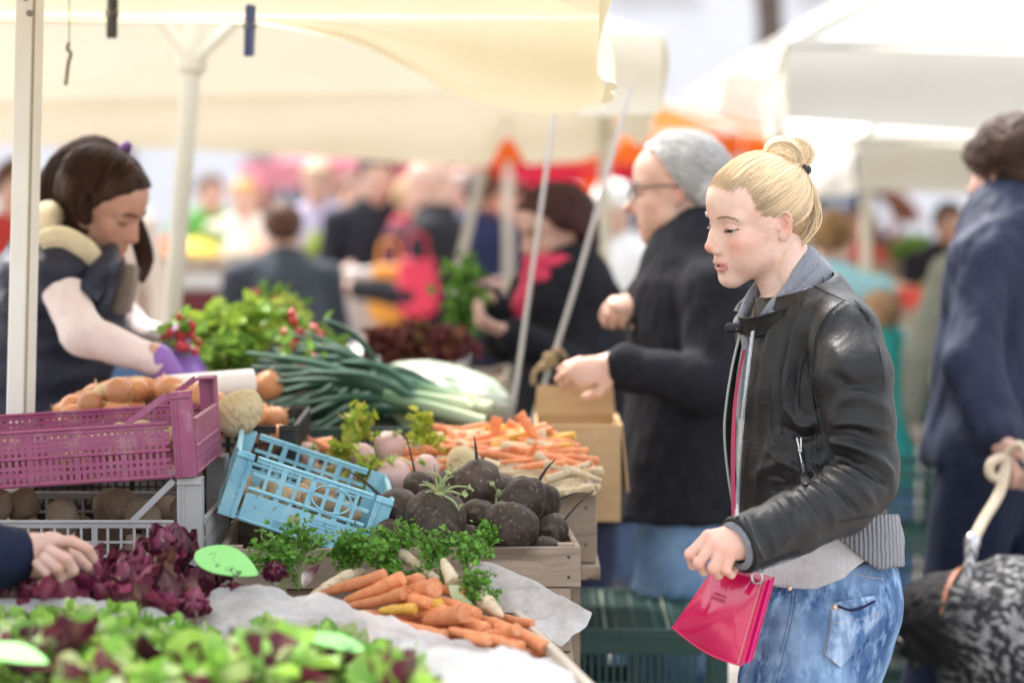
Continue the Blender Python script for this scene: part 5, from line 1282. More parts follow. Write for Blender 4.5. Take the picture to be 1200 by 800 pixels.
def produce():
    rg = PR
    # --- the stepped stall table
    root = empty('stall_table', (-.5, 4.2, 0), 'weathered wooden stall table stepping up towards the back under the crates', 'table')
    W = WOODY()
    for z, x0, x1, y0, y1 in [(.80, -.99, .045, 2.6, 3.86), (.855, -.99, .10, 3.875, 4.34), (.93, -.95, .16, 4.355, 5.0), (1.04, -.72, .05, 5.01, 5.95)]:
        mb = MB()
        for i in range(5): mb.box(((x0+x1)/2, y0+(y1-y0)*(i+.5)/5, z-.0125), (x1-x0, (y1-y0)/5-.006, .025), None, .002)
        mb.build('table_top', W, root)
        for xx in (x0+.06, x1-.06):
            for yy in (y0+.06, y1-.06):
                mb = MB(); mb.box((xx, yy, (z-.026)/2), (.05, .05, z-.026)); mb.build('leg', W, root, False)
    # --- wooden crates
    c = P(462, 642, 3.93); ctop = c[2]
    wood_crate('wooden_crate', 'weathered wooden crate holding the black radishes and the tilted blue crate', (c[0], c[1]+.20, ctop-.066), .588, .40, .066, R(3))
    wood_crate('wooden_crate', 'wooden crate at the bottom of the stack under the black radishes', (c[0]-.012, c[1]+.205, .857), .585, .40, ctop-.066-.857-.002, R(2))
    c2 = P(515, 590, 4.40)
    wood_crate('wooden_crate', 'wooden crate with turnips, orange carrots and pale parsnips behind the black radishes', (c2[0], c2[1]+.20, .932), .56, .40, .135, R(2))
    # front crate around carrots: beige boards
    A, B = P(606, 716, 3.74), P(697, 808, 3.22); Lc = A-[.95, .03, 0]
    root = empty('wooden_crate', ((A[0]+Lc[0])/2, 3.5, .803), 'pale wooden crate lined with plastic holding the orange carrots at the front', 'crate')
    mb = MB(); mb.bar(A-[0, 0, .055], B-[0, 0, .055], .014, .115, bev=.002); mb.build('side_board', mat('pale_board', (.50, .42, .33), (.58, .50, .41), rough=.8, scale=30, bump=.4, bscale=130, stretch=(.3, .3, 1)), root)
    mb = MB(); mb.bar(A-[.008, 0, .06], Lc-[0, 0, .06], .012, .10, bev=.002); mb.build('back_board', WOOD(), root)
    mb = MB(); mb.bar(Lc-[0, .02, .06], Lc+(B-A)-[0, 0, .06], .012, .10, bev=.002); mb.build('side_board', WOOD(), root)
    mb = MB(); mb.box(((A[0]+Lc[0])/2, 3.45, .815), (.9, .5, .010)); mb.build('bottom', WOOD(), root)
    # --- plastic crates
    BLUE = mat('blue_plastic', (.27, .58, .70), (.32, .63, .75), rough=.38, scale=20, bump=.15, bscale=90, spec=.5, spots=[(30, .56, .76, (.46, .68, .75)), (11, .60, .75, (.16, .42, .56)), (90, .60, .68, (.24, .33, .34))], rvar=.12)
    PINK = mat('pink_plastic', (.30, .070, .155), (.35, .085, .18), rough=.42, scale=16, bump=.15, bscale=90, spots=[(26, .54, .76, (.40, .20, .24)), (70, .58, .68, (.24, .11, .10)), (9, .56, .70, (.30, .05, .15))], rvar=.12)
    CLR = mat('grey_clear_plastic', (.48, .47, .47), (.54, .53, .52), rough=.35, scale=16, bump=.1, bscale=80, alpha=.72, spec=.5)
    BLK = mat('black_plastic', (.014, .015, .016), (.025, .025, .024), rough=.42, scale=20, spec=.4)
    GRN = mat('green_plastic', (.010, .045, .036), (.014, .056, .044), rough=.42, scale=18, bump=.1, bscale=70, spots=[(24, .62, .76, (.07, .12, .10))], rvar=.1)
    Tl = np.array((Matrix.Rotation(R(6), 3, 'Z') @ Matrix.Rotation(R(19), 3, 'Y') @ Matrix.Rotation(R(2), 3, 'X')))
    fbl = P(254, 601, 3.99); w, d, h = .272, .29, .112; cb = fbl+Tl@np.array([w/2, d/2, 0])
    blue = crate('plastic_crate', 'light blue plastic crate tipped to the right with small potatoes inside', cb, w, d, h, 0, BLUE, 4, (2, 2), tilt=Matrix(Tl.tolist()), fine=.0062, post=.030, solidlow=.36, band=.50, topband=.10, group=None)
    mb = MB(); o = P(356, 566, 3.98)
    mb.tube(ring(np.array([.036, -d/2-.0012, h*.72]), np.array([.034, 0, 0]), np.array([0, 0, .022]), 32), .0016, 6, False); mb.build('moulded_ring', BLUE, blue)
    mb = MB(); mb.box((-.012, -d/2-.0012, h*.27), (.018, .001, .011)); mb.build('moulded_emblem', mat('emblem_tan', (.42, .34, .20), rough=.6), blue)
    mb = MB()
    for k in range(5): mb.box((.035, -d/2-.001, h*.36-k*.006), (.045-.006*(k % 2), .0008, .0009)); mb.box((-.030, -d/2-.001, h*.16-k*.004), (.03, .0008, .0008))
    mb.build('moulded_lines', mat('blue_lines', (.14, .36, .50), rough=.5), blue)
    Tp = np.array(Matrix.Rotation(R(-3.6), 3, 'Y')); fbr = P(229, 559, 3.86); w, d, h = .60, .36, .092
    cp = fbr+Tp@np.array([-w/2, d/2, 0])
    crate('plastic_crate', 'pink plastic crate with slanted corner handles on top of the stack at the left', cp, w, d, h, 0, PINK, 7, (7, 6), tilt=Matrix(Tp.tolist()), fine=.0064, post=.032, post_h=1.50, gusset=True, topband=.13, band=.50)
    Tg = np.array(Matrix.Rotation(R(-2.5), 3, 'Y')); gb = P(241, 604, 3.87); w, d, h = .60, .38, .225
    cg = np.array([gb[0]-w/2-.006, gb[1]+d/2, .858]); 
    crate('plastic_crate', 'cloudy grey plastic crate full of brown potatoes under the pink crate', cg, w, d, h, 0, CLR, 4, (6, 6), fine=.0045, post=.040, post_h=1.30, gusset=True, topband=.06, band=.5)
    b2 = P(178, 500, 4.3)
    crate('plastic_crate', 'black plastic crate holding orange onions behind the pink crate', (b2[0], b2[1]+.22, b2[2]-.15), .50, .40, .15, R(1), BLK, 5, (6, 4), post=.03, cat='crate')
    crate('plastic_crate', 'lower black plastic crate in the stack under the onions', (b2[0], b2[1]+.22, .857), .50, .40, b2[2]-.152-.857, R(1), BLK, 5, (6, 4), post=.03)
    gk = P(440, 505, 4.86)
    crate('plastic_crate', 'dark green plastic crate full of leeks', (gk[0], gk[1]+.13, 1.042 if gk[1] > 4.9 else .932), .42, .30, gk[2]-(1.042 if gk[1] > 4.9 else .932)+.01, R(4), GRN, 5, (5, 4), post=.03)
    # green crates on the ground
    ft = P(760, 741, 4.72); zt = ft[2]; hh = .245
    for k in range(3):
        z0 = zt-hh*(k+1); r_ = crate('plastic_crate', ['dark green plastic crate with a slotted lid beside the table, topmost of its stack', 'dark green plastic crate in the middle of the stack beside the table', 'dark green plastic crate on the ground at the bottom of the stack'][k], (ft[0]-.02, ft[1]+.25, max(z0, .002)), .36, .50, hh-.004, R(-1), GRN, 2, (9, 1), post=.045, solidlow=.28, band=.58, fine=.006, topband=.16, group=None)
        if k == 0:
            mb = MB(); 
            for i in range(9): mb.box((-.155+i*.0388, 0, hh-.001), (.010, .47, .008), None, .001)
            for i in range(13): mb.box((0, -.225+i*.0375, hh-.0028), (.335, .016, .006), None, .001)
            for s_ in (-.17, .17): mb.box((s_, 0, hh), (.018, .496, .010), None, .001)
            for s_ in (-.24, .24): mb.box((0, s_, hh+.0005), (.352, .018, .010), None, .001)
            mb.build('lid', GRN, r_)
            mb = MB()
            for i in (-.06, .065): mb.box((i, 0, hh+.0045), (.006, .46, .003), None, .001)
            mb.build('lid_rib', mat('lid_rib', (.16, .20, .15), rough=.5), r_)
    # cardboard box with a grey card
    CB = mat('cardboard', (.46, .31, .17), (.52, .36, .20), rough=.85, scale=14, bump=.2, bscale=60, stretch=(1, 1, 4), spec=.15)
    f0, f1 = P(628, 611, 4.86), P(727, 611, 4.86); zt_ = P(680, 497, 4.86)[2]; w = f1[0]-f0[0]; hb = zt_-f0[2]
    root = empty('cardboard_box', ((f0[0]+f1[0])/2, f0[1]+.13, f0[2]), 'brown cardboard box with an open flap in front of the man in black', 'box')
    cx, cy, cz = ORG[root.name]; t = .004
    for nm, cc, sz in [('front_wall', (cx, cy-.13, cz+hb/2), (w, t, hb)), ('back_wall', (cx, cy+.13, cz+hb/2), (w, t, hb)), ('side_wall', (cx-w/2+t/2, cy, cz+hb/2), (t, .255, hb)), ('side_wall', (cx+w/2-t/2, cy, cz+hb/2), (t, .255, hb)), ('bottom', (cx, cy, cz+t/2), (w-.01, .25, t))]:
        mb = MB(); mb.box(cc, sz, None, .001); mb.build(nm, CB, root)
    mb = MB(); a = np.array([cx, cy+.13, cz+hb+.002]); mb.grid([[(cx-w/2, cy+.132, cz+hb), (cx+w/2, cy+.132, cz+hb)], [(cx-w/2+.005, cy+.15, cz+hb+.058), (cx+w/2-.004, cy+.15, cz+hb+.056)]], thick=.004); mb.build('flap', CB, root)
    mb = MB(); mb.grid([[(cx+w/2, cy-.128, cz+hb), (cx+w/2, cy+.128, cz+hb)], [(cx+w/2+.014, cy-.12, cz+hb*.30), (cx+w/2+.014, cy+.12, cz+hb*.30)]], thick=.004, flip=True); mb.build('flap', CB, root)
    mb = MB(); q = P(706, 531, 4.855)
    for k, (u, v) in enumerate([(0, 0), (.006, -.001), (.011, .001), (.017, 0), (.022, .001)]): mb.tube([q+[u-.012, -.0015, v-.005], q+[u-.010, -.0015, v+.005], q+[u-.008, -.0015, v-.004]], .0014, 5)
    mb.build('printed_mark', mat('print_brown', (.10, .07, .05), rough=.8), root)
    a, b = P(661, 563, 4.83), P(699, 587, 4.83); mb = MB(); mb.box((a+b)/2, (b[0]-a[0], .003, a[2]-b[2]), None, .0008)
    tag(mb.build('price_card', mat('grey_card', (.27, .28, .31), rough=.5)), 'blank grey price card stuck on the front of the cardboard box', 'price card')

    # --- carrots on the front heap
    OR = None
    G1 = 'loose orange carrots in the front crate'
    CL = [((371, 699), (451, 672), 3.66, 3, 7.2, 'long orange carrot at the left end of the front heap', 0), ((403, 706), (471, 677), 3.64, 3, 8.6, 'orange carrot with a dark ring at its cut end, on top of the front heap', 0), ((409, 711), (472, 696), 3.62, 3, 7.3, 'orange carrot lying just above the yellow carrots, blunt end to the right', 0),
          ((468, 682), (493, 680), 3.67, 5, 7.5, None, 0), ((478, 694), (510, 689), 3.62, 7, 10.5, 'thick orange carrot with a round cut face turned to the viewer', 0), ((466, 690), (494, 703), 3.63, 5, 7.5, None, 0),
          ((514, 704), (560, 720), 3.60, 5, 8.0, 'orange carrot slanting down to the right below the white root', 0), ((499, 728), (543, 718), 3.55, 6, 10.2, 'fat pale orange carrot with a blunt end in the middle of the heap', 0), ((484, 722), (521, 715), 3.585, 4, 6.5, None, 0), ((538, 724), (570, 741), 3.56, 6, 9.2, None, 0),
          ((529, 737), (613, 759), 3.50, 4.5, 6.8, 'long thin orange carrot along the front edge of the heap', 0), ((563, 726), (590, 735), 3.58, 6, 7.2, None, 0), ((584, 734), (640, 759), 3.52, 6.5, 8.8, 'knobbly orange carrot at the right end of the heap', 0), ((580, 747), (606, 737), 3.50, 6, 7.5, None, 0),
          ((576, 719), (624, 731), 3.64, 3, 5.2, 'thin dark orange carrot with a yellow tip against the right board', 0), ((547, 747), (573, 752), 3.48, 4, 5, None, 0), ((556, 742), (590, 744), 3.53, 4, 6, None, 0), ((470, 700), (505, 707), 3.60, 5, 7, None, 0), ((520, 690), (545, 697), 3.66, 5, 8, None, 0), ((440, 690), (480, 704), 3.645, 5, 7, None, 0), ((508, 708), (530, 720), 3.6, 5, 7.5, None, 0)]
    for i, (a, b, d, ra, rb, lb, _) in enumerate(CL):
        carrot('carrot', P(*a, d+.03), P(*b, d-.02), S(ra*1.1, d), S(rb*1.13, d), lb or 'orange carrot half buried among the others in the front heap', G1, seed=i, bend=rg.normal(0, .02))
    for i in range(22):
        a = P(rg.uniform(400, 600), rg.uniform(735, 750), 3.6+rg.normal(0, .04)); a[2] = rg.uniform(.90, .955)+max(0, (-.02-a[0])*.12); yv = rg.uniform(-.6, .6); v = np.array([math.cos(yv), math.sin(yv), -.12])*rg.uniform(.07, .11)
        carrot('carrot', a-v/2, a+v/2, .005, .011, 'orange carrot half buried among the others in the front heap', G1, seed=40+i)
    YL = mat('yellow_carrot', (.70, .40, .075), (.64, .34, .06), rough=.55, scale=60, bump=.5, bscale=160, vcol=True, spec=.3, bdist=.0014, spots=[(210, .62, .70, (.30, .17, .06))])
    carrot('carrot', P(446, 715, 3.60), P(487, 713, 3.575), S(4, 3.6), S(7.2, 3.6), 'yellow carrot with a cut end, left of the two yellow ones', G1, seed=61, m=YL)
    carrot('carrot', P(482, 711, 3.61), P(517, 707, 3.58), S(6, 3.6), S(7.5, 3.6), 'yellow carrot, right of the two yellow ones', G1, seed=62, m=YL)
    # --- pale roots among the parsley
    CR = mat('parsley_root', (.68, .57, .40), (.60, .48, .31), rough=.7, scale=40, bump=.6, bscale=120, vcol=True, spec=.25, bdist=.0018, spots=[(90, .58, .68, (.40, .27, .14)), (30, .62, .72, (.50, .36, .20))])
    G2 = 'parsley roots behind the carrots'
    carrot('parsley_root', P(588, 722, 3.60), P(548, 684, 3.68), S(2.5, 3.6), S(14, 3.65), 'thick knobbly cream parsley root slanting down to the right of the carrots', G2, seed=71, m=CR, kind='root', cut=False)
    r_ = carrot('parsley_root', P(519, 655, 3.70), P(532, 684, 3.655), S(2.5, 3.7), S(10, 3.65), 'upright white parsley root with its round crown and pale green stalks facing down', G2, seed=72, m=CR, kind='root', cut=True)
    mb = MB()
    for k in range(9): mb.tube(catmull([P(532+(k-4)*1.3, 686, 3.645), P(536+(k-4)*1.6, 698, 3.635), P(545+(k-4)*2.2, 708, 3.63)], 8), np.linspace(.0026, .0012, 8), 6)
    mb.build('stalks', mat('pale_stalk', (.50, .58, .30), (.58, .62, .38), rough=.55, trans=.15), r_)
    carrot('parsley_root', P(512, 676, 3.70), P(452, 640, 3.84), S(4, 3.7), S(8.5, 3.8), 'long cream parsley root lying across the green parsley leaves', G2, seed=73, m=CR, kind='root', cut=False)
    carrot('parsley_root', P(366, 698, 3.69), P(412, 672, 3.74), S(5, 3.7), S(8, 3.7), 'short pale parsley root beside the purple leaf', G2, seed=74, m=CR, kind='root', cut=False)
    carrot('parsley_root', P(385, 684, 3.74), P(425, 668, 3.78), S(4, 3.7), S(6, 3.7), 'small cream parsley root behind the leftmost carrot', G2, seed=75, m=CR, kind='root', cut=False)
    # --- parsley
    for i, (x, y, d, v, L, n, lb) in enumerate([(345, 688, 3.76, (-.3, .2, .85), .095, 8, 'parsley bunch standing up between the green tag and the blue crate'), (418, 676, 3.78, (-.1, .2, .8), .055, 11, 'bushy parsley bunch below the right end of the blue crate'), (462, 666, 3.80, (-.4, -.1, .5), .055, 9, 'parsley leaves around the long cream root'), (440, 674, 3.75, (.5, -.1, .3), .05, 8, 'low parsley leaves just above the carrots'),
                                     (520, 684, 3.73, (-.1, .2, .9), .065, 8, 'parsley sprigs standing left of the upright white root'), (548, 672, 3.74, (.25, .2, .8), .042, 5, 'small parsley sprig in front of the wooden board right of the white root'), (558, 708, 3.66, (.25, -.2, .4), .038, 8, 'parsley leaves tucked between the carrots and the thick cream root'), (330, 690, 3.74, (.1, .3, .9), .065, 5, 'parsley stalks behind the small round radicchio'),
                                     (568, 640, 3.96, (.1, -.3, .5), .02, 5, 'tiny green sprig on the rim of the radish crate')]):
        parsley('parsley_bunch', P(x, y, d), v, L, lb, 80+i, n, leaf=.0058, dark=1.55)
    # --- black radishes
    BR = mat('black_radish_skin', (.040, .027, .020), (.090, .062, .045), rough=.62, scale=34, bump=.6, bscale=130, spec=.35, bdist=.002, spots=[(48, .56, .66, (.13, .095, .07)), (120, .60, .70, (.22, .17, .12)), (9, .55, .72, (.014, .011, .011))], rand=.25)
    LT = mat('radish_leaf_stub', (.34, .42, .16), (.48, .52, .28), rough=.6, trans=.15, scale=60)
    TW = mat('radish_tail', (.05, .04, .035), rough=.8)
    def radish(x, y, d, r, lb, top=None, tail=None, sq=(1, 1, 1), seed=0):
        c = P(x, y, d); rr = S(r*1.09, d); mb = MB(); ax = unit(np.array(top if top is not None else (.2, -.4, .8), float)); M = align(ax, seed)
        mb.sphere(c, (rr*sq[0], rr*sq[1], rr*sq[2]), 32, 22, M, lambda D: lumpy(D, .10, seed)*(1-.05*np.clip(D[:, 2], 0, 1)**4))
        o = mb.build('black_radish', BR); tag(o, lb, 'radish', 'black radishes in the wooden crate'); rg_ = np.random.default_rng(seed)
        if top is not None:
            mb = MB(); p0 = c+M@np.array([0, 0, rr*sq[2]*.93])
            mb.lathe([(rr*.22, -.004), (rr*.20, .003), (rr*.13, .006)], p0, 10, M)
            for k in range(16):
                v = unit(ax+rg_.normal(0, .9, 3)); l = rr*rg_.uniform(.35, 1.0); e = p0+v*l*.6; f = e+unit(v+np.array([.5*rg_.normal(), -.3, -.4]))*l*.5; mb.tube(catmull([p0, e, f], 8), np.linspace(.0030, .0012, 8), 6)
                if k % 3 == 0: 
                    G = leaf_grid(l*.5, l*.35, .3, .6, 5, 5, ruff=.1); mb.grid(G@align(unit(v), k).T+f)
            mb.build('leaf_stub', LT, o)
        if tail is not None:
            mb = MB(); t = np.array(tail, float); tl = np.linalg.norm(t); e = c+unit(t)*rr*.95; mb.tube(catmull([c+unit(t)*rr*.7, e, e+t*.5+[0, 0, .004], e+t], 12), np.concatenate([[rr*.22, rr*.18, rr*.12], np.linspace(rr*.09, .0008, 9)]), 8); mb.build('tail', TW, o)
    for a in [(511, 609, 4.00, 33, 'large round black radish with a tuft of pale green stalks, at the front left', (.12, -.25, 1.0), None, (1.02, 1, .98), 1), (562, 567, 4.16, 25.5, 'black radish on top of the pile, its leaf stub facing right', (.75, -.5, -.35), (-.005, 0, .045), (1, 1, 1.02), 2), (597, 621, 4.00, 31, 'large scarred black radish at the front right', None, None, (.98, .98, 1.08), 3), (613, 588, 4.10, 27, 'elongated black radish at the right, above the scarred one', None, (.03, 0, .04), (.9, .9, 1.15), 4),
              (468, 598, 4.08, 26, 'black radish between the blue crate and the round one', None, (-.06, .01, .045), (1.1, 1, .9), 5), (560, 604, 4.07, 19, 'black radish wedged below the topmost one', None, None, (1, 1, 1), 6), (550, 632, 3.99, 16, 'small black radish at the front between the two big ones', None, None, (1, 1, 1), 7), (460, 628, 4.00, 18, 'small black radish on the rim beside the blue crate', None, None, (1.25, 1, .85), 8),
              (490, 568, 4.24, 16, 'black radish behind the tufted one, with a thin upright tail', None, (-.015, 0, .06), (1, 1, 1), 9), (637, 588, 4.18, 19, 'black radish at the upper right end of the pile', None, (.05, 0, .01), (.9, 1, 1.1), 10), (648, 622, 4.07, 18, 'black radish in the right corner of the crate', None, (.05, 0, .05), (1, 1, 1.1), 11), (642, 641, 4.00, 14, 'small black radish low in the right corner, against the front board', None, None, (1.3, 1, .8), 12), (527, 566, 4.24, 15, 'black radish half hidden behind the topmost one', None, None, (1, 1, 1), 13), (585, 575, 4.24, 20, 'black radish behind the elongated one', None, None, (1, 1, 1), 14), (530, 640, 4.04, 15, 'black radish low behind the front board', None, None, (1, 1, 1), 15)]: radish(*a)
    # --- potatoes
    PT = mat('potato_skin', (.42, .30, .18), (.50, .37, .23), rough=.75, scale=26, bump=.4, bscale=90, spec=.25, rand=.22, bdist=.002, spots=[(60, .58, .68, (.24, .16, .09)), (12, .60, .75, (.33, .22, .13))])
    PD = mat('potato_dusty', (.30, .22, .16), (.40, .31, .23), rough=.85, scale=20, bump=.4, bscale=90, spec=.15, rand=.25, bdist=.002, spots=[(40, .55, .7, (.14, .10, .075))])
    protos = {}
    for nm, m in (('a', PT), ('b', PD)):
        for k in range(4):
            mb = MB(); mb.sphere((0, 0, 0), (1.18, .92, .85), 20, 14, None, lambda D, k=k: lumpy(D, .16, k+31)); o = mb.build('potato', m, origin=np.zeros(3)); protos[nm, k] = o
    used = set()
    def potato(nm, loc, r, label, group):
        k = int(rg.integers(4)); o0 = protos[nm, k]; rot = eul(*rg.uniform(0, 6.28, 3))
        if (nm, k) not in used: used.add((nm, k)); o = o0; o.location = loc; o.scale = (r,)*3; o.rotation_euler = Matrix(rot.tolist()).to_euler(); tag(o, label, 'potato', group)
        else: inst(o0, 'potato', loc, rot, r, label, 'potato', group)
    for i in range(46):
        lx = rg.uniform(-.115, .118); ly = rg.uniform(-.118, .12); lz = .018+.020*rg.random()+(.022*(i % 3))*(.5+.5*(lx/.12)); potato('a', cb+Tl@np.array([lx, ly, lz]), rg.uniform(.015, .020), 'small pale potato lying in the tipped blue crate', 'potatoes in the blue crate')
    for i in range(64):
        lx = rg.uniform(-.265, .255); ly = rg.uniform(-.155, .14); lay = i % 4; lz = .045+lay*.055+.01*rg.random(); potato('b', cg+np.array([lx, ly if lay < 3 else rg.uniform(-.12, .12), lz]), rg.uniform(.024, .034), 'dusty brown potato in the cloudy grey crate', 'potatoes in the grey crate')
    for i in range(30):
        lx = rg.uniform(-.25, .23); ly = rg.uniform(-.13, .13); potato('a', cp+Tp@np.array([lx, ly, .030+.022*rg.random()]), rg.uniform(.020, .027), 'pale potato lying in the pink crate', 'potatoes in the pink crate')
    # --- onions and celery roots
    ON = mat('onion_skin', (.62, .25, .10), (.70, .34, .16), rough=.35, scale=8, bump=.2, bscale=40, spec=.5, rand=.22, stretch=(6, 6, .6), spots=[(14, .55, .7, (.50, .17, .07))])
    mb = MB(); mb.sphere((0, 0, 0), (1, 1, .92), 22, 16, None, lambda D: 1+.30*np.clip(D[:, 2]-.82, 0, 1)*3+.03*np.cos(9*np.arctan2(D[:, 1], D[:, 0]))); on0 = mb.build('onion', ON, origin=np.zeros(3))
    mb = MB(); mb.tube(catmull([(0, 0, 1.02), (.03, .02, 1.25), (.10, -.02, 1.42)], 6), np.array([.16, .11, .09, .07, .06, .03]), 7); nk = mb.build('neck', mat('onion_neck', (.55, .36, .18), rough=.7), on0)
    first = True
    for i in range(74):
        x = rg.uniform(62, 330); d = rg.uniform(4.33, 4.66); top = np.interp(x, [60, 110, 150, 200, 330], [478, 452, 442, 445, 478]); z = P(x, top, d)[2]-rg.random()**2*.05-(d-4.33)*.0
        loc = np.array([P(x, 450, d)[0], d, z-.02]); rot = eul(rg.normal(0, .9), rg.normal(0, .9), rg.uniform(0, 6)); r = rg.uniform(.019, .028)
        if first: on0.location = loc; on0.scale = (r,)*3; tag(on0, 'orange onion in the heap behind the pink crate', 'onion', 'onions in the black crate'); first = False
        else: inst(on0, 'onion', loc, rot, r, 'orange onion in the heap behind the pink crate', 'onion', 'onions in the black crate')
    inst(on0, 'onion', P(314, 452, 4.9), eul(.3, .2, 0), .030, 'single large orange onion right of the white paper roll', 'onion')
    CE = mat('celery_root', (.58, .46, .26), (.66, .55, .35), rough=.8, scale=18, bump=.8, bscale=60, spec=.2, bdist=.004, spots=[(40, .56, .68, (.36, .26, .13))], wave=(9, 'Z', 2.5, .6))
    for i, (x, y, d, r, ax, sq, lb, g) in enumerate([(276, 486, 4.27, 27, (-.75, -.1, -.62), (.95, .95, 1.35), 'large ribbed beige celery root beside the pink crate corner', None), (124, 470, 4.40, 25, (-.8, -.3, -.3), (.8, .8, 1.3), 'beige celery root lying among the onions', None), (165, 458, 4.50, 20, (.6, -.4, .3), (.9, .9, 1.1), 'smaller beige celery root on top of the onions', None), (545, 545, 4.42, 23, (.5, -.6, .3), (1, 1, 1), 'pale round celery root above the black radishes', None)]):
        mb = MB(); M = align(ax); rr = S(r, d); mb.sphere(P(x, y, d), (rr*sq[0], rr*sq[1], rr*sq[2]), 36, 26, M, lambda D: (1-.30*np.clip(D[:, 2], 0, 1)**1.5)*(1+.025*np.sin(D[:, 2]*26+D[:, 0]*2))*lumpy(D, .06, i+50)); tag(mb.build('celery_root', CE), lb, 'celery root')
    # paper roll
    a, b = P(193, 456, 4.55), P(296, 448, 4.62); ax = unit(b-a); mb = MB(); L = np.linalg.norm(b-a); r = .026
    mb.lathe([(.012, 0), (r, 0), (r*1.01, .002), (r*1.01, L-.002), (r, L), (.012, L), (.011, L-.002), (.011, .002)], a, 28, align(ax)); rl = mb.build('paper_roll', mat('white_paper', (.78, .76, .73), (.82, .80, .77), rough=.8, scale=20, bump=.15, bscale=90), auto=50); tag(rl, 'roll of white paper bags lying across the onions', 'paper roll')
    # --- turnips and their leaves
    TU = mat('turnip_skin', (.72, .62, .52), (.66, .54, .46), rough=.5, scale=20, bump=.2, bscale=80, vcol=True, spec=.4, rand=.1)
    for i, (x, y, d, r, lb) in enumerate([(460, 557, 4.33, 22, 'white and purple turnip just above the blue crate corner'), (457, 522, 4.52, 19, 'round purple topped turnip in the middle of the turnips'), (424, 534, 4.42, 16, 'turnip with leaves on both sides, leftmost of the group'), (499, 549, 4.40, 17, 'small purple turnip beside the pale celery root'), (360, 532, 4.50, 15, 'pinkish turnip next to the carrots behind the blue crate'), (486, 532, 4.55, 15, 'pale turnip half covered by yellow green leaves')]):
        mb = MB(); rr = S(r, d); ax = unit(np.array([.4*math.sin(i*2), -.5, .6+.3*math.cos(i)])); M = align(ax)
        def tc(D):
            t = sst(-.25, .35, D[:, 2]+.15*fbm(D, 3, 2, i)); return np.array([1.0, 1.0, .95])*(1-t[:, None])+np.array([.88, .68, .74])*t[:, None]
        mb.sphere(P(x, y, d), (rr, rr, rr*.88), 26, 18, M, lambda D: lumpy(D, .05, i+5), tc); o = mb.build('turnip', TU); tag(o, lb, 'turnip', 'turnips')
        mb = MB(); p0 = P(x, y, d)+M@np.array([0, 0, rr*.8])
        for k in range(7): v = unit(ax+rg.normal(0, .6, 3)); mb.tube(catmull([p0, p0+v*rr*.4, p0+v*rr*.7+[0, -.003, -.004]], 6), np.linspace(.003, .0015, 6), 6)
        mb.build('stalk', mat('turnip_stalk', (.42, .50, .16), rough=.6), o)
    LF = mat('light_leaf', (1, 1, 1), (.9, .92, .85), rough=.5, scale=60, vcol=True, spec=.35, trans=.3)
    for i, (x, y, d, n, rr, lb) in enumerate([(421, 503, 4.50, 60, .024, 'bright yellow green celery leaves standing behind the turnips'), (494, 510, 4.56, 50, .020, 'yellow green celery leaves beside the orange carrots'), (396, 534, 4.38, 50, .020, 'yellow green leaves left of the turnips'), (430, 556, 4.34, 60, .020, 'yellow green leaves just above the blue crate rim'), (508, 528, 4.50, 30, .015, 'pale leaves between turnip and carrots')]):
        sp = [P(x, y, d)+rg.normal(0, 1, 3)*np.array([rr*.6, rr*.6, rr*.75]) for _ in range(n)]
        leafpile('celery_leaves', lb, 'celery leaves', sp, [np.array(c) for c in ((.40, .46, .05), (.30, .42, .05), (.52, .52, .10))], (.016, .030), (.014, .024), LF, seed=i+7, ruff=.12)
    # --- carrots and parsnips at the back
    G3 = 'orange carrots behind the black radishes'; c_i = 0
    for i in range(88):
        x = rg.uniform(488, 676); y = np.interp(x, [488, 530, 600, 676], [535, 502, 500, 522])+rg.random()**1.5*40; d = 4.72-.006*(y-500); a = rg.uniform(-.5, .5)+(0 if i % 4 else rg.uniform(-1.3, 1.3)); L = rg.uniform(.075, .12)
        v = np.array([math.cos(a)*(1 if i % 2 else -1), rg.normal(0, .4), math.sin(a)*.45])*L; p = P(x, y, d)
        carrot('carrot', p-v/2, p+v/2, .003, rg.uniform(.0055, .0095), ['orange carrot in the heap in front of the cardboard box', 'pale root among the orange carrots in front of the cardboard box', 'yellow carrot among the orange ones in front of the cardboard box'][0 if i % 3 else 1+(i % 2)], [G3, 'pale roots among the orange carrots', 'yellow carrots among the orange ones'][0 if i % 3 else 1+(i % 2)], seed=200+i, cut=False, m=None if i % 3 else (CR, YL)[i % 2])
    for i, (a, b, d, lb) in enumerate([((640, 530), (608, 484), 4.60, 'orange carrot sticking up out of the heap beside the cardboard box'), ((575, 528), (583, 488), 4.65, 'orange carrot standing upright in the middle of the heap'), ((330, 505), (400, 532), 4.66, 'long orange carrot lying behind the blue crate'), ((345, 522), (390, 518), 4.68, 'short orange carrot under the leeks')]): carrot('carrot', P(*a, d), P(*b, d), .004, .0115, lb, G3, seed=300+i, cut=False)
    for i in range(26):
        x = rg.uniform(575, 668); y = rg.uniform(540, 578); d = 4.52-.004*(y-540); a = rg.uniform(-.35, .55); L = rg.uniform(.10, .15); v = np.array([-math.cos(a), rg.normal(0, .25), -math.sin(a)*.35])*L; p = P(x, y, d)
        carrot('parsnip', p+v/2, p-v/2, .0025, rg.uniform(.006, .010), 'pale parsnip in the heap right of the black radishes', 'parsnips behind the black radishes', seed=400+i, cut=False, m=CR, kind='parsnip')
    # --- leeks
    LK = mat('leek_leaf', (1, 1, 1), (.86, .9, .88), rough=.65, scale=14, vcol=True, spec=.2, stretch=(1, 1, 1), bump=.2, bscale=90)
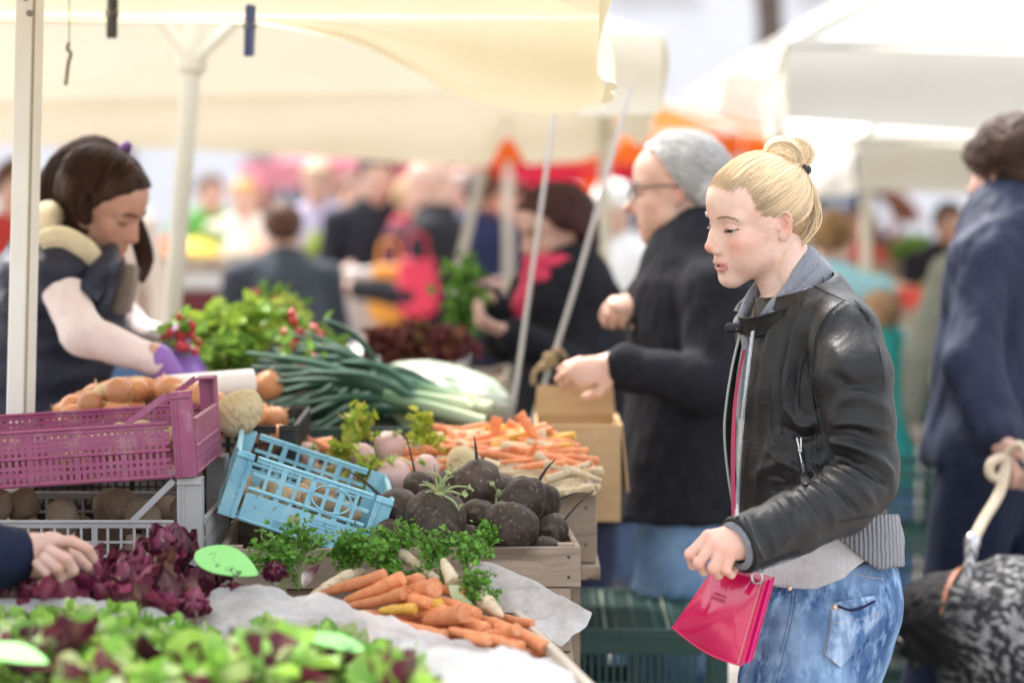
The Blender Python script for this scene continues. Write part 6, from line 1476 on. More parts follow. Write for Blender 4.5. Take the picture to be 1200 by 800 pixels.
    for i in range(20):
        d = rg.uniform(4.90, 5.12); u = i/19; r0 = P(rg.uniform(470, 575), rg.uniform(474, 500), d); tip = P(rg.uniform(318, 400), rg.uniform(432, 505), d+rg.normal(0, .06)); mid = (r0+tip)/2+[0, 0, .02+.02*rg.random()]
        root = empty('leek', r0, 'dark green leek with its pale end to the right, in the green crate', 'leek', 'leeks in the green crate'); ax = catmull([r0, r0*.6+mid*.4, mid], 14); mb = MB(); rr = rg.uniform(.011, .015)
        t = np.linspace(0, 1, 14)[:, None]; col = np.array([.62, .66, .46])*(1-t)+np.array([.09, .20, .10])*t; mb.tube(ax, np.full(14, rr), 12, True, col); mb.build('stalk', LK, root)
        mb = MB()
        for k in range(6):
            e = tip+rg.normal(0, .028, 3)+np.array([0, 0, .01*k]); q = ax[int(7+k)%14]; path = catmull([q, (q*.5+e*.5)+[0, 0, .02+.01*rg.random()], e], 12); w = np.linspace(.016, .005, 12)
            sd = np.array([0, .35, .9]); G = np.stack([path-np.outer(w, sd)+[0, 0, .003], path+[0, -.004, 0], path+np.outer(w, sd)], 0); cc = np.array([.034, .085, .055])*(.6+.8*rg.random()); mb.grid(G, np.tile(cc, (36, 1)), thick=.0012)
        mb.build('leaves', LK, root, auto=None)
    for i, (pts, lb) in enumerate([([(500, 470), (440, 445), (395, 418)], 'long leek leaf pointing up to the left above the crate'), ([(470, 472), (380, 430), (322, 412)], 'leek with leaves reaching up to the lettuces')]):
        path = catmull([P(*q, 5.15) for q in pts], 16); mb = MB(); w = np.linspace(.014, .007, 16); G = np.stack([path-np.outer(w, [0, .3, .9]), path+[0, -.005, 0], path+np.outer(w, [0, .3, .9])], 0); mb.grid(G, np.tile((.05, .13, .08), (48, 1)), thick=.003); tag(mb.build('leek', LK, auto=None), lb, 'leek', 'leeks in the green crate')
    # --- bag of cucumbers in cloudy film
    mb = MB(); c = P(520, 458, 5.45); mb.sphere(c, (S(80, 5.45), .16, S(32, 5.45)), 48, 30, rotm('Y', R(12)), lambda D: 1+.10*np.abs(fbm(D, 3.2, 4, 3))-.03)
    tag(mb.build('plastic_bag', mat('cloudy_bag', (.44, .52, .40), (.62, .66, .56), rough=.35, scale=9, bump=.6, bscale=26, bdist=.01, spots=[(16, .5, .7, (.16, .27, .13))], spec=.5)), 'cloudy plastic bag of green vegetables behind the leeks', 'bag')
    # --- lettuces, radishes and red lettuce at the back of the table
    LE = mat('lettuce_leaf', (1, 1, 1), (.9, .95, .85), rough=.5, scale=40, vcol=True, spec=.35, trans=.3)
    for i, (x, y, d, r, lb, cs) in enumerate([(250, 400, 5.25, 34, 'light green lettuce head beside the seller\'s glove', ((.26, .38, .05), (.34, .44, .07))), (290, 395, 5.35, 36, 'frilly green lettuce head behind the paper roll', ((.18, .33, .04), (.30, .42, .06))), (325, 385, 5.5, 30, 'yellowish green lettuce head under the red radishes', ((.30, .36, .06), (.40, .42, .10))), (268, 425, 5.1, 24, 'green lettuce leaves in front of the frilly lettuces', ((.12, .26, .04), (.20, .34, .05))), (380, 420, 5.5, 26, 'green lettuce head left of the long leek leaf', ((.13, .24, .05), (.25, .34, .08))),
                                              (455, 412, 5.75, 22, 'dark red lettuce head behind the cloudy bag', ((.14, .03, .04), (.20, .06, .05))), (490, 410, 5.8, 24, 'brownish red lettuce head, middle one behind the cloudy bag', ((.20, .05, .05), (.24, .12, .06))), (525, 412, 5.75, 22, 'dark red lettuce head at the right end behind the cloudy bag', ((.15, .03, .05), (.22, .08, .05)))]):
        sp = [P(x, y, d)+unit(rg.normal(0, 1, 3)+[0, -.3, .4])*S(r, d)*rg.uniform(.3, 1.0) for _ in range(110)]
        o = leafpile('lettuce', lb, 'lettuce', sp, [np.array(c) for c in cs], (.035, .06), (.03, .055), LE, seed=i+17, ruff=.10); o['group'] = 'lettuces at the back of the table'
    RD = mat('red_radish', (.52, .03, .05), (.60, .06, .08), rough=.3, scale=20, spec=.5)
    for i, (x, y, d, n, lb) in enumerate([(352, 402, 5.2, 26, 'bunch of red radishes in front of the green lettuces'), (322, 366, 5.75, 20, 'bunch of red radishes behind the lettuces'), (212, 396, 4.95, 16, 'dark red radishes held by the purple gloves'), (356, 432, 5.1, 12, 'few red radishes beside the leek leaves')]):
        root = empty('radish_bunch', P(x, y+10, d), lb, 'radish bunch', 'bunches of red radishes')
        mb = MB()
        for k in range(n): mb.sphere(P(x, y, d)+rg.normal(0, 1, 3)*np.array([.022, .02, .02]), rg.uniform(.009, .013), 12, 8)
        b_ = mb.build('roots', RD, root); b_['kind'] = 'stuff'
        leafpile('leaves', None, None, [P(x, y-6, d)+rg.normal(0, 1, 3)*np.array([.03, .03, .02]) for _ in range(30)], [np.array((.16, .30, .05))], (.03, .05), (.015, .025), LE, parent=root, seed=i+77)
    wood_crate('wooden_crate', 'wooden crate under the green lettuces', (P(300, 430, 5.3)[0], 5.35, 1.042), .50, .45, .14, R(2)); wood_crate('wooden_crate', 'wooden crate under the red lettuces behind the cloudy bag', (P(490, 430, 5.7)[0], 5.72, 1.042), .42, .36, .14, R(-2))
    # --- radicchio
    RA = [((204, 660), 3.66, 30, .85, .35, 1.35, 'tall brownish radicchio head left of the green tag'), ((152, 676), 3.58, 34, .15, .75, 1.0, 'open radicchio head with bright pink ribs in the middle of the row'), ((106, 684), 3.55, 30, .2, .9, .9, 'radicchio head the hand is picking at'), ((234, 682), 3.62, 24, .6, .7, .9, 'radicchio leaves under the left end of the green tag'), ((322, 673), 3.70, 19, .55, .22, .9, 'small tight round radicchio right of the green tag'), ((196, 706), 3.50, 26, .1, .8, .85, 'purple radicchio half covered by white film'), ((60, 692), 3.52, 30, .35, .8, .9, 'radicchio head at the left under the sleeve'), ((14, 700), 3.55, 26, .6, .8, .8, 'dark radicchio at the left edge of the row'), ((228, 712), 3.50, 20, .25, .7, .8, 'radicchio with a white rib at the end of the row'), ((178, 640), 3.72, 15, .7, .5, 1.0, 'dark radicchio leaves behind the tall brownish head'), ((272, 690), 3.58, 16, .4, .8, .8, 'radicchio leaves under the lower edge of the green tag'), ((256, 672), 3.66, 20, .7, .6, .8, 'brown curled radicchio behind the green tag')]
    for i, (p, d, r, dk, op, tl, lb) in enumerate(RA): radicchio('radicchio', P(*p, d), S(r, d), lb, 500+i, dk, op, tl)
    sp = [P(rg.uniform(-20, 222), 690, rg.uniform(3.46, 3.72))*[1, 1, 0]+[0, 0, rg.uniform(.985, 1.03)] for _ in range(140)]
    leafpile('radicchio_leaves', 'loose ruffled purple radicchio leaves lying between the heads', 'radicchio leaves', sp, [np.array(c) for c in ((.30, .045, .11), (.16, .022, .055), (.14, .05, .04), (.24, .03, .08), (.50, .36, .26), (.09, .018, .03))], (.045, .08), (.025, .045), mat('radicchio_leaf', (1, 1, 1), (.8, .78, .8), rough=.42, scale=50, bump=.5, bscale=120, vcol=True, spec=.4, trans=.18, bdist=.002), kind='stuff', seed=9, ruff=.14, cupr=(.1, .5), curlr=(.2, 1.8))
    G = leaf_grid(.05, .03, .5, .9, 9, 9); t = np.repeat(np.linspace(0, 1, 9), 9); w = np.clip(1.5-t*2.2, 0, 1)[:, None]; mb = MB(); mb.grid(G@(rotm('Z', R(20))@rotm('Y', R(-25))).T+P(352, 690, 3.66), np.array([.13, .02, .05])*(1-w)+np.array([.75, .68, .6])*w, thick=.002)
    tag(mb.build('radicchio_leaf', mat('radicchio_leaf', (1, 1, 1), vcol=True)), 'single purple radicchio leaf with a white base left of the carrots', 'leaf')
    wood_crate('wooden_crate', 'wooden crate under the radicchio and the picking hand', (-.62, 3.66, .803), .62, .34, .15, R(1))
    # --- salads in front
    cols = [np.array(c) for c in ((.29, .50, .08), (.38, .58, .12), (.50, .63, .22), (.19, .39, .06), (.62, .69, .38), (.25, .46, .09))]
    mix_ = cols+[np.array(c) for c in ((.10, .015, .035), (.13, .02, .04))]
    def heap(x0, x1, d0, d1, n, ztop):
        o = []
        for _ in range(n):
            x = rg.uniform(x0, x1); d = rg.uniform(d0, d1); p = P(x, 760, d); z = ztop(x, d)
            if (335 < x < 445 and d < 3.10) or (x < 62 and d < 2.96): continue
            o.append(np.array([p[0], d, z-rg.random()**1.6*.05]))
        return o
    zt = lambda x, d: .985+.028*math.sin((x+60)/90.)*.6+.02*math.sin(d*9)+.014*vnoise(np.array([x/30., d*14, 0.]))-.022*sst(180, 260, x)*(d > 3.2)
    LM = mat('lambs_lettuce', (1, 1, 1), (.92, .95, .86), rough=.45, scale=60, vcol=True, spec=.4, trans=.28, bump=.15, bscale=120)
    o = leafpile('lambs_lettuce', 'heap of loose green lamb\'s lettuce leaves at the front left', 'salad leaves', heap(-80, 232, 3.12, 3.40, 2400, zt), cols, (.030, .052), (.022, .036), LM, kind='stuff', seed=1, shape=[.12, .16, .3, .7, 1.0, .8])
    zt2 = lambda x, d: .985+.012*math.sin(x/40.)+.018*math.sin(d*11+1)+.014*vnoise(np.array([x/30., d*14, 5.]))
    leafpile('mixed_salad', 'heap of mixed green and purple salad leaves along the front edge', 'salad leaves', heap(-90, 470, 2.86, 3.16, 2600, zt2), mix_, (.044, .075), (.034, .056), LM, kind='stuff', seed=2, shape=[.15, .25, .5, .85, 1.0, .75], ruff=.05)
    leafpile('cut_salad', 'heap of pale green cut salad leaves in front of the carrots', 'salad leaves', heap(300, 485, 3.14, 3.36, 700, lambda x, d: zt2(x, d)-.002-.0004*max(0, x-420)), cols[1:], (.030, .048), (.022, .036), LM, kind='stuff', seed=3)
    for i, (x, d, s_, lb) in enumerate([(290, 3.02, .05, 'dark purple salad leaf lying on the mixed salad, right of the middle'), (80, 2.98, .045, 'dark red salad leaf on the mixed salad above the left green tag'), (165, 3.0, .05, 'upright dark red salad leaf near the middle of the mixed salad'), (30, 2.93, .04, 'purple salad leaf at the lower left corner'), (310, 2.9, .045, 'purple salad leaf at the bottom edge below the middle')]):
        G = leaf_grid(s_*1.3, s_, .4, .9, 9, 9, ruff=.04); mb = MB(); p = P(x, 760, d); mb.grid(G@eul(rg.normal(0, .4), -.7, rg.uniform(0, 6)).T+[p[0], d, 1.005], np.tile(np.array([.085, .012, .03])*(.8+.5*rg.random()), (81, 1)), thick=.001)
        tag(mb.build('salad_leaf', LM), lb, 'leaf', 'purple salad leaves')
    for i, (x0, x1, d, lb) in enumerate([(-110, 240, 3.25, 'wooden crate under the lamb\'s lettuce at the front left'), (240, 600, 3.2, 'wooden crate under the cut salad at the front')]):
        a, b = P(x0, 760, d)[0], P(x1, 760, d)[0]; wood_crate('wooden_crate', lb, ((a+b)/2, 3.06, .803), b-a-.01, .64, .13, 0)
    # --- films and papers
    FILM = mat('cloudy_film', (.90, .89, .88), (.94, .93, .92), rough=.30, scale=30, bump=.35, bscale=24, alpha=(.42, .84, 9), spec=.5, bdist=.006, trans=.35)
    PAPER = mat('white_liner', (.84, .83, .81), (.88, .87, .85), rough=.45, scale=20, bump=.35, bscale=22, alpha=(.72, .95, 8), bdist=.006, trans=.45)
    sheet('paper_liner', [[(-60, 704, 3.47), (60, 699, 3.47), (130, 703, 3.47), (200, 726, 3.455), (262, 752, 3.43)], [(-60, 722, 3.43), (60, 716, 3.43), (130, 718, 3.43), (200, 740, 3.425), (262, 764, 3.41)], [(-60, 745, 3.40), (60, 738, 3.40), (130, 738, 3.40), (200, 756, 3.39), (262, 785, 3.38)]], PAPER, 'white liner sheet between the radicchio and the lamb\'s lettuce', ruff=.010)
    sheet('plastic_film', [[(234, 704, 3.56), (258, 687, 3.57), (330, 693, 3.56), (430, 713, 3.54), (520, 743, 3.50), (600, 764, 3.47), (648, 768, 3.46)], [(228, 730, 3.50), (280, 716, 3.50), (400, 728, 3.48), (500, 757, 3.45), (590, 776, 3.42), (660, 784, 3.40)], [(234, 752, 3.44), (300, 742, 3.43), (410, 748, 3.42), (510, 776, 3.38), (600, 800, 3.32), (680, 812, 3.3)], [(240, 772, 3.40), (300, 770, 3.37), (420, 778, 3.35), (520, 810, 3.30), (620, 840, 3.25), (700, 850, 3.2)]], FILM, 'cloudy plastic film draped over the crate edge in front of the carrots', ruff=.012, n=(34, 90))
    sheet('plastic_film', [[(415, 786, 3.20), (470, 764, 3.26), (540, 760, 3.27), (610, 768, 3.25), (668, 790, 3.2)], [(420, 800, 3.10), (480, 782, 3.12), (550, 778, 3.13), (620, 788, 3.12), (680, 810, 3.1)], [(420, 850, 2.95), (480, 830, 2.95), (550, 830, 2.95), (620, 840, 2.95), (690, 850, 2.95)]], PAPER, 'crumpled white plastic sheet over the salad at the bottom', ruff=.014)
    sheet('plastic_film', [[(540, 655, 3.91), (575, 658, 3.905), (610, 672, 3.89), (640, 688, 3.87), (668, 703, 3.84), (692, 716, 3.80)], [(552, 680, 3.89), (585, 682, 3.885), (615, 693, 3.87), (645, 706, 3.85), (672, 724, 3.81), (686, 733, 3.79)], [(566, 705, 3.87), (594, 704, 3.86), (616, 710, 3.84), (640, 722, 3.82), (660, 742, 3.79), (668, 748, 3.775)], [(576, 722, 3.85), (598, 718, 3.84), (612, 722, 3.80), (634, 738, 3.79), (652, 754, 3.775), (658, 757, 3.77)]], FILM, 'clear plastic film standing up against the wooden radish crate and falling over its corner', ruff=.009, seed=4, n=(40, 70))
    # --- tags
    T1 = [[(-.30, .02), (-.24, .16), (-.20, -.08)], [(-.06, .15), (-.12, .13), (-.13, .06), (-.07, .06)], [(-.13, .06), (-.13, -.02), (-.05, -.02)], [(-.02, .04), (.03, .04)], [(-.16, -.14), (-.10, -.06), (-.08, -.27)], [(-.06, -.28), (.0, -.06)], [(.03, -.07), (.02, -.18), (.09, -.17)], [(.08, -.08), (.08, -.28)], [(.13, -.06), (.13, -.27)], [(.18, -.13), (.135, -.19), (.19, -.26)], [(.28, -.14), (.23, -.15), (.23, -.22), (.28, -.21), (.28, -.13), (.28, -.32), (.22, -.32)]]
    c = P(266, 659, 3.585); tagboard('price_tag', c, P(305, 672, 3.57)-P(228, 643, 3.62), P(272, 632, 3.63)-P(258, 682, 3.55), (.112, .060), T1, 'green leaf shaped price tag reading 1 E 1/4 kg, standing in the radicchio')
    T3 = [[(-.05, -.12), (.02, .12)], [(.06, .10), (.05, -.02), (.12, -.01)], [(.11, .10), (.11, -.12)], [(.16, .12), (.16, -.12)], [(.21, .04), (.165, -.03), (.22, -.11)], [(.31, .03), (.26, .02), (.26, -.06), (.31, -.05), (.31, .04), (.31, -.18), (.25, -.18)], [(-.22, .0), (-.15, .12), (-.12, -.14)]]
    c = P(392, 752, 3.07); tagboard('price_tag', c, P(432, 772, 3.22)-P(352, 748, 3.28), P(398, 738, 3.33)-P(384, 772, 3.2), (.10, .052), T3, 'green leaf shaped price tag lying in the cut salad in front of the carrots')
    c = P(16, 766, 2.93); tagboard('price_tag', c, P(56, 786, 3.04)-P(-30, 764, 3.08), P(20, 752, 3.12)-P(8, 795, 3.0), (.098, .056), [[(-.05, .05), (.02, .07), (.10, .05), (.2, .07)], [(.0, -.05), (.08, -.03), (.16, -.06)]], 'green leaf shaped price tag at the lower left edge of the salad')
# ------------------------------------------------------------------ the other people, the dog, the stalls behind
def cloth(name, c1, c2=None, rough=.85, sc_=60, bump=.4, **k): return mat(name, c1, c2 or tuple(x*1.25 for x in c1), rough=rough, scale=sc_, bump=bump, bscale=sc_*5, sheen=.0, spec=.2, bdist=.0012, **k)
def hand(F, wr, dr, pn, s=1.0, curl=.6, thumb=1, r0=.026):
    """open or curled hand: dr finger direction, pn palm normal"""
    dr = unit(dr); pn = unit(pn-dr*(np.asarray(pn)@dr)); sd = np.cross(dr, pn); wr = np.asarray(wr, float)
    k0 = wr+dr*.085*s
    F.cone(wr-dr*.02, wr+dr*.02*s, r0*s*1.05, r0*s, .01); F.cone(wr+dr*.02*s, k0, .030*s, .036*s, .012, 'add', (pn, .48))
    for i in range(4):
        o = (i-1.5)*.0185*s; L = [.075, .085, .078, .060][i]*s; p = k0+sd*o-dr*abs(i-1.2)*.004; P_ = [p]; a = curl*.5
        for q in range(3):
            a += curl*.75*(q > 0); P_.append(P_[-1]+(dr*math.cos(a)+pn*math.sin(a))*L*[.45, .32, .23][q])
        F.chain(P_, [.0098*s, .0090*s, .0080*s, .0068*s], .003)
    t0 = wr+dr*.03*s+sd*thumb*.026*s; t1 = t0+(dr*.7+sd*thumb*.6+pn*.35)*.040*s; F.chain([t0-dr*.01, t1, t1+(dr*.9+pn*.45)*.032*s], [.015*s, .011*s, .009*s], .006)
def standing(hp, yaw, Ht, lean=0.0, arms=((.05, .10, -.26, .12, .02, -.24),)*2, stride=.06):
    """joints for a standing figure; hp head centre, arms per side: elbow and wrist offsets (fwd,out,up) chained from the shoulder"""
    k = Ht/1.72; f = np.array([math.cos(R(yaw)), math.sin(R(yaw)), 0]); l = np.array([-f[1], f[0], 0]); u = np.array([0, 0, 1.0]); hp = np.asarray(hp, float)
    nk = hp-u*.145*k-f*(.02+.10*lean); ch = nk-u*(.24*k*math.cos(lean))-f*.24*k*math.sin(lean); pv = ch-u*.33*k*math.cos(lean)-f*.33*k*math.sin(lean)
    J = dict(f=f, l=l, nk=nk, ch=ch, pv=pv, k=k)
    for s, q, a in (('L', 1, arms[0]), ('R', -1, arms[1])):
        sh = nk-u*.055*k+l*q*.175*k; e = sh+(f*a[0]+l*q*a[1]+u*a[2])*k; w = e+(f*a[3]+l*q*a[4]+u*a[5])*k; J['s'+s], J['e'+s], J['w'+s] = sh, e, w
        hz = pv[2]; J['h'+s] = pv+l*q*.09*k-u*.05; J['k'+s] = np.array([*(pv+l*q*.10*k+f*(.04+q*stride))[:2], hz*.54]); J['a'+s] = np.array([*(pv+l*q*.10*k+f*q*stride*1.6)[:2], .085])
    return J
def figure(label, H, J, coat, trousers, zc, h=.014, skin=(.60, .38, .29), hairc=(.05, .03, .02), hlx=None, hext=None, hoff=.008, rc=1.0, sleeves=None, hands=None, shoes=(.03, .03, .032), group=None, collar=None, coatname='coat', bald=False, wav=.006, scarf=None):
    f, l, k = J['f'], J['l'], J.get('k', 1.0); u = np.array([0, 0, 1.0])
    allp = np.array([J[q] for q in J if q not in ('f', 'l', 'k')]+[H.c]); lo = allp.min(0)-[.24, .24, .1]; hi = allp.max(0)+[.24, .24, .24]; lo[2] = 0
    F = SDF(lo, hi, h if h > .01 else .006); H.add(F)
    F.cone(H.w((-.022, 0, -.055)), J['nk'], .052*H.s, .056*k, .02); F.cone(H.w((.02, 0, -.09)), J['nk']+f*.03, .02, .04, .03)
    F.cone(J['sL'], J['sR'], .045*k, .045*k, .03); F.chain([J['nk']-u*.05, J['ch'], J['pv']], [.08*k, .125*k, .12*k], .03, 'add', (f, .7))
    for s in 'LR':
        F.chain([J['s'+s], J['e'+s], J['w'+s]], [.045*k, .036*k, .026*k], .01); F.chain([J['h'+s], J['k'+s], J['a'+s]], [.08*k, .052*k, .04*k], .02); F.chain([J['a'+s]-u*.03, J['a'+s]+f*.13-u*.05], [.04, .03], .01)
        hd_ = (hands or {}).get(s)
        fd = unit(J['w'+s]-J['e'+s])
        if hd_ is None: hand(F, J['w'+s], fd, -l*(1 if s == 'L' else -1)+f*.2, k, .5)
        else: hand(F, J['w'+s], hd_[0], hd_[1], k*.86, hd_[2], hd_[3] if len(hd_) > 3 else 1)
    V, Q = F.mesh(1); C = H.face_col(V, skin, tuple(np.array(skin)*[.95, .55, .55]), .4)
    base = np.array([J['pv'][0], J['pv'][1], 0]); body = mesh_obj('person', V, Q, SKIN(), col=C, origin=base); tag(body, label, 'person', group)
    # torso garment with sleeves
    g = SDF(lo, hi, h if h > .01 else .007)
    pts = [J['nk']-u*.03, J['nk']*.55+J['ch']*.45, J['ch'], J['ch']*.5+J['pv']*.5, J['pv']]; rr = [.11*k*rc, .158*k*rc, .168*k*rc, .165*k*rc, .175*k*rc]
    if zc < J['pv'][2]-.05: pts.append(np.array([*(J['pv']+f*.02)[:2], zc-.02])); rr.append(.205*k*rc)
    g.chain(pts, rr, .03, 'add', (f, .80)); g.cone(J['sL'], J['sR'], .058*k, .058*k, .05); g.cone(J['nk']-u*.005, J['sL'], .055, .055*k, .04); g.cone(J['nk']-u*.005, J['sR'], .055, .055*k, .04)
    if sleeves is None:
        for s in 'LR': g.chain([J['s'+s], J['e'+s], J['w'+s]-unit(J['w'+s]-J['e'+s])*.015], [.064*k, .056*k, .047*k], .02)
    if collar != 'none': g.cone(J['nk']-f*.01, J['nk']+u*.045-f*.012, .062, .060, .02)
    g.plane([0, 0, zc], (0, 0, -1)); neck = SDF.like(g); neck.cone(J['nk']+u*.02, J['nk']+u*.14, .052, .06, 0); g.shell_out(neck, 0)
    V, Q = g.mesh(2); N_ = vnormals(V, Q); V = V+N_*(wav*fbm(V*[1.3, 1.3, .6], 9, 3, 2)+(.004*fbm(V*[1, 1, .45], 26, 3, 6) if h < .01 else 0))[:, None]
    ct = mesh_obj(coatname, V, Q, coat, body)
    if sleeves is not None:
        g = SDF(lo, hi, h if h > .01 else .006)
        for s in 'LR': g = g.like(); g.chain([J['s'+s], J['e'+s], J['w'+s]], [.052*k, .041*k, .031*k], .02); V, Q = g.mesh(2); V = V+vnormals(V, Q)*(.004*fbm(V, 16, 3, 5))[:, None]; mesh_obj('sleeve', V, Q, sleeves, body)
    g = SDF(lo, np.array([hi[0], hi[1], J['pv'][2]+.16]), h if h > .01 else .008)
    g.chain([J['pv']+u*.06, J['pv']-u*.06], [.140*k, .140*k], .02, 'add', (f, .72))
    for s in 'LR': g.chain([J['h'+s], J['k'+s], J['a'+s]], [.088*k, .075*k, .062*k], .02)
    V, Q = g.mesh(2); N_ = vnormals(V, Q); V = V+N_*(.006*fbm(V*[1, 1, .7], 10, 3, 4))[:, None]; mesh_obj('trousers', V, Q, trousers, body)
    for s in 'LR':
        g = SDF(J['a'+s]-.22, J['a'+s]+.22, .010); a = J['a'+s]; g.chain([a-u*.02-f*.03, a+f*.07-u*.04, a+f*.17-u*.05], [.046, .044, .036], .02); g.plane([0, 0, .003], (0, 0, -1)); V, Q = g.mesh(1); mesh_obj('shoe', V, Q, mat('shoe%d' % int(shoes[0]*1000), shoes, rough=.5), body)
    if not bald:
        cf = hair_cap(H, hoff, h*.6 if h > .01 else .005, hlx or HLX, hext); V, Q = cf.mesh(1); N_ = vnormals(V, Q); V = V+N_*(.003*fbm(V*[1, 1, .35], 60, 2)+(.005*fbm(V, 13, 2, 6) if hairc[0] > .25 else .003*fbm(V, 28, 2, 6)))[:, None]
        cc = np.array(hairc)*(1+.55*fbm(V*[1, 1, .3], 70, 2))[:, None]; mesh_obj('hair', V, Q, darkhair(), body, col=np.clip(cc, 0, 1))
    if h <= .008:
        mb = MB(); dk = np.clip(np.array(hairc)*.6, .01, .12)
        for s in (-1, 1):
            mb.tube(H.w(catmull([(.096, s*.010, .0125), (.0955, s*.022, .0185), (.087, s*.038, .0185), (.074, s*.048, .013)], 12)), .0022, 6, True, dk); mb.tube(H.w(catmull([(.072, s*.047, -.006), (.0825, s*.040, -.007), (.0868, s*.0315, -.008), (.083, s*.020, -.0085)], 12)), .0016, 6, True, np.array((.015, .012, .012)))
        mb.build('brows_and_lashes', hairmat(), body)
    if scarf is not None:
        mb = MB()
        for z, r in ((.0, .088), (.035, .078)): p = ring(J['nk']+u*(z-.005)+f*.012, f*r, l*r*1.05, 30); mb.tube(p, .028*(1+.15*fbm(p, 30, 2)), 10, False)
        p0 = J['nk']+f*.09; mb.tube(catmull([p0, p0+f*.05-u*.09, p0+f*.045-u*.19], 10), np.linspace(.045, .035, 10), 10, flat=.5); mb.build('scarf', scarf, body)
    return body
def scalp(H, n, target, col, r, L=None, hlx=HLX, lift=.006, seed=0, fluff=.0):
    """strands over the scalp: gathered at a head-local target, or (L given) short ones combed that way"""
    rg = np.random.default_rng(seed); mb = MB(); ut = unit(np.asarray(target, float)-SK0); c = 0
    while c < n:
        u = unit(rg.normal(size=3)); p = SK0+u*skull_r(u[None])[0]
        if np.interp(p[2], HLZ, hlx)-p[0] < 0 or p[2] < -.08: continue
        w = math.acos(np.clip(u@ut, -1, 1)); m = 10; t = np.linspace(0, 1 if L is None else min(1, L/(.09*w+1e-6)), m)
        if w < .1: continue
        U = (np.sin((1-t)*w)[:, None]*u+np.sin(t*w)[:, None]*ut)/math.sin(w); U = U+unit(np.cross(u, ut))*(np.sin(np.pi*np.linspace(0, 1, m))*rg.normal(0, .06+fluff*6))[:, None]; U /= np.linalg.norm(U, axis=1)[:, None]
        rr = skull_r(U)+.004+lift*(.4+rg.random())*np.sin(np.pi*np.minimum(np.linspace(0, 1, m)*1.1, 1))+fluff*rg.random()*np.linspace(0, 1, m)
        k = ((.55+.9*rg.random())*(1+.55*vnoise(u*5.5)) if col[0] < .2 else .84+.3*rg.random()); strand_mesh(mb, H.w(SK0+U*rr[:, None]), r, np.array(col)*k, 4); c += 1
    return mb
def tress(mb, path, rad, n, r, col, seed=0):
    rg = np.random.default_rng(seed); ax = catmull(path, 18); rd = np.interp(np.linspace(0, 1, 18), np.linspace(0, 1, len(rad)), rad); tg = np.gradient(ax, axis=0); tg /= np.linalg.norm(tg, axis=1)[:, None]; x = np.cross(tg, [0, 1.0, 0.05]); x /= np.linalg.norm(x, axis=1)[:, None]; y = np.cross(tg, x)
    for i in range(n):
        a = rg.uniform(0, 6.28); q = rg.random()**.5; tw = rg.normal(0, .5); w = a+tw*np.linspace(0, 1, 18)+.25*np.sin(np.linspace(0, 9, 18)+a*2); pts = ax+(rd*q*np.cos(w))[:, None]*x+(rd*q*np.sin(w))[:, None]*y; strand_mesh(mb, pts, r, np.array(col)*(.5+.9*rg.random()), 4)
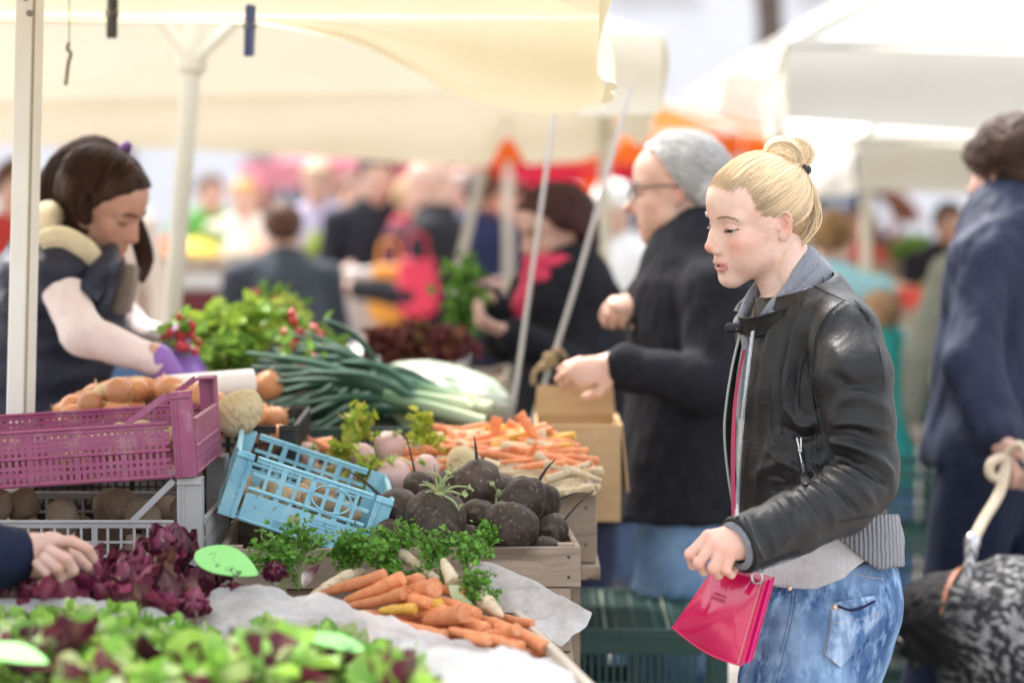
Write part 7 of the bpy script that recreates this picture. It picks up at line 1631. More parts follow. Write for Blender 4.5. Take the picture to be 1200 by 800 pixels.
def people():
    u = np.array([0, 0, 1.0]); JE = lambda n, a, b: mat(n, a, b, rough=.85, scale=7, detail=6, bump=.3, bscale=300, spec=.15)
    # seller
    H = Head(P(118, 234, 4.9), -14, 30, 8, .95); q = lambda x, y, d=4.95: P(x, y, d); f = unit([math.cos(R(-14)), math.sin(R(-14)), 0]); l = np.array([-f[1], f[0], 0])
    J = dict(f=f, l=l, k=.97, nk=q(84, 296), ch=q(58, 385), pv=q(22, 560), sR=q(70, 322, 4.78), eR=q(96, 392, 4.70), wR=q(188, 424, 4.72), sL=q(104, 320, 5.12), eL=q(150, 388, 5.15), wL=q(205, 402, 5.02))
    for s, o in (('L', .09), ('R', -.09)): J['h'+s] = J['pv']+l*o-u*.05; J['k'+s] = np.array([*(J['pv']+l*o*1.1)[:2], .5]); J['a'+s] = np.array([*(J['pv']+l*o*1.1)[:2], .085])
    NV = mat('navy_quilt', (.018, .022, .045), (.026, .030, .060), rough=.55, scale=30, bump=.9, bscale=50, wave=(4.2, 'Z', .6, 1.6), bdist=.010, spec=.35)
    SK = (.58, .33, .25)
    b = figure('dark haired seller in a navy quilted vest and purple gloves, reaching over the onions', H, J, NV, JE('seller_jeans', (.02, .03, .06), (.04, .06, .11)), .90, .006, SK, (.045, .022, .014), [-.06, -.048, -.034, -.020, .020, .030, .042, .052, .064, .078, .096, .12], None, .010, 1.0, cloth('pale_pink_sleeve', (.74, .62, .62), (.80, .70, .70)), {'R': (q(206, 450, 4.74)-J['wR'], -u, .5), 'L': (q(217, 428, 5.0)-J['wL'], -u, .7)}, coatname='quilted_vest', collar='none')
    hb = (.046, .020, .012); tl = H.loc(P(140, 180, 4.91)); scalp(H, 1300, tl, hb, .0013, seed=4, fluff=.006).build('hair_strands', darkhair(), b, auto=None); mb = MB(); tress(mb, [P(141, 179, 4.91), P(112, 180, 4.92), P(84, 200, 4.94), P(72, 232, 4.93), P(82, 262, 4.9), P(104, 280, 4.86)], [.014, .040, .050, .052, .044, .020], 520, .0015, hb, 1); tress(mb, [P(141, 180, 4.93), P(126, 192, 4.90), P(104, 216, 4.86), P(96, 244, 4.83), P(104, 262, 4.82)], [.012, .030, .032, .026, .008], 160, .0018, hb, 2); tress(mb, [P(152, 240, 5.02), P(164, 280, 5.03), P(170, 308, 5.02), P(166, 330, 4.98)], [.016, .020, .018, .005], 140, .0018, hb, 3); mb.build('ponytail', darkhair(), b, auto=None)
    mb = MB(); mb.tube(ring(P(143, 180, 4.90), np.array([.010, .004, .018]), np.array([.004, .022, 0]), 20), .008, 8, False); mb.build('hair_tie', mat('purple_band', (.16, .05, .26), rough=.7), b)
    FL = mat('cream_fleece', (.74, .66, .47), (.66, .57, .38), rough=.95, scale=70, bump=1.0, bscale=130, bdist=.006)
    mb = MB(); p = catmull([P(44, 296, 4.78), P(50, 262, 4.84), P(70, 252, 4.92), P(96, 262, 4.98)], 20); mb.tube(p, .034, 12); p = catmull([P(50, 286, 4.76), P(70, 280, 4.76), P(96, 292, 4.77), P(108, 306, 4.79)], 16); mb.tube(p, .026, 12); mb.build('fleece_hood', FL, b)
    mb = MB(); p = catmull([P(98, 345, 4.76), P(112, 325, 4.77), P(122, 308, 4.80), P(126, 298, 4.86)], 16); mb.tube(p, np.linspace(.050, .030, 16), 14, flat=.6); p = catmull([P(112, 372, 4.80), P(124, 345, 4.80), P(134, 318, 4.83)], 12); mb.tube(p, .030, 12, flat=.5); mb.build('stand_collar', NV, b)
    mb = MB(); p = catmull([P(140, 368, 4.84), P(146, 340, 4.86), P(150, 312, 4.9)], 12); mb.tube(p, [.012]+[.026]*10+[.016], 10, flat=.5); mb.build('taupe_lining', cloth('taupe_lining', (.22, .18, .16)), b)
    PUR = mat('purple_glove', (.22, .10, .42), (.28, .14, .50), rough=.5, scale=30)
    for s in 'RL':
        g = SDF(J['w'+s]-.18, J['w'+s]+.2, .0045); dd = (q(206, 450, 4.74) if s == 'R' else q(217, 428, 5.0))-J['w'+s]; hand(g, J['w'+s]+unit(dd)*.012, dd, -u, .98, .5 if s == 'R' else .7, 1, .029); V, Q = g.mesh(1); mesh_obj('glove', V, Q, PUR, b)
    # grey haired man
    BC = mat('black_wool', (.012, .012, .016), (.018, .018, .022), rough=.9, scale=40, bump=.3, bscale=300, spec=.15)
    H = Head(P(796, 219, 5.3), 166, 6, 0, 1.02, True); q = lambda x, y, d=5.3: P(x, y, d); f = unit([math.cos(R(163)), math.sin(R(163)), 0]); l = np.array([-f[1], f[0], 0])
    J = dict(f=f, l=l, k=1.08, nk=q(822, 292), ch=q(822, 385), pv=q(812, 545), sL=q(838, 345, 5.12), eL=q(836, 452, 5.05), wL=q(722, 428, 4.98), sR=q(806, 335, 5.48), eR=q(800, 425, 5.50), wR=q(752, 352, 5.30))
    for s, o in (('L', .10), ('R', -.10)): J['h'+s] = J['pv']+l*o-u*.05; J['k'+s] = np.array([*(J['pv']+l*o*1.1+f*(.03 if s == 'L' else .14))[:2], .5]); J['a'+s] = np.array([*(J['pv']+l*o*1.1+f*(.0 if s == 'L' else .14))[:2], .085])
    GR = (.48, .47, .45)
    b = figure('grey haired man with glasses in a black coat and blue jeans', H, J, BC, JE('mid_blue_jeans', (.10, .19, .34), (.24, .36, .52)), P(812, 602, 5.3)[2], .006, (.62, .38, .29), GR, [-.062, -.050, -.036, -.020, -.004, .002, .006, .012, .018, .028, .046, .085], lambda F: (H.e(F, (-.05, 0, .0), (.054, .071, .060), .02), H.e(F, (-.01, 0, .055), (.078, .073, .058), .03)), .003, 1.02, None, {'L': (q(680, 436, 4.95)-J['wL'], np.array([.3, .9, -.3]), 1.0), 'R': (q(722, 360, 5.22)-J['wR'], np.array([-.2, .5, -.8]), 1.3)})
    hx = [-.062, -.050, -.036, -.020, -.004, .004, .010, .018, .026, .038, .056, .10]; scalp(H, 2600, (-.10, -.02, -.03), (.60, .59, .57), .0009, .11, hx, .012, 6, .004).build('hair_strands', darkhair(), b, auto=None)
    mb = MB()
    for s in (-1, 1): mb.tube([H.w((.094, s*.055, .004)), H.w((.02, s*.074, .006)), H.w((-.012, s*.077, -.002))], .0022, 6); mb.tube(H.w(ring(np.array([.100, s*.032, -.004]), np.array([0, .024, 0]), np.array([0, 0, .018]), 20)), .0020, 6, False)
    mb.tube([H.w((.103, .009, .0)), H.w((.103, -.009, .0))], .002, 6); mb.build('glasses', mat('glasses_dark', (.02, .018, .02), rough=.3), b)
    mb = MB(); mb.tube(ring(J['nk']+u*.035+f*.01, f*.062, l*.060, 28), .014, 8, False); mb.build('shirt_collar', cloth('white_shirt', (.70, .70, .70)), b)
    # woman with the red scarf
    H = Head(P(648, 266, 6.4), -148, 16, -4, .97); q = lambda x, y, d=6.4: P(x, y, d); f = unit([math.cos(R(-155)), math.sin(R(-155)), 0]); l = np.array([-f[1], f[0], 0])
    J = dict(f=f, l=l, k=1.0, nk=q(664, 322), ch=q(668, 400), pv=q(668, 520), sL=q(700, 352, 6.28), eL=q(692, 440, 6.15), wL=q(600, 392, 6.02), sR=q(628, 345, 6.5), eR=q(592, 400, 6.45), wR=q(572, 352, 6.22))
    for s, o in (('L', .09), ('R', -.09)): J['h'+s] = J['pv']+l*o-u*.05; J['k'+s] = np.array([*(J['pv']+l*o)[:2], .48]); J['a'+s] = np.array([*(J['pv']+l*o)[:2], .085])
    b = figure('dark haired woman in a black coat and red scarf, holding out a bunch of herbs', H, J, BC, JE('dark_jeans', (.02, .025, .05), (.04, .05, .09)), .75, .008, (.58, .35, .27), (.055, .020, .016), None, lambda F: (H.e(F, (-.02, 0, .02), (.115, .098, .100), .02), H.e(F, (-.05, 0, -.05), (.07, .095, .08), .03)), .010, 1.05, None, {'R': (q(548, 338, 6.15)-J['wR'], np.array([.2, .2, -1]), 1.2), 'L': (q(570, 380, 6.0)-J['wL'], np.array([0, .2, 1]), .8)}, scarf=mat('red_scarf', (.62, .045, .10), (.54, .03, .08), rough=.85, scale=30, bump=.4))
    LF = MATS.get('light_leaf') or mat('light_leaf', (1, 1, 1), rough=.5, vcol=True, trans=.3)
    sp = [P(545, 352+38*(t-.5)*2, 6.12)+PR.normal(0, 1, 3)*np.array([.026*(1-.3*t), .03, .02]) for t in PR.random(260)]
    leafpile('herb_bunch', 'bunch of green herbs held up by the woman with the red scarf', 'herbs', sp, [np.array(c) for c in ((.10, .24, .03), (.16, .34, .04), (.07, .17, .03))], (.03, .05), (.014, .026), LF, seed=91)
    # man in navy
    NC = mat('navy_cotton', (.012, .017, .040), (.017, .023, .052), rough=.7, scale=26, bump=.4, bscale=300, spec=.3)
    H = Head(P(1184, 199, 5.35), 128, 6, 0, 1.0, True); q = lambda x, y, d=5.35: P(x, y, d); f = unit([math.cos(R(146)), math.sin(R(146)), 0]); l = np.array([-f[1], f[0], 0])
    J = dict(f=f, l=l, k=1.10, nk=q(1196, 256), ch=q(1190, 350), pv=q(1172, 520), sL=q(1150, 304, 5.20), eL=q(1138, 425, 5.13), wL=q(1172, 512, 5.06), sR=q(1248, 300, 5.5), eR=q(1262, 420, 5.5), wR=q(1250, 520, 5.4))
    for s, o, st in (('L', .10, .10), ('R', -.10, -.06)): J['h'+s] = J['pv']+l*o-u*.05; J['k'+s] = np.array([*(J['pv']+l*o*.9+f*st)[:2], .5]); J['a'+s] = np.array([*(J['pv']+l*o*.9+f*st*1.5)[:2], .085])
    b = figure('dark haired man in a navy coat seen from behind, holding a dog leash', H, J, NC, cloth('navy_trousers', (.012, .016, .035)), P(1150, 545, 5.3)[2], .006, (.62, .38, .30), (.050, .026, .018), None, lambda F: H.e(F, (-.02, 0, .045), (.090, .075, .078), .02), .010, 1.02, None, {'L': (q(1182, 548, 5.04)-J['wL'], np.array([.9, .3, .2]), 1.3)}, wav=.010)
    scalp(H, 2000, (-.09, -.05, -.06), (.075, .042, .028), .0011, .055, HLX, .010, 7, .009).build('hair_strands', darkhair(), b, auto=None)
    mb = MB(); mb.tube(ring(J['nk']+u*.055-f*.004, f*.066, l*.064, 28), .016, 8, False, flat=1.3); mb.build('shirt_collar', cloth('white_shirt', (.70, .70, .70)), b)
    mb = MB(); p = ring(J['nk']+u*.008-f*.035, f*.085, l*.11, 30, R(70), R(290)); mb.tube(p, .034, 12, flat=.8); mb.build('folded_hood', NC, b)
    # dog
    dog(l)
    # the arm at the lower left belongs to a person standing just outside the picture
    H = Head(np.array([-1.36, 3.18, 1.58]), 25, 25, 0, .98); J = standing(H.c, 25, 1.68, 0.05)
    J['wR'] = P(16, 651, 3.50); J['eR'] = P(-150, 640, 3.38)
    b = figure('person at the left edge of the picture, bare hand in a navy sleeve picking radicchio', H, J, cloth('navy_sleeve', (.010, .014, .035)), cloth('navy_trousers', (.012, .016, .035)), .85, .008, (.60, .37, .29), (.05, .03, .02), None, None, .01, 1.0, None, {'R': (P(60, 653, 3.5)-P(16, 651, 3.5), np.array([.2, .3, -1]), .0)})
    body_hand(b)
    # people further off: (head px, depth, yaw, height, coat, trousers, skin, hair, lean, label)
    cl = lambda n, c, c2=None: cloth(n, c, c2)
    A0 = (.05, .08, -.27, .10, .0, -.24); AF = (.06, .06, -.26, .24, -.05, .03)
    far = [((331, 268), 9.2, 100, 1.60, .25, cl('slate_jacket', (.045, .055, .075)), (.10, .05, .035), 'brown haired person in a slate blue jacket bending over a stall, seen from behind', (A0, AF)),
           ((441, 208), 11.2, -80, 1.78, .0, cl('black_jacket', (.018, .018, .024)), (.03, .02, .018), 'dark haired man in a black jacket facing the viewer behind a stall', (AF, AF)),
           ((504, 216), 10.4, 170, 1.76, .05, cl('black_coat_b', (.016, .016, .020)), None, 'bald man in a long black coat at the far stalls', (AF, A0)),
           ((486, 232), 11.0, -20, 1.64, .0, cl('maroon_coat', (.10, .03, .045)), (.50, .34, .18), 'fair haired woman in a maroon coat facing the bald man', (AF, A0)),
           ((566, 226), 11.6, 60, 1.76, .0, cl('navy_jacket_b', (.022, .032, .085)), (.12, .10, .09), 'man in a navy blue jacket walking away beyond the grey strap', (A0, A0)),
           ((600, 236), 12.8, -110, 1.68, .0, cl('rose_top', (.42, .12, .16)), (.05, .03, .02), 'person in a rose coloured top far behind the woman with the red scarf', (A0, A0)),
           ((718, 248), 9.6, -120, 1.66, .0, cl('white_jacket', (.66, .66, .68)), None, 'person in a white knitted hat and white jacket left of the grey haired man', (A0, AF)),
           ((975, 280), 8.6, 75, 1.62, .05, cl('light_blue_jacket', (.30, .58, .66), (.36, .62, .70)), (.26, .15, .07), 'person in a light blue jacket seen from behind, right of the blonde hair bun', (A0, A0)),
           ((1034, 372), 8.4, 80, 1.15, .0, cl('teal_jacket', (.03, .26, .25)), (.30, .18, .10), 'child in a teal jacket behind the blonde woman\'s shoulder', (A0, A0)),
           ((1168, 250), 8.2, 95, 1.72, .0, cl('grey_green_jacket', (.20, .21, .17), (.25, .26, .21)), (.05, .035, .03), 'person in a grey green jacket and blue jeans hidden behind the man in navy', (A0, A0)),
           ((20, 222), 8.8, -60, 1.70, .0, cl('red_jacket', (.40, .04, .04)), (.10, .05, .03), 'brown haired person in a red jacket behind the left tent pole', (A0, A0)),
           ((122, 214), 11.0, -90, 1.72, .0, cl('beige_coat', (.52, .44, .36)), (.40, .28, .16), 'person in a beige coat far behind the seller', (A0, A0)),
           ((286, 232), 13.6, -90, 1.64, .0, cl('cream_coat', (.66, .58, .50)), (.55, .28, .06), 'person with ginger hair and a cream coat behind the far produce stall', (AF, AF)),
           ((246, 226), 13.8, -70, 1.70, .0, cl('green_apron', (.10, .30, .06)), (.10, .06, .04), 'stall keeper in a green apron among the far produce', (AF, AF)),
           ((372, 214), 12.6, -100, 1.74, .0, cl('lilac_coat', (.40, .36, .46)), (.45, .33, .20), 'person in a lilac grey coat beneath the pink parasol', (A0, A0)),
           ((412, 226), 13.4, -60, 1.66, .0, cl('white_coat_c', (.66, .64, .62)), (.20, .12, .08), 'person in a white coat right of the lilac coat', (A0, A0)),
           ((540, 222), 13.6, -90, 1.70, .0, cl('grey_coat_d', (.26, .26, .30)), (.35, .30, .26), 'person in a grey coat far behind the crowd', (A0, A0)),
           ((1112, 262), 12.0, -80, 1.66, .0, cl('black_top_e', (.02, .02, .03)), (.05, .03, .02), 'person in a black top at the stall far on the right', (AF, AF)),
           ((308, 222), 15.5, -90, 1.72, .0, cl('ink_coat', (.015, .016, .03)), (.04, .025, .02), 'person in an ink blue coat far off left of the pink parasol pole', (A0, A0)),
           ((394, 218), 16.5, 80, 1.74, .0, cl('plum_coat', (.08, .015, .04)), (.03, .02, .015), 'person in a plum coat walking away under the pink parasol', (A0, A0)),
           ((470, 222), 15.0, -60, 1.76, .0, cl('charcoal_coat', (.03, .03, .035)), (.10, .07, .05), 'person in a charcoal coat between the black jacket and the bald man', (A0, A0)),
           ((525, 218), 16.0, -100, 1.70, .0, cl('blue_anorak', (.02, .05, .22)), (.04, .025, .02), 'person in a bright blue anorak far behind the bald man', (A0, A0)),
           ((620, 224), 15.0, 70, 1.74, .0, cl('dark_green_coat', (.02, .045, .03)), (.05, .04, .03), 'person in a dark green coat under the crimson canopy', (A0, A0)),
           ((1010, 262), 13.4, -95, 1.62, .0, cl('brown_coat', (.20, .08, .05)), (.12, .05, .03), 'person in a reddish brown coat at the stall far on the right', (AF, AF))]
    for i, (hp, d, yw, Ht, ln, ct, hc, lb, am) in enumerate(far):
        hc_ = P(*hp, d); Hh = Head(hc_, yw, 12, 0, Ht/1.72 if Ht > 1.3 else .85, i in (1, 2, 4)); J = standing(hc_, yw, Ht*hc_[2]/(Ht*.93) if False else Ht, ln, am); dz = J['aL'][2]
        figure(lb, Hh, J, ct, JE('far_jeans%d' % (i % 3), [(.04, .06, .12), (.02, .02, .03), (.06, .12, .26)][i % 3], [(.07, .11, .2), (.04, .04, .05), (.11, .2, .36)][i % 3]), max(.55, J['pv'][2]-(.35 if i in (2, 3) else .10)), .014, (.60, .38, .30), hc or (.5, .45, .4), None, None, .012, 1.0, bald=hc is None, group='people further off', wav=.008, scarf=cl('red_bag_scarf', (.5, .05, .06)) if i == 3 else None)
        if i == 6:
            F = SDF(Hh.c-.2, Hh.c+.2, .010); Hh.e(F, (-.01, 0, .055), (.105, .085, .075), 0); V, Q = F.mesh(1); o = mesh_obj('knitted_hat', V, Q, mat('white_knit', (.75, .73, .70), rough=.9, bump=.5, scale=90), bpy.data.objects[[o.name for o in COL.objects if o.get('label') == lb][0]])
    for x, y, d, c, lb in [(489, 330, 10.2, (.55, .02, .06), 'red shopping bag hanging beside the bald man\'s coat'), (456, 338, 10.3, (.72, .30, .03), 'orange shopping bag left of the red bag')]:
        root = empty('shopping_bag', P(x, y+28, d), lb, 'bag'); mb = MB(); c0 = P(x, y+5, d); F = SDF(c0-.2, c0+.25, .012); F.box(c0, (.075, .045, .12), None, .02); F.ell(c0-[0, 0, .03], (.095, .065, .11), None, .03); V, Q = F.mesh(2); mesh_obj('bag_body', V, Q, mat('bag_%d' % x, c, rough=.5, scale=10), root)
        mb = MB()
        for s_ in (-.03, .03): mb.tube(catmull([c0+[-.05, s_, .11], c0+[-.03, s_, .21], c0+[.03, s_, .21], c0+[.05, s_, .11]], 14), .006, 6)
        mb.build('handle', MATS['bag_%d' % x], root)
def body_hand(b):
    """the picking hand: fingers closing on a leaf, added to the person as the visible continuation of the arm"""
    q = lambda x, y, d=3.5: P(x, y, d); F = SDF(q(65, 652)-.11, q(65, 652)+.11, .0021)
    F.cone(q(8, 650), q(34, 648), .030, .027, .01); F.cone(q(32, 648), q(62, 641), .027, .025, .012, 'add', (np.array([.2, .9, .5]), .75)); F.cone(q(34, 656), q(52, 662), .022, .020, .012)
    for fg, r in [([(60, 634, 3.49), (84, 634, 3.48), (103, 643, 3.48), (110, 655, 3.485)], 9.4), ([(58, 645, 3.47), (78, 655, 3.455), (86, 668, 3.46), (76, 676, 3.475)], 9.6), ([(52, 654, 3.465), (68, 666, 3.455), (72, 678, 3.465), (60, 682, 3.48)], 9.0), ([(44, 660, 3.465), (56, 672, 3.46), (57, 681, 3.47), (48, 683, 3.48)], 8.0)]:
        F.chain([q(*p) for p in fg], [r*.001, r*.00092, r*.00084, r*.00070], .002)
    F.chain([q(40, 640, 3.53), (q(68, 645, 3.54)), q(90, 655, 3.53), q(102, 664, 3.52)], [.016, .0120, .0105, .0085], .006)
    V, Q = F.mesh(2); skin = np.array((.60, .38, .31)); C = np.tile(skin, (len(V), 1))
    for (x, y, d) in [(84, 634, 3.48), (78, 655, 3.455), (68, 666, 3.455), (103, 643, 3.48)]:
        w = np.exp(-(np.linalg.norm(V-q(x, y, d), axis=1)/.011)**2)[:, None]*.5; C = C*(1-w)+skin*np.array([1, .7, .64])*w
    # join into the body mesh so the person stays one mesh
    me = b.data; bm_n = len(me.vertices); V0 = np.zeros(bm_n*3, np.float32); me.vertices.foreach_get('co', V0); V0 = V0.reshape(-1, 3)+ORG[b.name]
    Q0 = np.zeros(len(me.polygons)*4, np.int32); me.loops.foreach_get('vertex_index', Q0); Q0 = Q0.reshape(-1, 4); c0 = np.zeros(bm_n*4, np.float32); me.color_attributes['Col'].data.foreach_get('color', c0); c0 = c0.reshape(-1, 4)[:, :3]
    cut = proj(V0); keep = ~((cut[:, 0] > 6) & (V0[:, 2] > .8) & (V0[:, 1] < 4)); idx = np.cumsum(keep)-1; Qk = Q0[keep[Q0].all(1)]; Qk = idx[Qk]
    o = mesh_obj('person_tmp', np.concatenate([V0[keep], V]), np.concatenate([Qk, Q+keep.sum()]), SKIN(), col=np.concatenate([c0[keep], C]), origin=ORG[b.name]); old = b.data; b.data = o.data; bpy.data.objects.remove(o)
def dog(l0):
    d = 4.95; q = lambda x, y, dd=d: P(x, y, dd); F = SDF(q(1040, 640)*[1, 1, 0]+[-.08, -.35, 0], q(1330, 640)*[1, 1, 0]+[.95, .55, .98], .006)
    f = unit([-1, -.22, 0]); l = np.array([-f[1], f[0], 0]); u = np.array([0, 0, 1.0]); sh = q(1206, 735); zb = q(1200, 668)[2]
    C = lambda x, y, z: sh*[1, 1, 0]+f*x+l*y+u*z
    F.ell(C(.0, 0, zb-.155), (.17, .17, .165), headframe(180+12), .03); F.ell(C(-.25, 0, zb-.150), (.24, .125, .140), headframe(192), .06); F.ell(C(-.50, 0, zb-.13), (.17, .12, .125), headframe(192), .06)
    F.chain([C(.05, 0, zb-.09), C(.16, 0, zb-.095)], [.115, .092], .05)
    hc = q(1094, 718); F.chain([C(.14, 0, zb-.095), hc], [.088, .075], .03); F.ell(hc, (.072, .064, .062), headframe(192, 40), .02); mz = q(1074, 754, d-.03); F.cone(hc+f*.03-u*.02, mz, .050, .034, .02); F.ell(mz, (.034, .030, .028), None, .01); F.ell(mz+f*.02-u*.014, (.016, .017, .012), None, .006)
    for s in (-1, 1): F.chain([hc+l*s*.062+u*.03-f*.01, hc+l*s*.085-u*.04-f*.02, hc+l*s*.075-u*.11+f*.005], [.020, .030, .020], .01, 'add', (l, .45))
    for s in (-1, 1):
        F.chain([C(.02, s*.085, zb-.22), C(.00, s*.09, zb*.48), C(.02, s*.09, zb*.22), C(.02, s*.09, .05)], [.075, .048, .032, .028], .03); F.chain([C(.02, s*.09, .04), C(.07, s*.09, .028)], [.034, .028], .01)
        F.chain([C(-.52, s*.08, zb-.17), C(-.44, s*.09, zb*.46), C(-.62, s*.09, zb*.26), C(-.60, s*.09, .05)], [.10, .062, .032, .028], .03); F.chain([C(-.60, s*.09, .04), C(-.54, s*.09, .028)], [.034, .028], .01)
    F.chain([C(-.66, 0, zb-.06), C(-.78, .03, zb-.02), C(-.88, .05, zb+.06)], [.035, .025, .010], .03)
    V, Q = F.mesh(1); N_ = vnormals(V, Q); st = (V@np.stack([f*.9+u*.4, l, u*.8-f*.4], 1))*np.array([.45, 1, 1.2]); V = V+N_*(.006*np.abs(fbm(st, 45, 2)))[:, None]
    n = fbm(st, 120, 2, 3)+.35*fbm(V, 9, 2, 8); w = sst(.10, .45, n); c = np.array((.030, .030, .034))*(1-w[:, None])+np.array((.34, .335, .33))*w[:, None]
    hd_ = 1-sst(.10, .17, np.linalg.norm(V-(hc*.7+mz*.3), axis=1)); c = c*(1-hd_[:, None])+np.array((.010, .010, .011))*hd_[:, None]
    o = mesh_obj('dog', V, Q, mat('dog_coat', (1, 1, 1), (.8, .8, .8), rough=.8, scale=120, vcol=True, bump=.8, bscale=220, spec=.25, bdist=.006), col=c); tag(o, 'black headed dog with a grey speckled wiry coat, head lowered, on a leash', 'dog')
    mb = MB()
    for s in (-1, 1): mb.sphere(hc+f*.055+l*s*.040+u*.012, .010, 12, 8)
    mb.sphere(mz+f*.033+u*.004, (.014, .017, .012), 12, 8); mb.build('eyes_and_nose', mat('dog_nose', (.008, .008, .008), rough=.25), o)
    cc = (C(.14, 0, zb-.095)*.62+hc*.38); ax = unit(hc-C(.14, 0, zb-.095)); A = align(ax); mb = MB(); mb.tube(ring(cc, A[:, 0]*.096, A[:, 1]*.096, 40), .013, 8, False, flat=.5); k = mb.build('dog_collar', mat('brown_leather', (.22, .075, .035), (.28, .10, .05), rough=.5, scale=30)); tag(k, 'brown leather collar around the speckled dog\'s neck', 'collar')
    top = cc+np.array([.02, -.05, .085]); hn = P(1180, 535, 5.02); RPm = mat('beige_rope', (.52, .42, .30), (.60, .50, .37), rough=.85, scale=60, bump=.8, bscale=150)
    root = empty('leash', top, 'beige rope leash with a metal clip from the man\'s hand to the dog', 'leash'); e0 = P(1139, 636, 4.92)
    mb = MB(); mb.tube(catmull([hn, P(1172, 575, 4.98), P(1152, 610, 4.95), e0], 20), .012, 8, flat=.6); mb.tube(catmull([hn+[.0, 0, .01], P(1196, 520, 5.0), P(1206, 548, 5.0), P(1215, 600, 5.0)], 16), .012, 8, flat=.6); mb.tube(catmull([hn, P(1163, 540, 5.0), P(1160, 555, 5.0), P(1172, 560, 5.0), hn], 16), .010, 8); mb.build('rope', RPm, root)
    mb = MB()
    for i in range(5): t = (i+.5)/5; p = e0+(top-e0)*t; mb.tube(ring(p, np.array([.010, 0, 0]) if i % 2 else np.array([0, .010, 0]), np.array([0, 0, .017]), 14), .0035, 6, False)
    mb.sphere(e0, (.017, .015, .022), 12, 8); mb.build('clip', mat('steel', (.55, .55, .56), rough=.3, metal=1), root)
def backstalls():
    rg = np.random.default_rng(77); W = WOODY()
    WHT = mat('stall_white', (.66, .65, .63), (.60, .59, .57), rough=.7, scale=6); MAR = mat('maroon_cloth', (.10, .018, .022), (.13, .025, .03), rough=.9, scale=12); GRN = MATS['green_plastic']
    FR = {n: mat('fruit_'+n, c, tuple(x*1.2 for x in c), rough=.4, scale=10, rand=.2) for n, c in dict(red=(.55, .04, .03), orange=(.75, .26, .03), yellow=(.75, .52, .05), green=(.16, .34, .04), lime=(.42, .52, .08), purple=(.16, .04, .10), cream=(.70, .60, .42), pink=(.66, .26, .28)).items()}
    def fruitbox(c, w, d, col, lb, leafy=False):
        root = empty('produce_box', c, lb, 'produce box', 'boxes of produce on the far stalls'); mb = MB(); t = .01; h = .10
        for s in (-1, 1): mb.box((c[0]+s*(w/2-t/2), c[1], c[2]+h/2), (t, d, h)); mb.box((c[0], c[1]+s*(d/2-t/2), c[2]+h/2), (w-2*t-.002, t, h))
        mb.box((c[0], c[1], c[2]+.006), (w-2*t-.004, d-2*t-.004, .008)); mb.build('box', W, root, False)
        mb = MB(); r = .034 if not leafy else .05
        for i in range(70 if not leafy else 90):
            x, y = rg.uniform(-w/2+.03, w/2-.03), rg.uniform(-d/2+.03, d/2-.03); z = .05+.10*(1-(2*x/w)**2)*(1-(2*y/d)**2)*rg.random()+.03
            if leafy: G = leaf_grid(.11, .08, .3, .8, 5, 5, ruff=.1); mb.grid(G@eul(rg.normal(0, .6), -.6+rg.normal(0, .5), rg.uniform(0, 6)).T+[c[0]+x, c[1]+y, c[2]+z])
            else: mb.sphere((c[0]+x, c[1]+y, c[2]+z), r*rg.uniform(.8, 1.15), 10, 7)
        o = mb.build('produce', FR[col], root); o['kind'] = 'stuff'
    def stall(x0, x1, y0, y1, z, lb, skirt, top=WHT):
        root = empty('market_stall', ((x0+x1)/2, (y0+y1)/2, 0), lb, 'stall'); mb = MB(); mb.box(((x0+x1)/2, (y0+y1)/2, z-.03), (x1-x0, y1-y0, .06), None, .006); mb.build('table_top', top, root)
        for x in (x0+.05, x1-.05):
            for y in (y0+.06, y1-.05): mb = MB(); mb.box((x, y, (z-.061)/2), (.05, .05, z-.061)); mb.build('leg', W, root, False)
        n = 40; G = [[(x0+(x1-x0)*u_, y0-.008+.016*math.sin(u_*n*2.2)*(1-v), z-.066-(z-.10)*(1-v)) for u_ in np.linspace(0, 1, 120)] for v in np.linspace(0, 1, 5)]; mb = MB(); mb.grid(G, thick=.004); mb.build('skirt', skirt, root)
    X = lambda px_, d: (px_-600)/FP*d
    def fill(x0, x1, y, z, cols, n, nm):
        w = (x1-x0)/n
        for i in range(n):
            for r_ in range(2):
                cname = cols[(i*2+r_*3) % len(cols)]; fruitbox(np.array([x0+w*(i+.5), y+.32*r_, z+.002]), w*.94, .30, cname, 'box of %s produce, %s row, %s from the left, %s' % (cname, ['front', 'back'][r_], ['first', 'second', 'third', 'fourth', 'fifth'][i], nm), cname in ('green', 'lime'))
    a, b = X(150, 12.6), X(412, 12.6); stall(a, b, 12.4, 13.1, 1.19, 'far produce stall with a white counter and maroon skirt behind the seller', MAR); fill(a+.02, b-.02, 12.58, 1.19, ['orange', 'lime', 'yellow', 'red', 'cream', 'green', 'pink'], 5, 'stall behind the seller')
    a, b = X(395, 9.8), X(545, 9.8); stall(a, b, 9.5, 10.0, .98, 'low white counter in front of the bald man', mat('grey_skirt', (.40, .38, .38), rough=.9), WHT)
    a, b = X(985, 11.4), X(1150, 11.4); stall(a, b, 11.2, 11.9, .98, 'produce stall far on the right with green crates', mat('white_skirt', (.62, .62, .60), rough=.9)); fill(a+.02, b-.02, 11.38, .98, ['green', 'lime', 'red', 'pink', 'yellow', 'cream'], 3, 'nearer stall far right')
    a, b = X(985, 13.0), X(1180, 13.0); stall(a, b, 13.0, 13.7, 1.15, 'second produce stall behind the right one, with red produce', MAR); fill(a+.02, b-.02, 13.2, 1.15, ['red', 'pink', 'green', 'orange'], 3, 'rear stall far right')
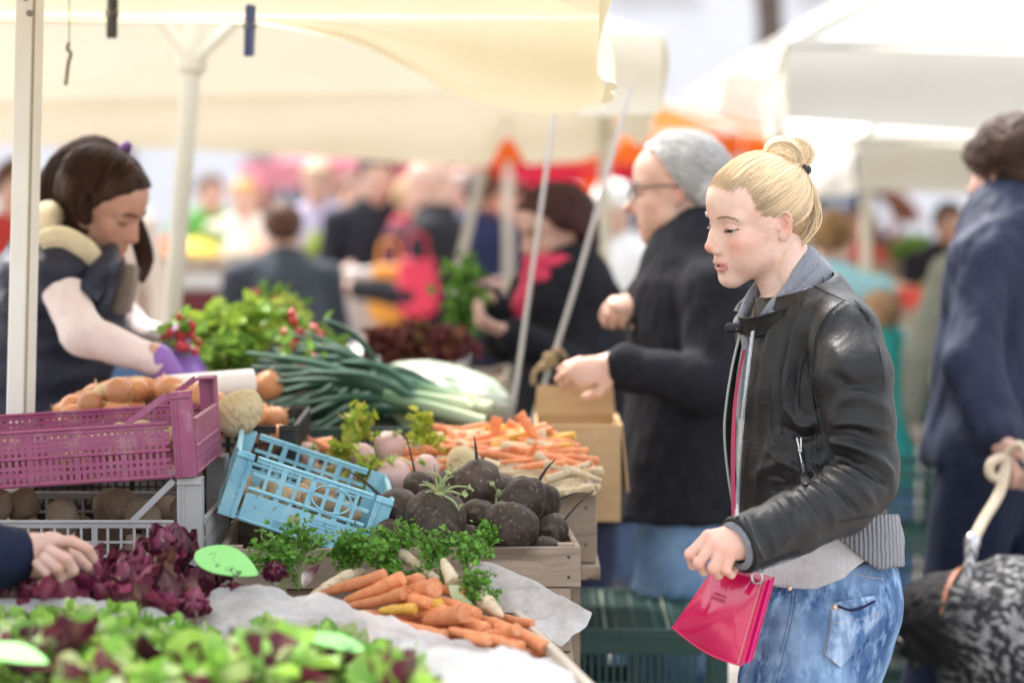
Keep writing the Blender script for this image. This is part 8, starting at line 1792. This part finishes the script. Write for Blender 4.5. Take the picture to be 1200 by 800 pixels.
    a, b = X(-60, 9.6), X(60, 9.6); stall(a, b, 9.6, 10.3, 1.0, 'produce stall at the left edge behind the first tent pole', MAR); fill(a+.02, b-.02, 9.78, 1.0, ['red', 'orange', 'green'], 2, 'stall at left edge')
    for i, (x, z0) in enumerate([(1052, 0), (1052, .25), (1052, .50)]):
        crate('plastic_crate', ['dark green crate standing on the ground behind the man in navy', 'dark green crate in the middle of the stack behind the man in navy', 'dark green crate on top of the stack behind the man in navy'][i], (X(x, 7.6), 7.7, z0+.003), .34, .4, .245, 0, GRN, 3, (4, 3), post=.035, solidlow=.1)
    # white post, wooden kiosk
    root = empty('signpost', (X(428, 10.6), 10.6, 0), 'stout pale grey post between the far shoppers', 'post'); mb = MB(); mb.box((X(428, 10.6), 10.6, .62), (.16, .16, 1.24), None, .015); mb.build('shaft', mat('post_grey', (.52, .50, .50), rough=.7, scale=8), root); mb = MB(); mb.box((X(428, 10.6), 10.6, 1.262), (.20, .20, .04), None, .01); mb.build('cap', MATS['post_grey'], root)
    kx = X(1000, 17); root = empty('wooden_kiosk', (kx, 17.5, 0), 'small brown wooden kiosk with an arched roof far behind the hair bun', 'kiosk'); K_ = mat('kiosk_wood', (.26, .09, .045), (.32, .12, .06), rough=.8, scale=12)
    mb = MB(); mb.box((kx, 18.0, .55), (.84, .9, 1.1)); mb.box((kx-.39, 17.6, 1.25), (.06, .1, .3)); mb.box((kx+.39, 17.6, 1.25), (.06, .1, .3)); mb.box((kx, 18.4, 1.25), (.84, .06, .3)); mb.build('wall', K_, root, False)
    mb = MB(); an = np.linspace(0, np.pi, 16); mb.grid([[(kx+.52*math.cos(t), y, 1.40+.30*math.sin(t)) for t in an] for y in (17.4, 18.6)], thick=.03); mb.build('roof', K_, root)
    mb = MB(); mb.box((kx, 17.62, 1.22), (.7, .02, .22)); mb.build('opening', mat('opening_shade', (.03, .015, .015), rough=.9), root)  # dark panel across the hatch, painted as the shade inside the kiosk
# ------------------------------------------------------------------ camera, light, render
def setup_world(expo=1.0, sky=.12, sun=1.2):
    w = bpy.data.worlds.new('World'); sc.world = w; w.use_nodes = True
    N = w.node_tree.nodes; Lk = w.node_tree.links; bg = N['Background']
    st = N.new('ShaderNodeTexSky'); st.sky_type = 'NISHITA'; st.sun_disc = False
    az = R(SUN_AZ); el = R(SUN_EL)
    st.sun_elevation = el; st.sun_rotation = az; st.air_density = 1.0; st.dust_density = 4.0; st.ozone_density = .6
    hs = N.new('ShaderNodeHueSaturation'); hs.inputs['Saturation'].default_value = .30
    Lk.new(st.outputs[0], hs.inputs['Color']); Lk.new(hs.outputs[0], bg.inputs[0]); bg.inputs[1].default_value = sky
    Ld = bpy.data.lights.new('sun', 'SUN'); Ld.energy = sun; Ld.angle = R(14); Ld.color = (1, .95, .88)
    o = bpy.data.objects.new('sun', Ld); COL.objects.link(o)
    d = Vector((math.sin(az)*math.cos(el), math.cos(az)*math.cos(el), math.sin(el)))
    o.rotation_euler = d.to_track_quat('Z', 'Y').to_euler(); o.location = d*30
    sc.view_settings.view_transform = 'Standard'; sc.view_settings.look = 'None'; sc.view_settings.gamma = 1; sc.view_settings.exposure = expo
    sc.view_settings.use_curve_mapping = False
def setup_camera(dof=True):
    cam = bpy.data.cameras.new('camera'); o = bpy.data.objects.new('camera', cam); COL.objects.link(o)
    cam.sensor_width = 36; cam.lens = FP/1200*36; cam.clip_start = .1; cam.clip_end = 500
    o.location = (0, 0, CAMZ); o.rotation_euler = (R(90)-TH, 0, 0); sc.camera = o
    cam.dof.use_dof = dof; cam.dof.focus_distance = 3.93; cam.dof.aperture_fstop = 1.95; cam.dof.aperture_blades = 0
def setup_render():
    sc.cycles.use_denoising = True
    try: sc.cycles.denoiser = 'OPENIMAGEDENOISE'
    except Exception: pass
    sc.cycles.max_bounces = 8; sc.cycles.transparent_max_bounces = 12; sc.cycles.caustics_reflective = False; sc.cycles.caustics_refractive = False
SUN_AZ, SUN_EL = 330.0, 56.0
EXPO, SKY, SUN = 2.32, .13, 1.15
surroundings()
if 'produce' in globals(): produce()
if 'people' in globals(): people()
if 'backstalls' in globals(): backstalls()
if 'NOWOMAN' not in globals(): woman()
setup_world(EXPO, SKY, SUN); setup_camera(True); setup_render()
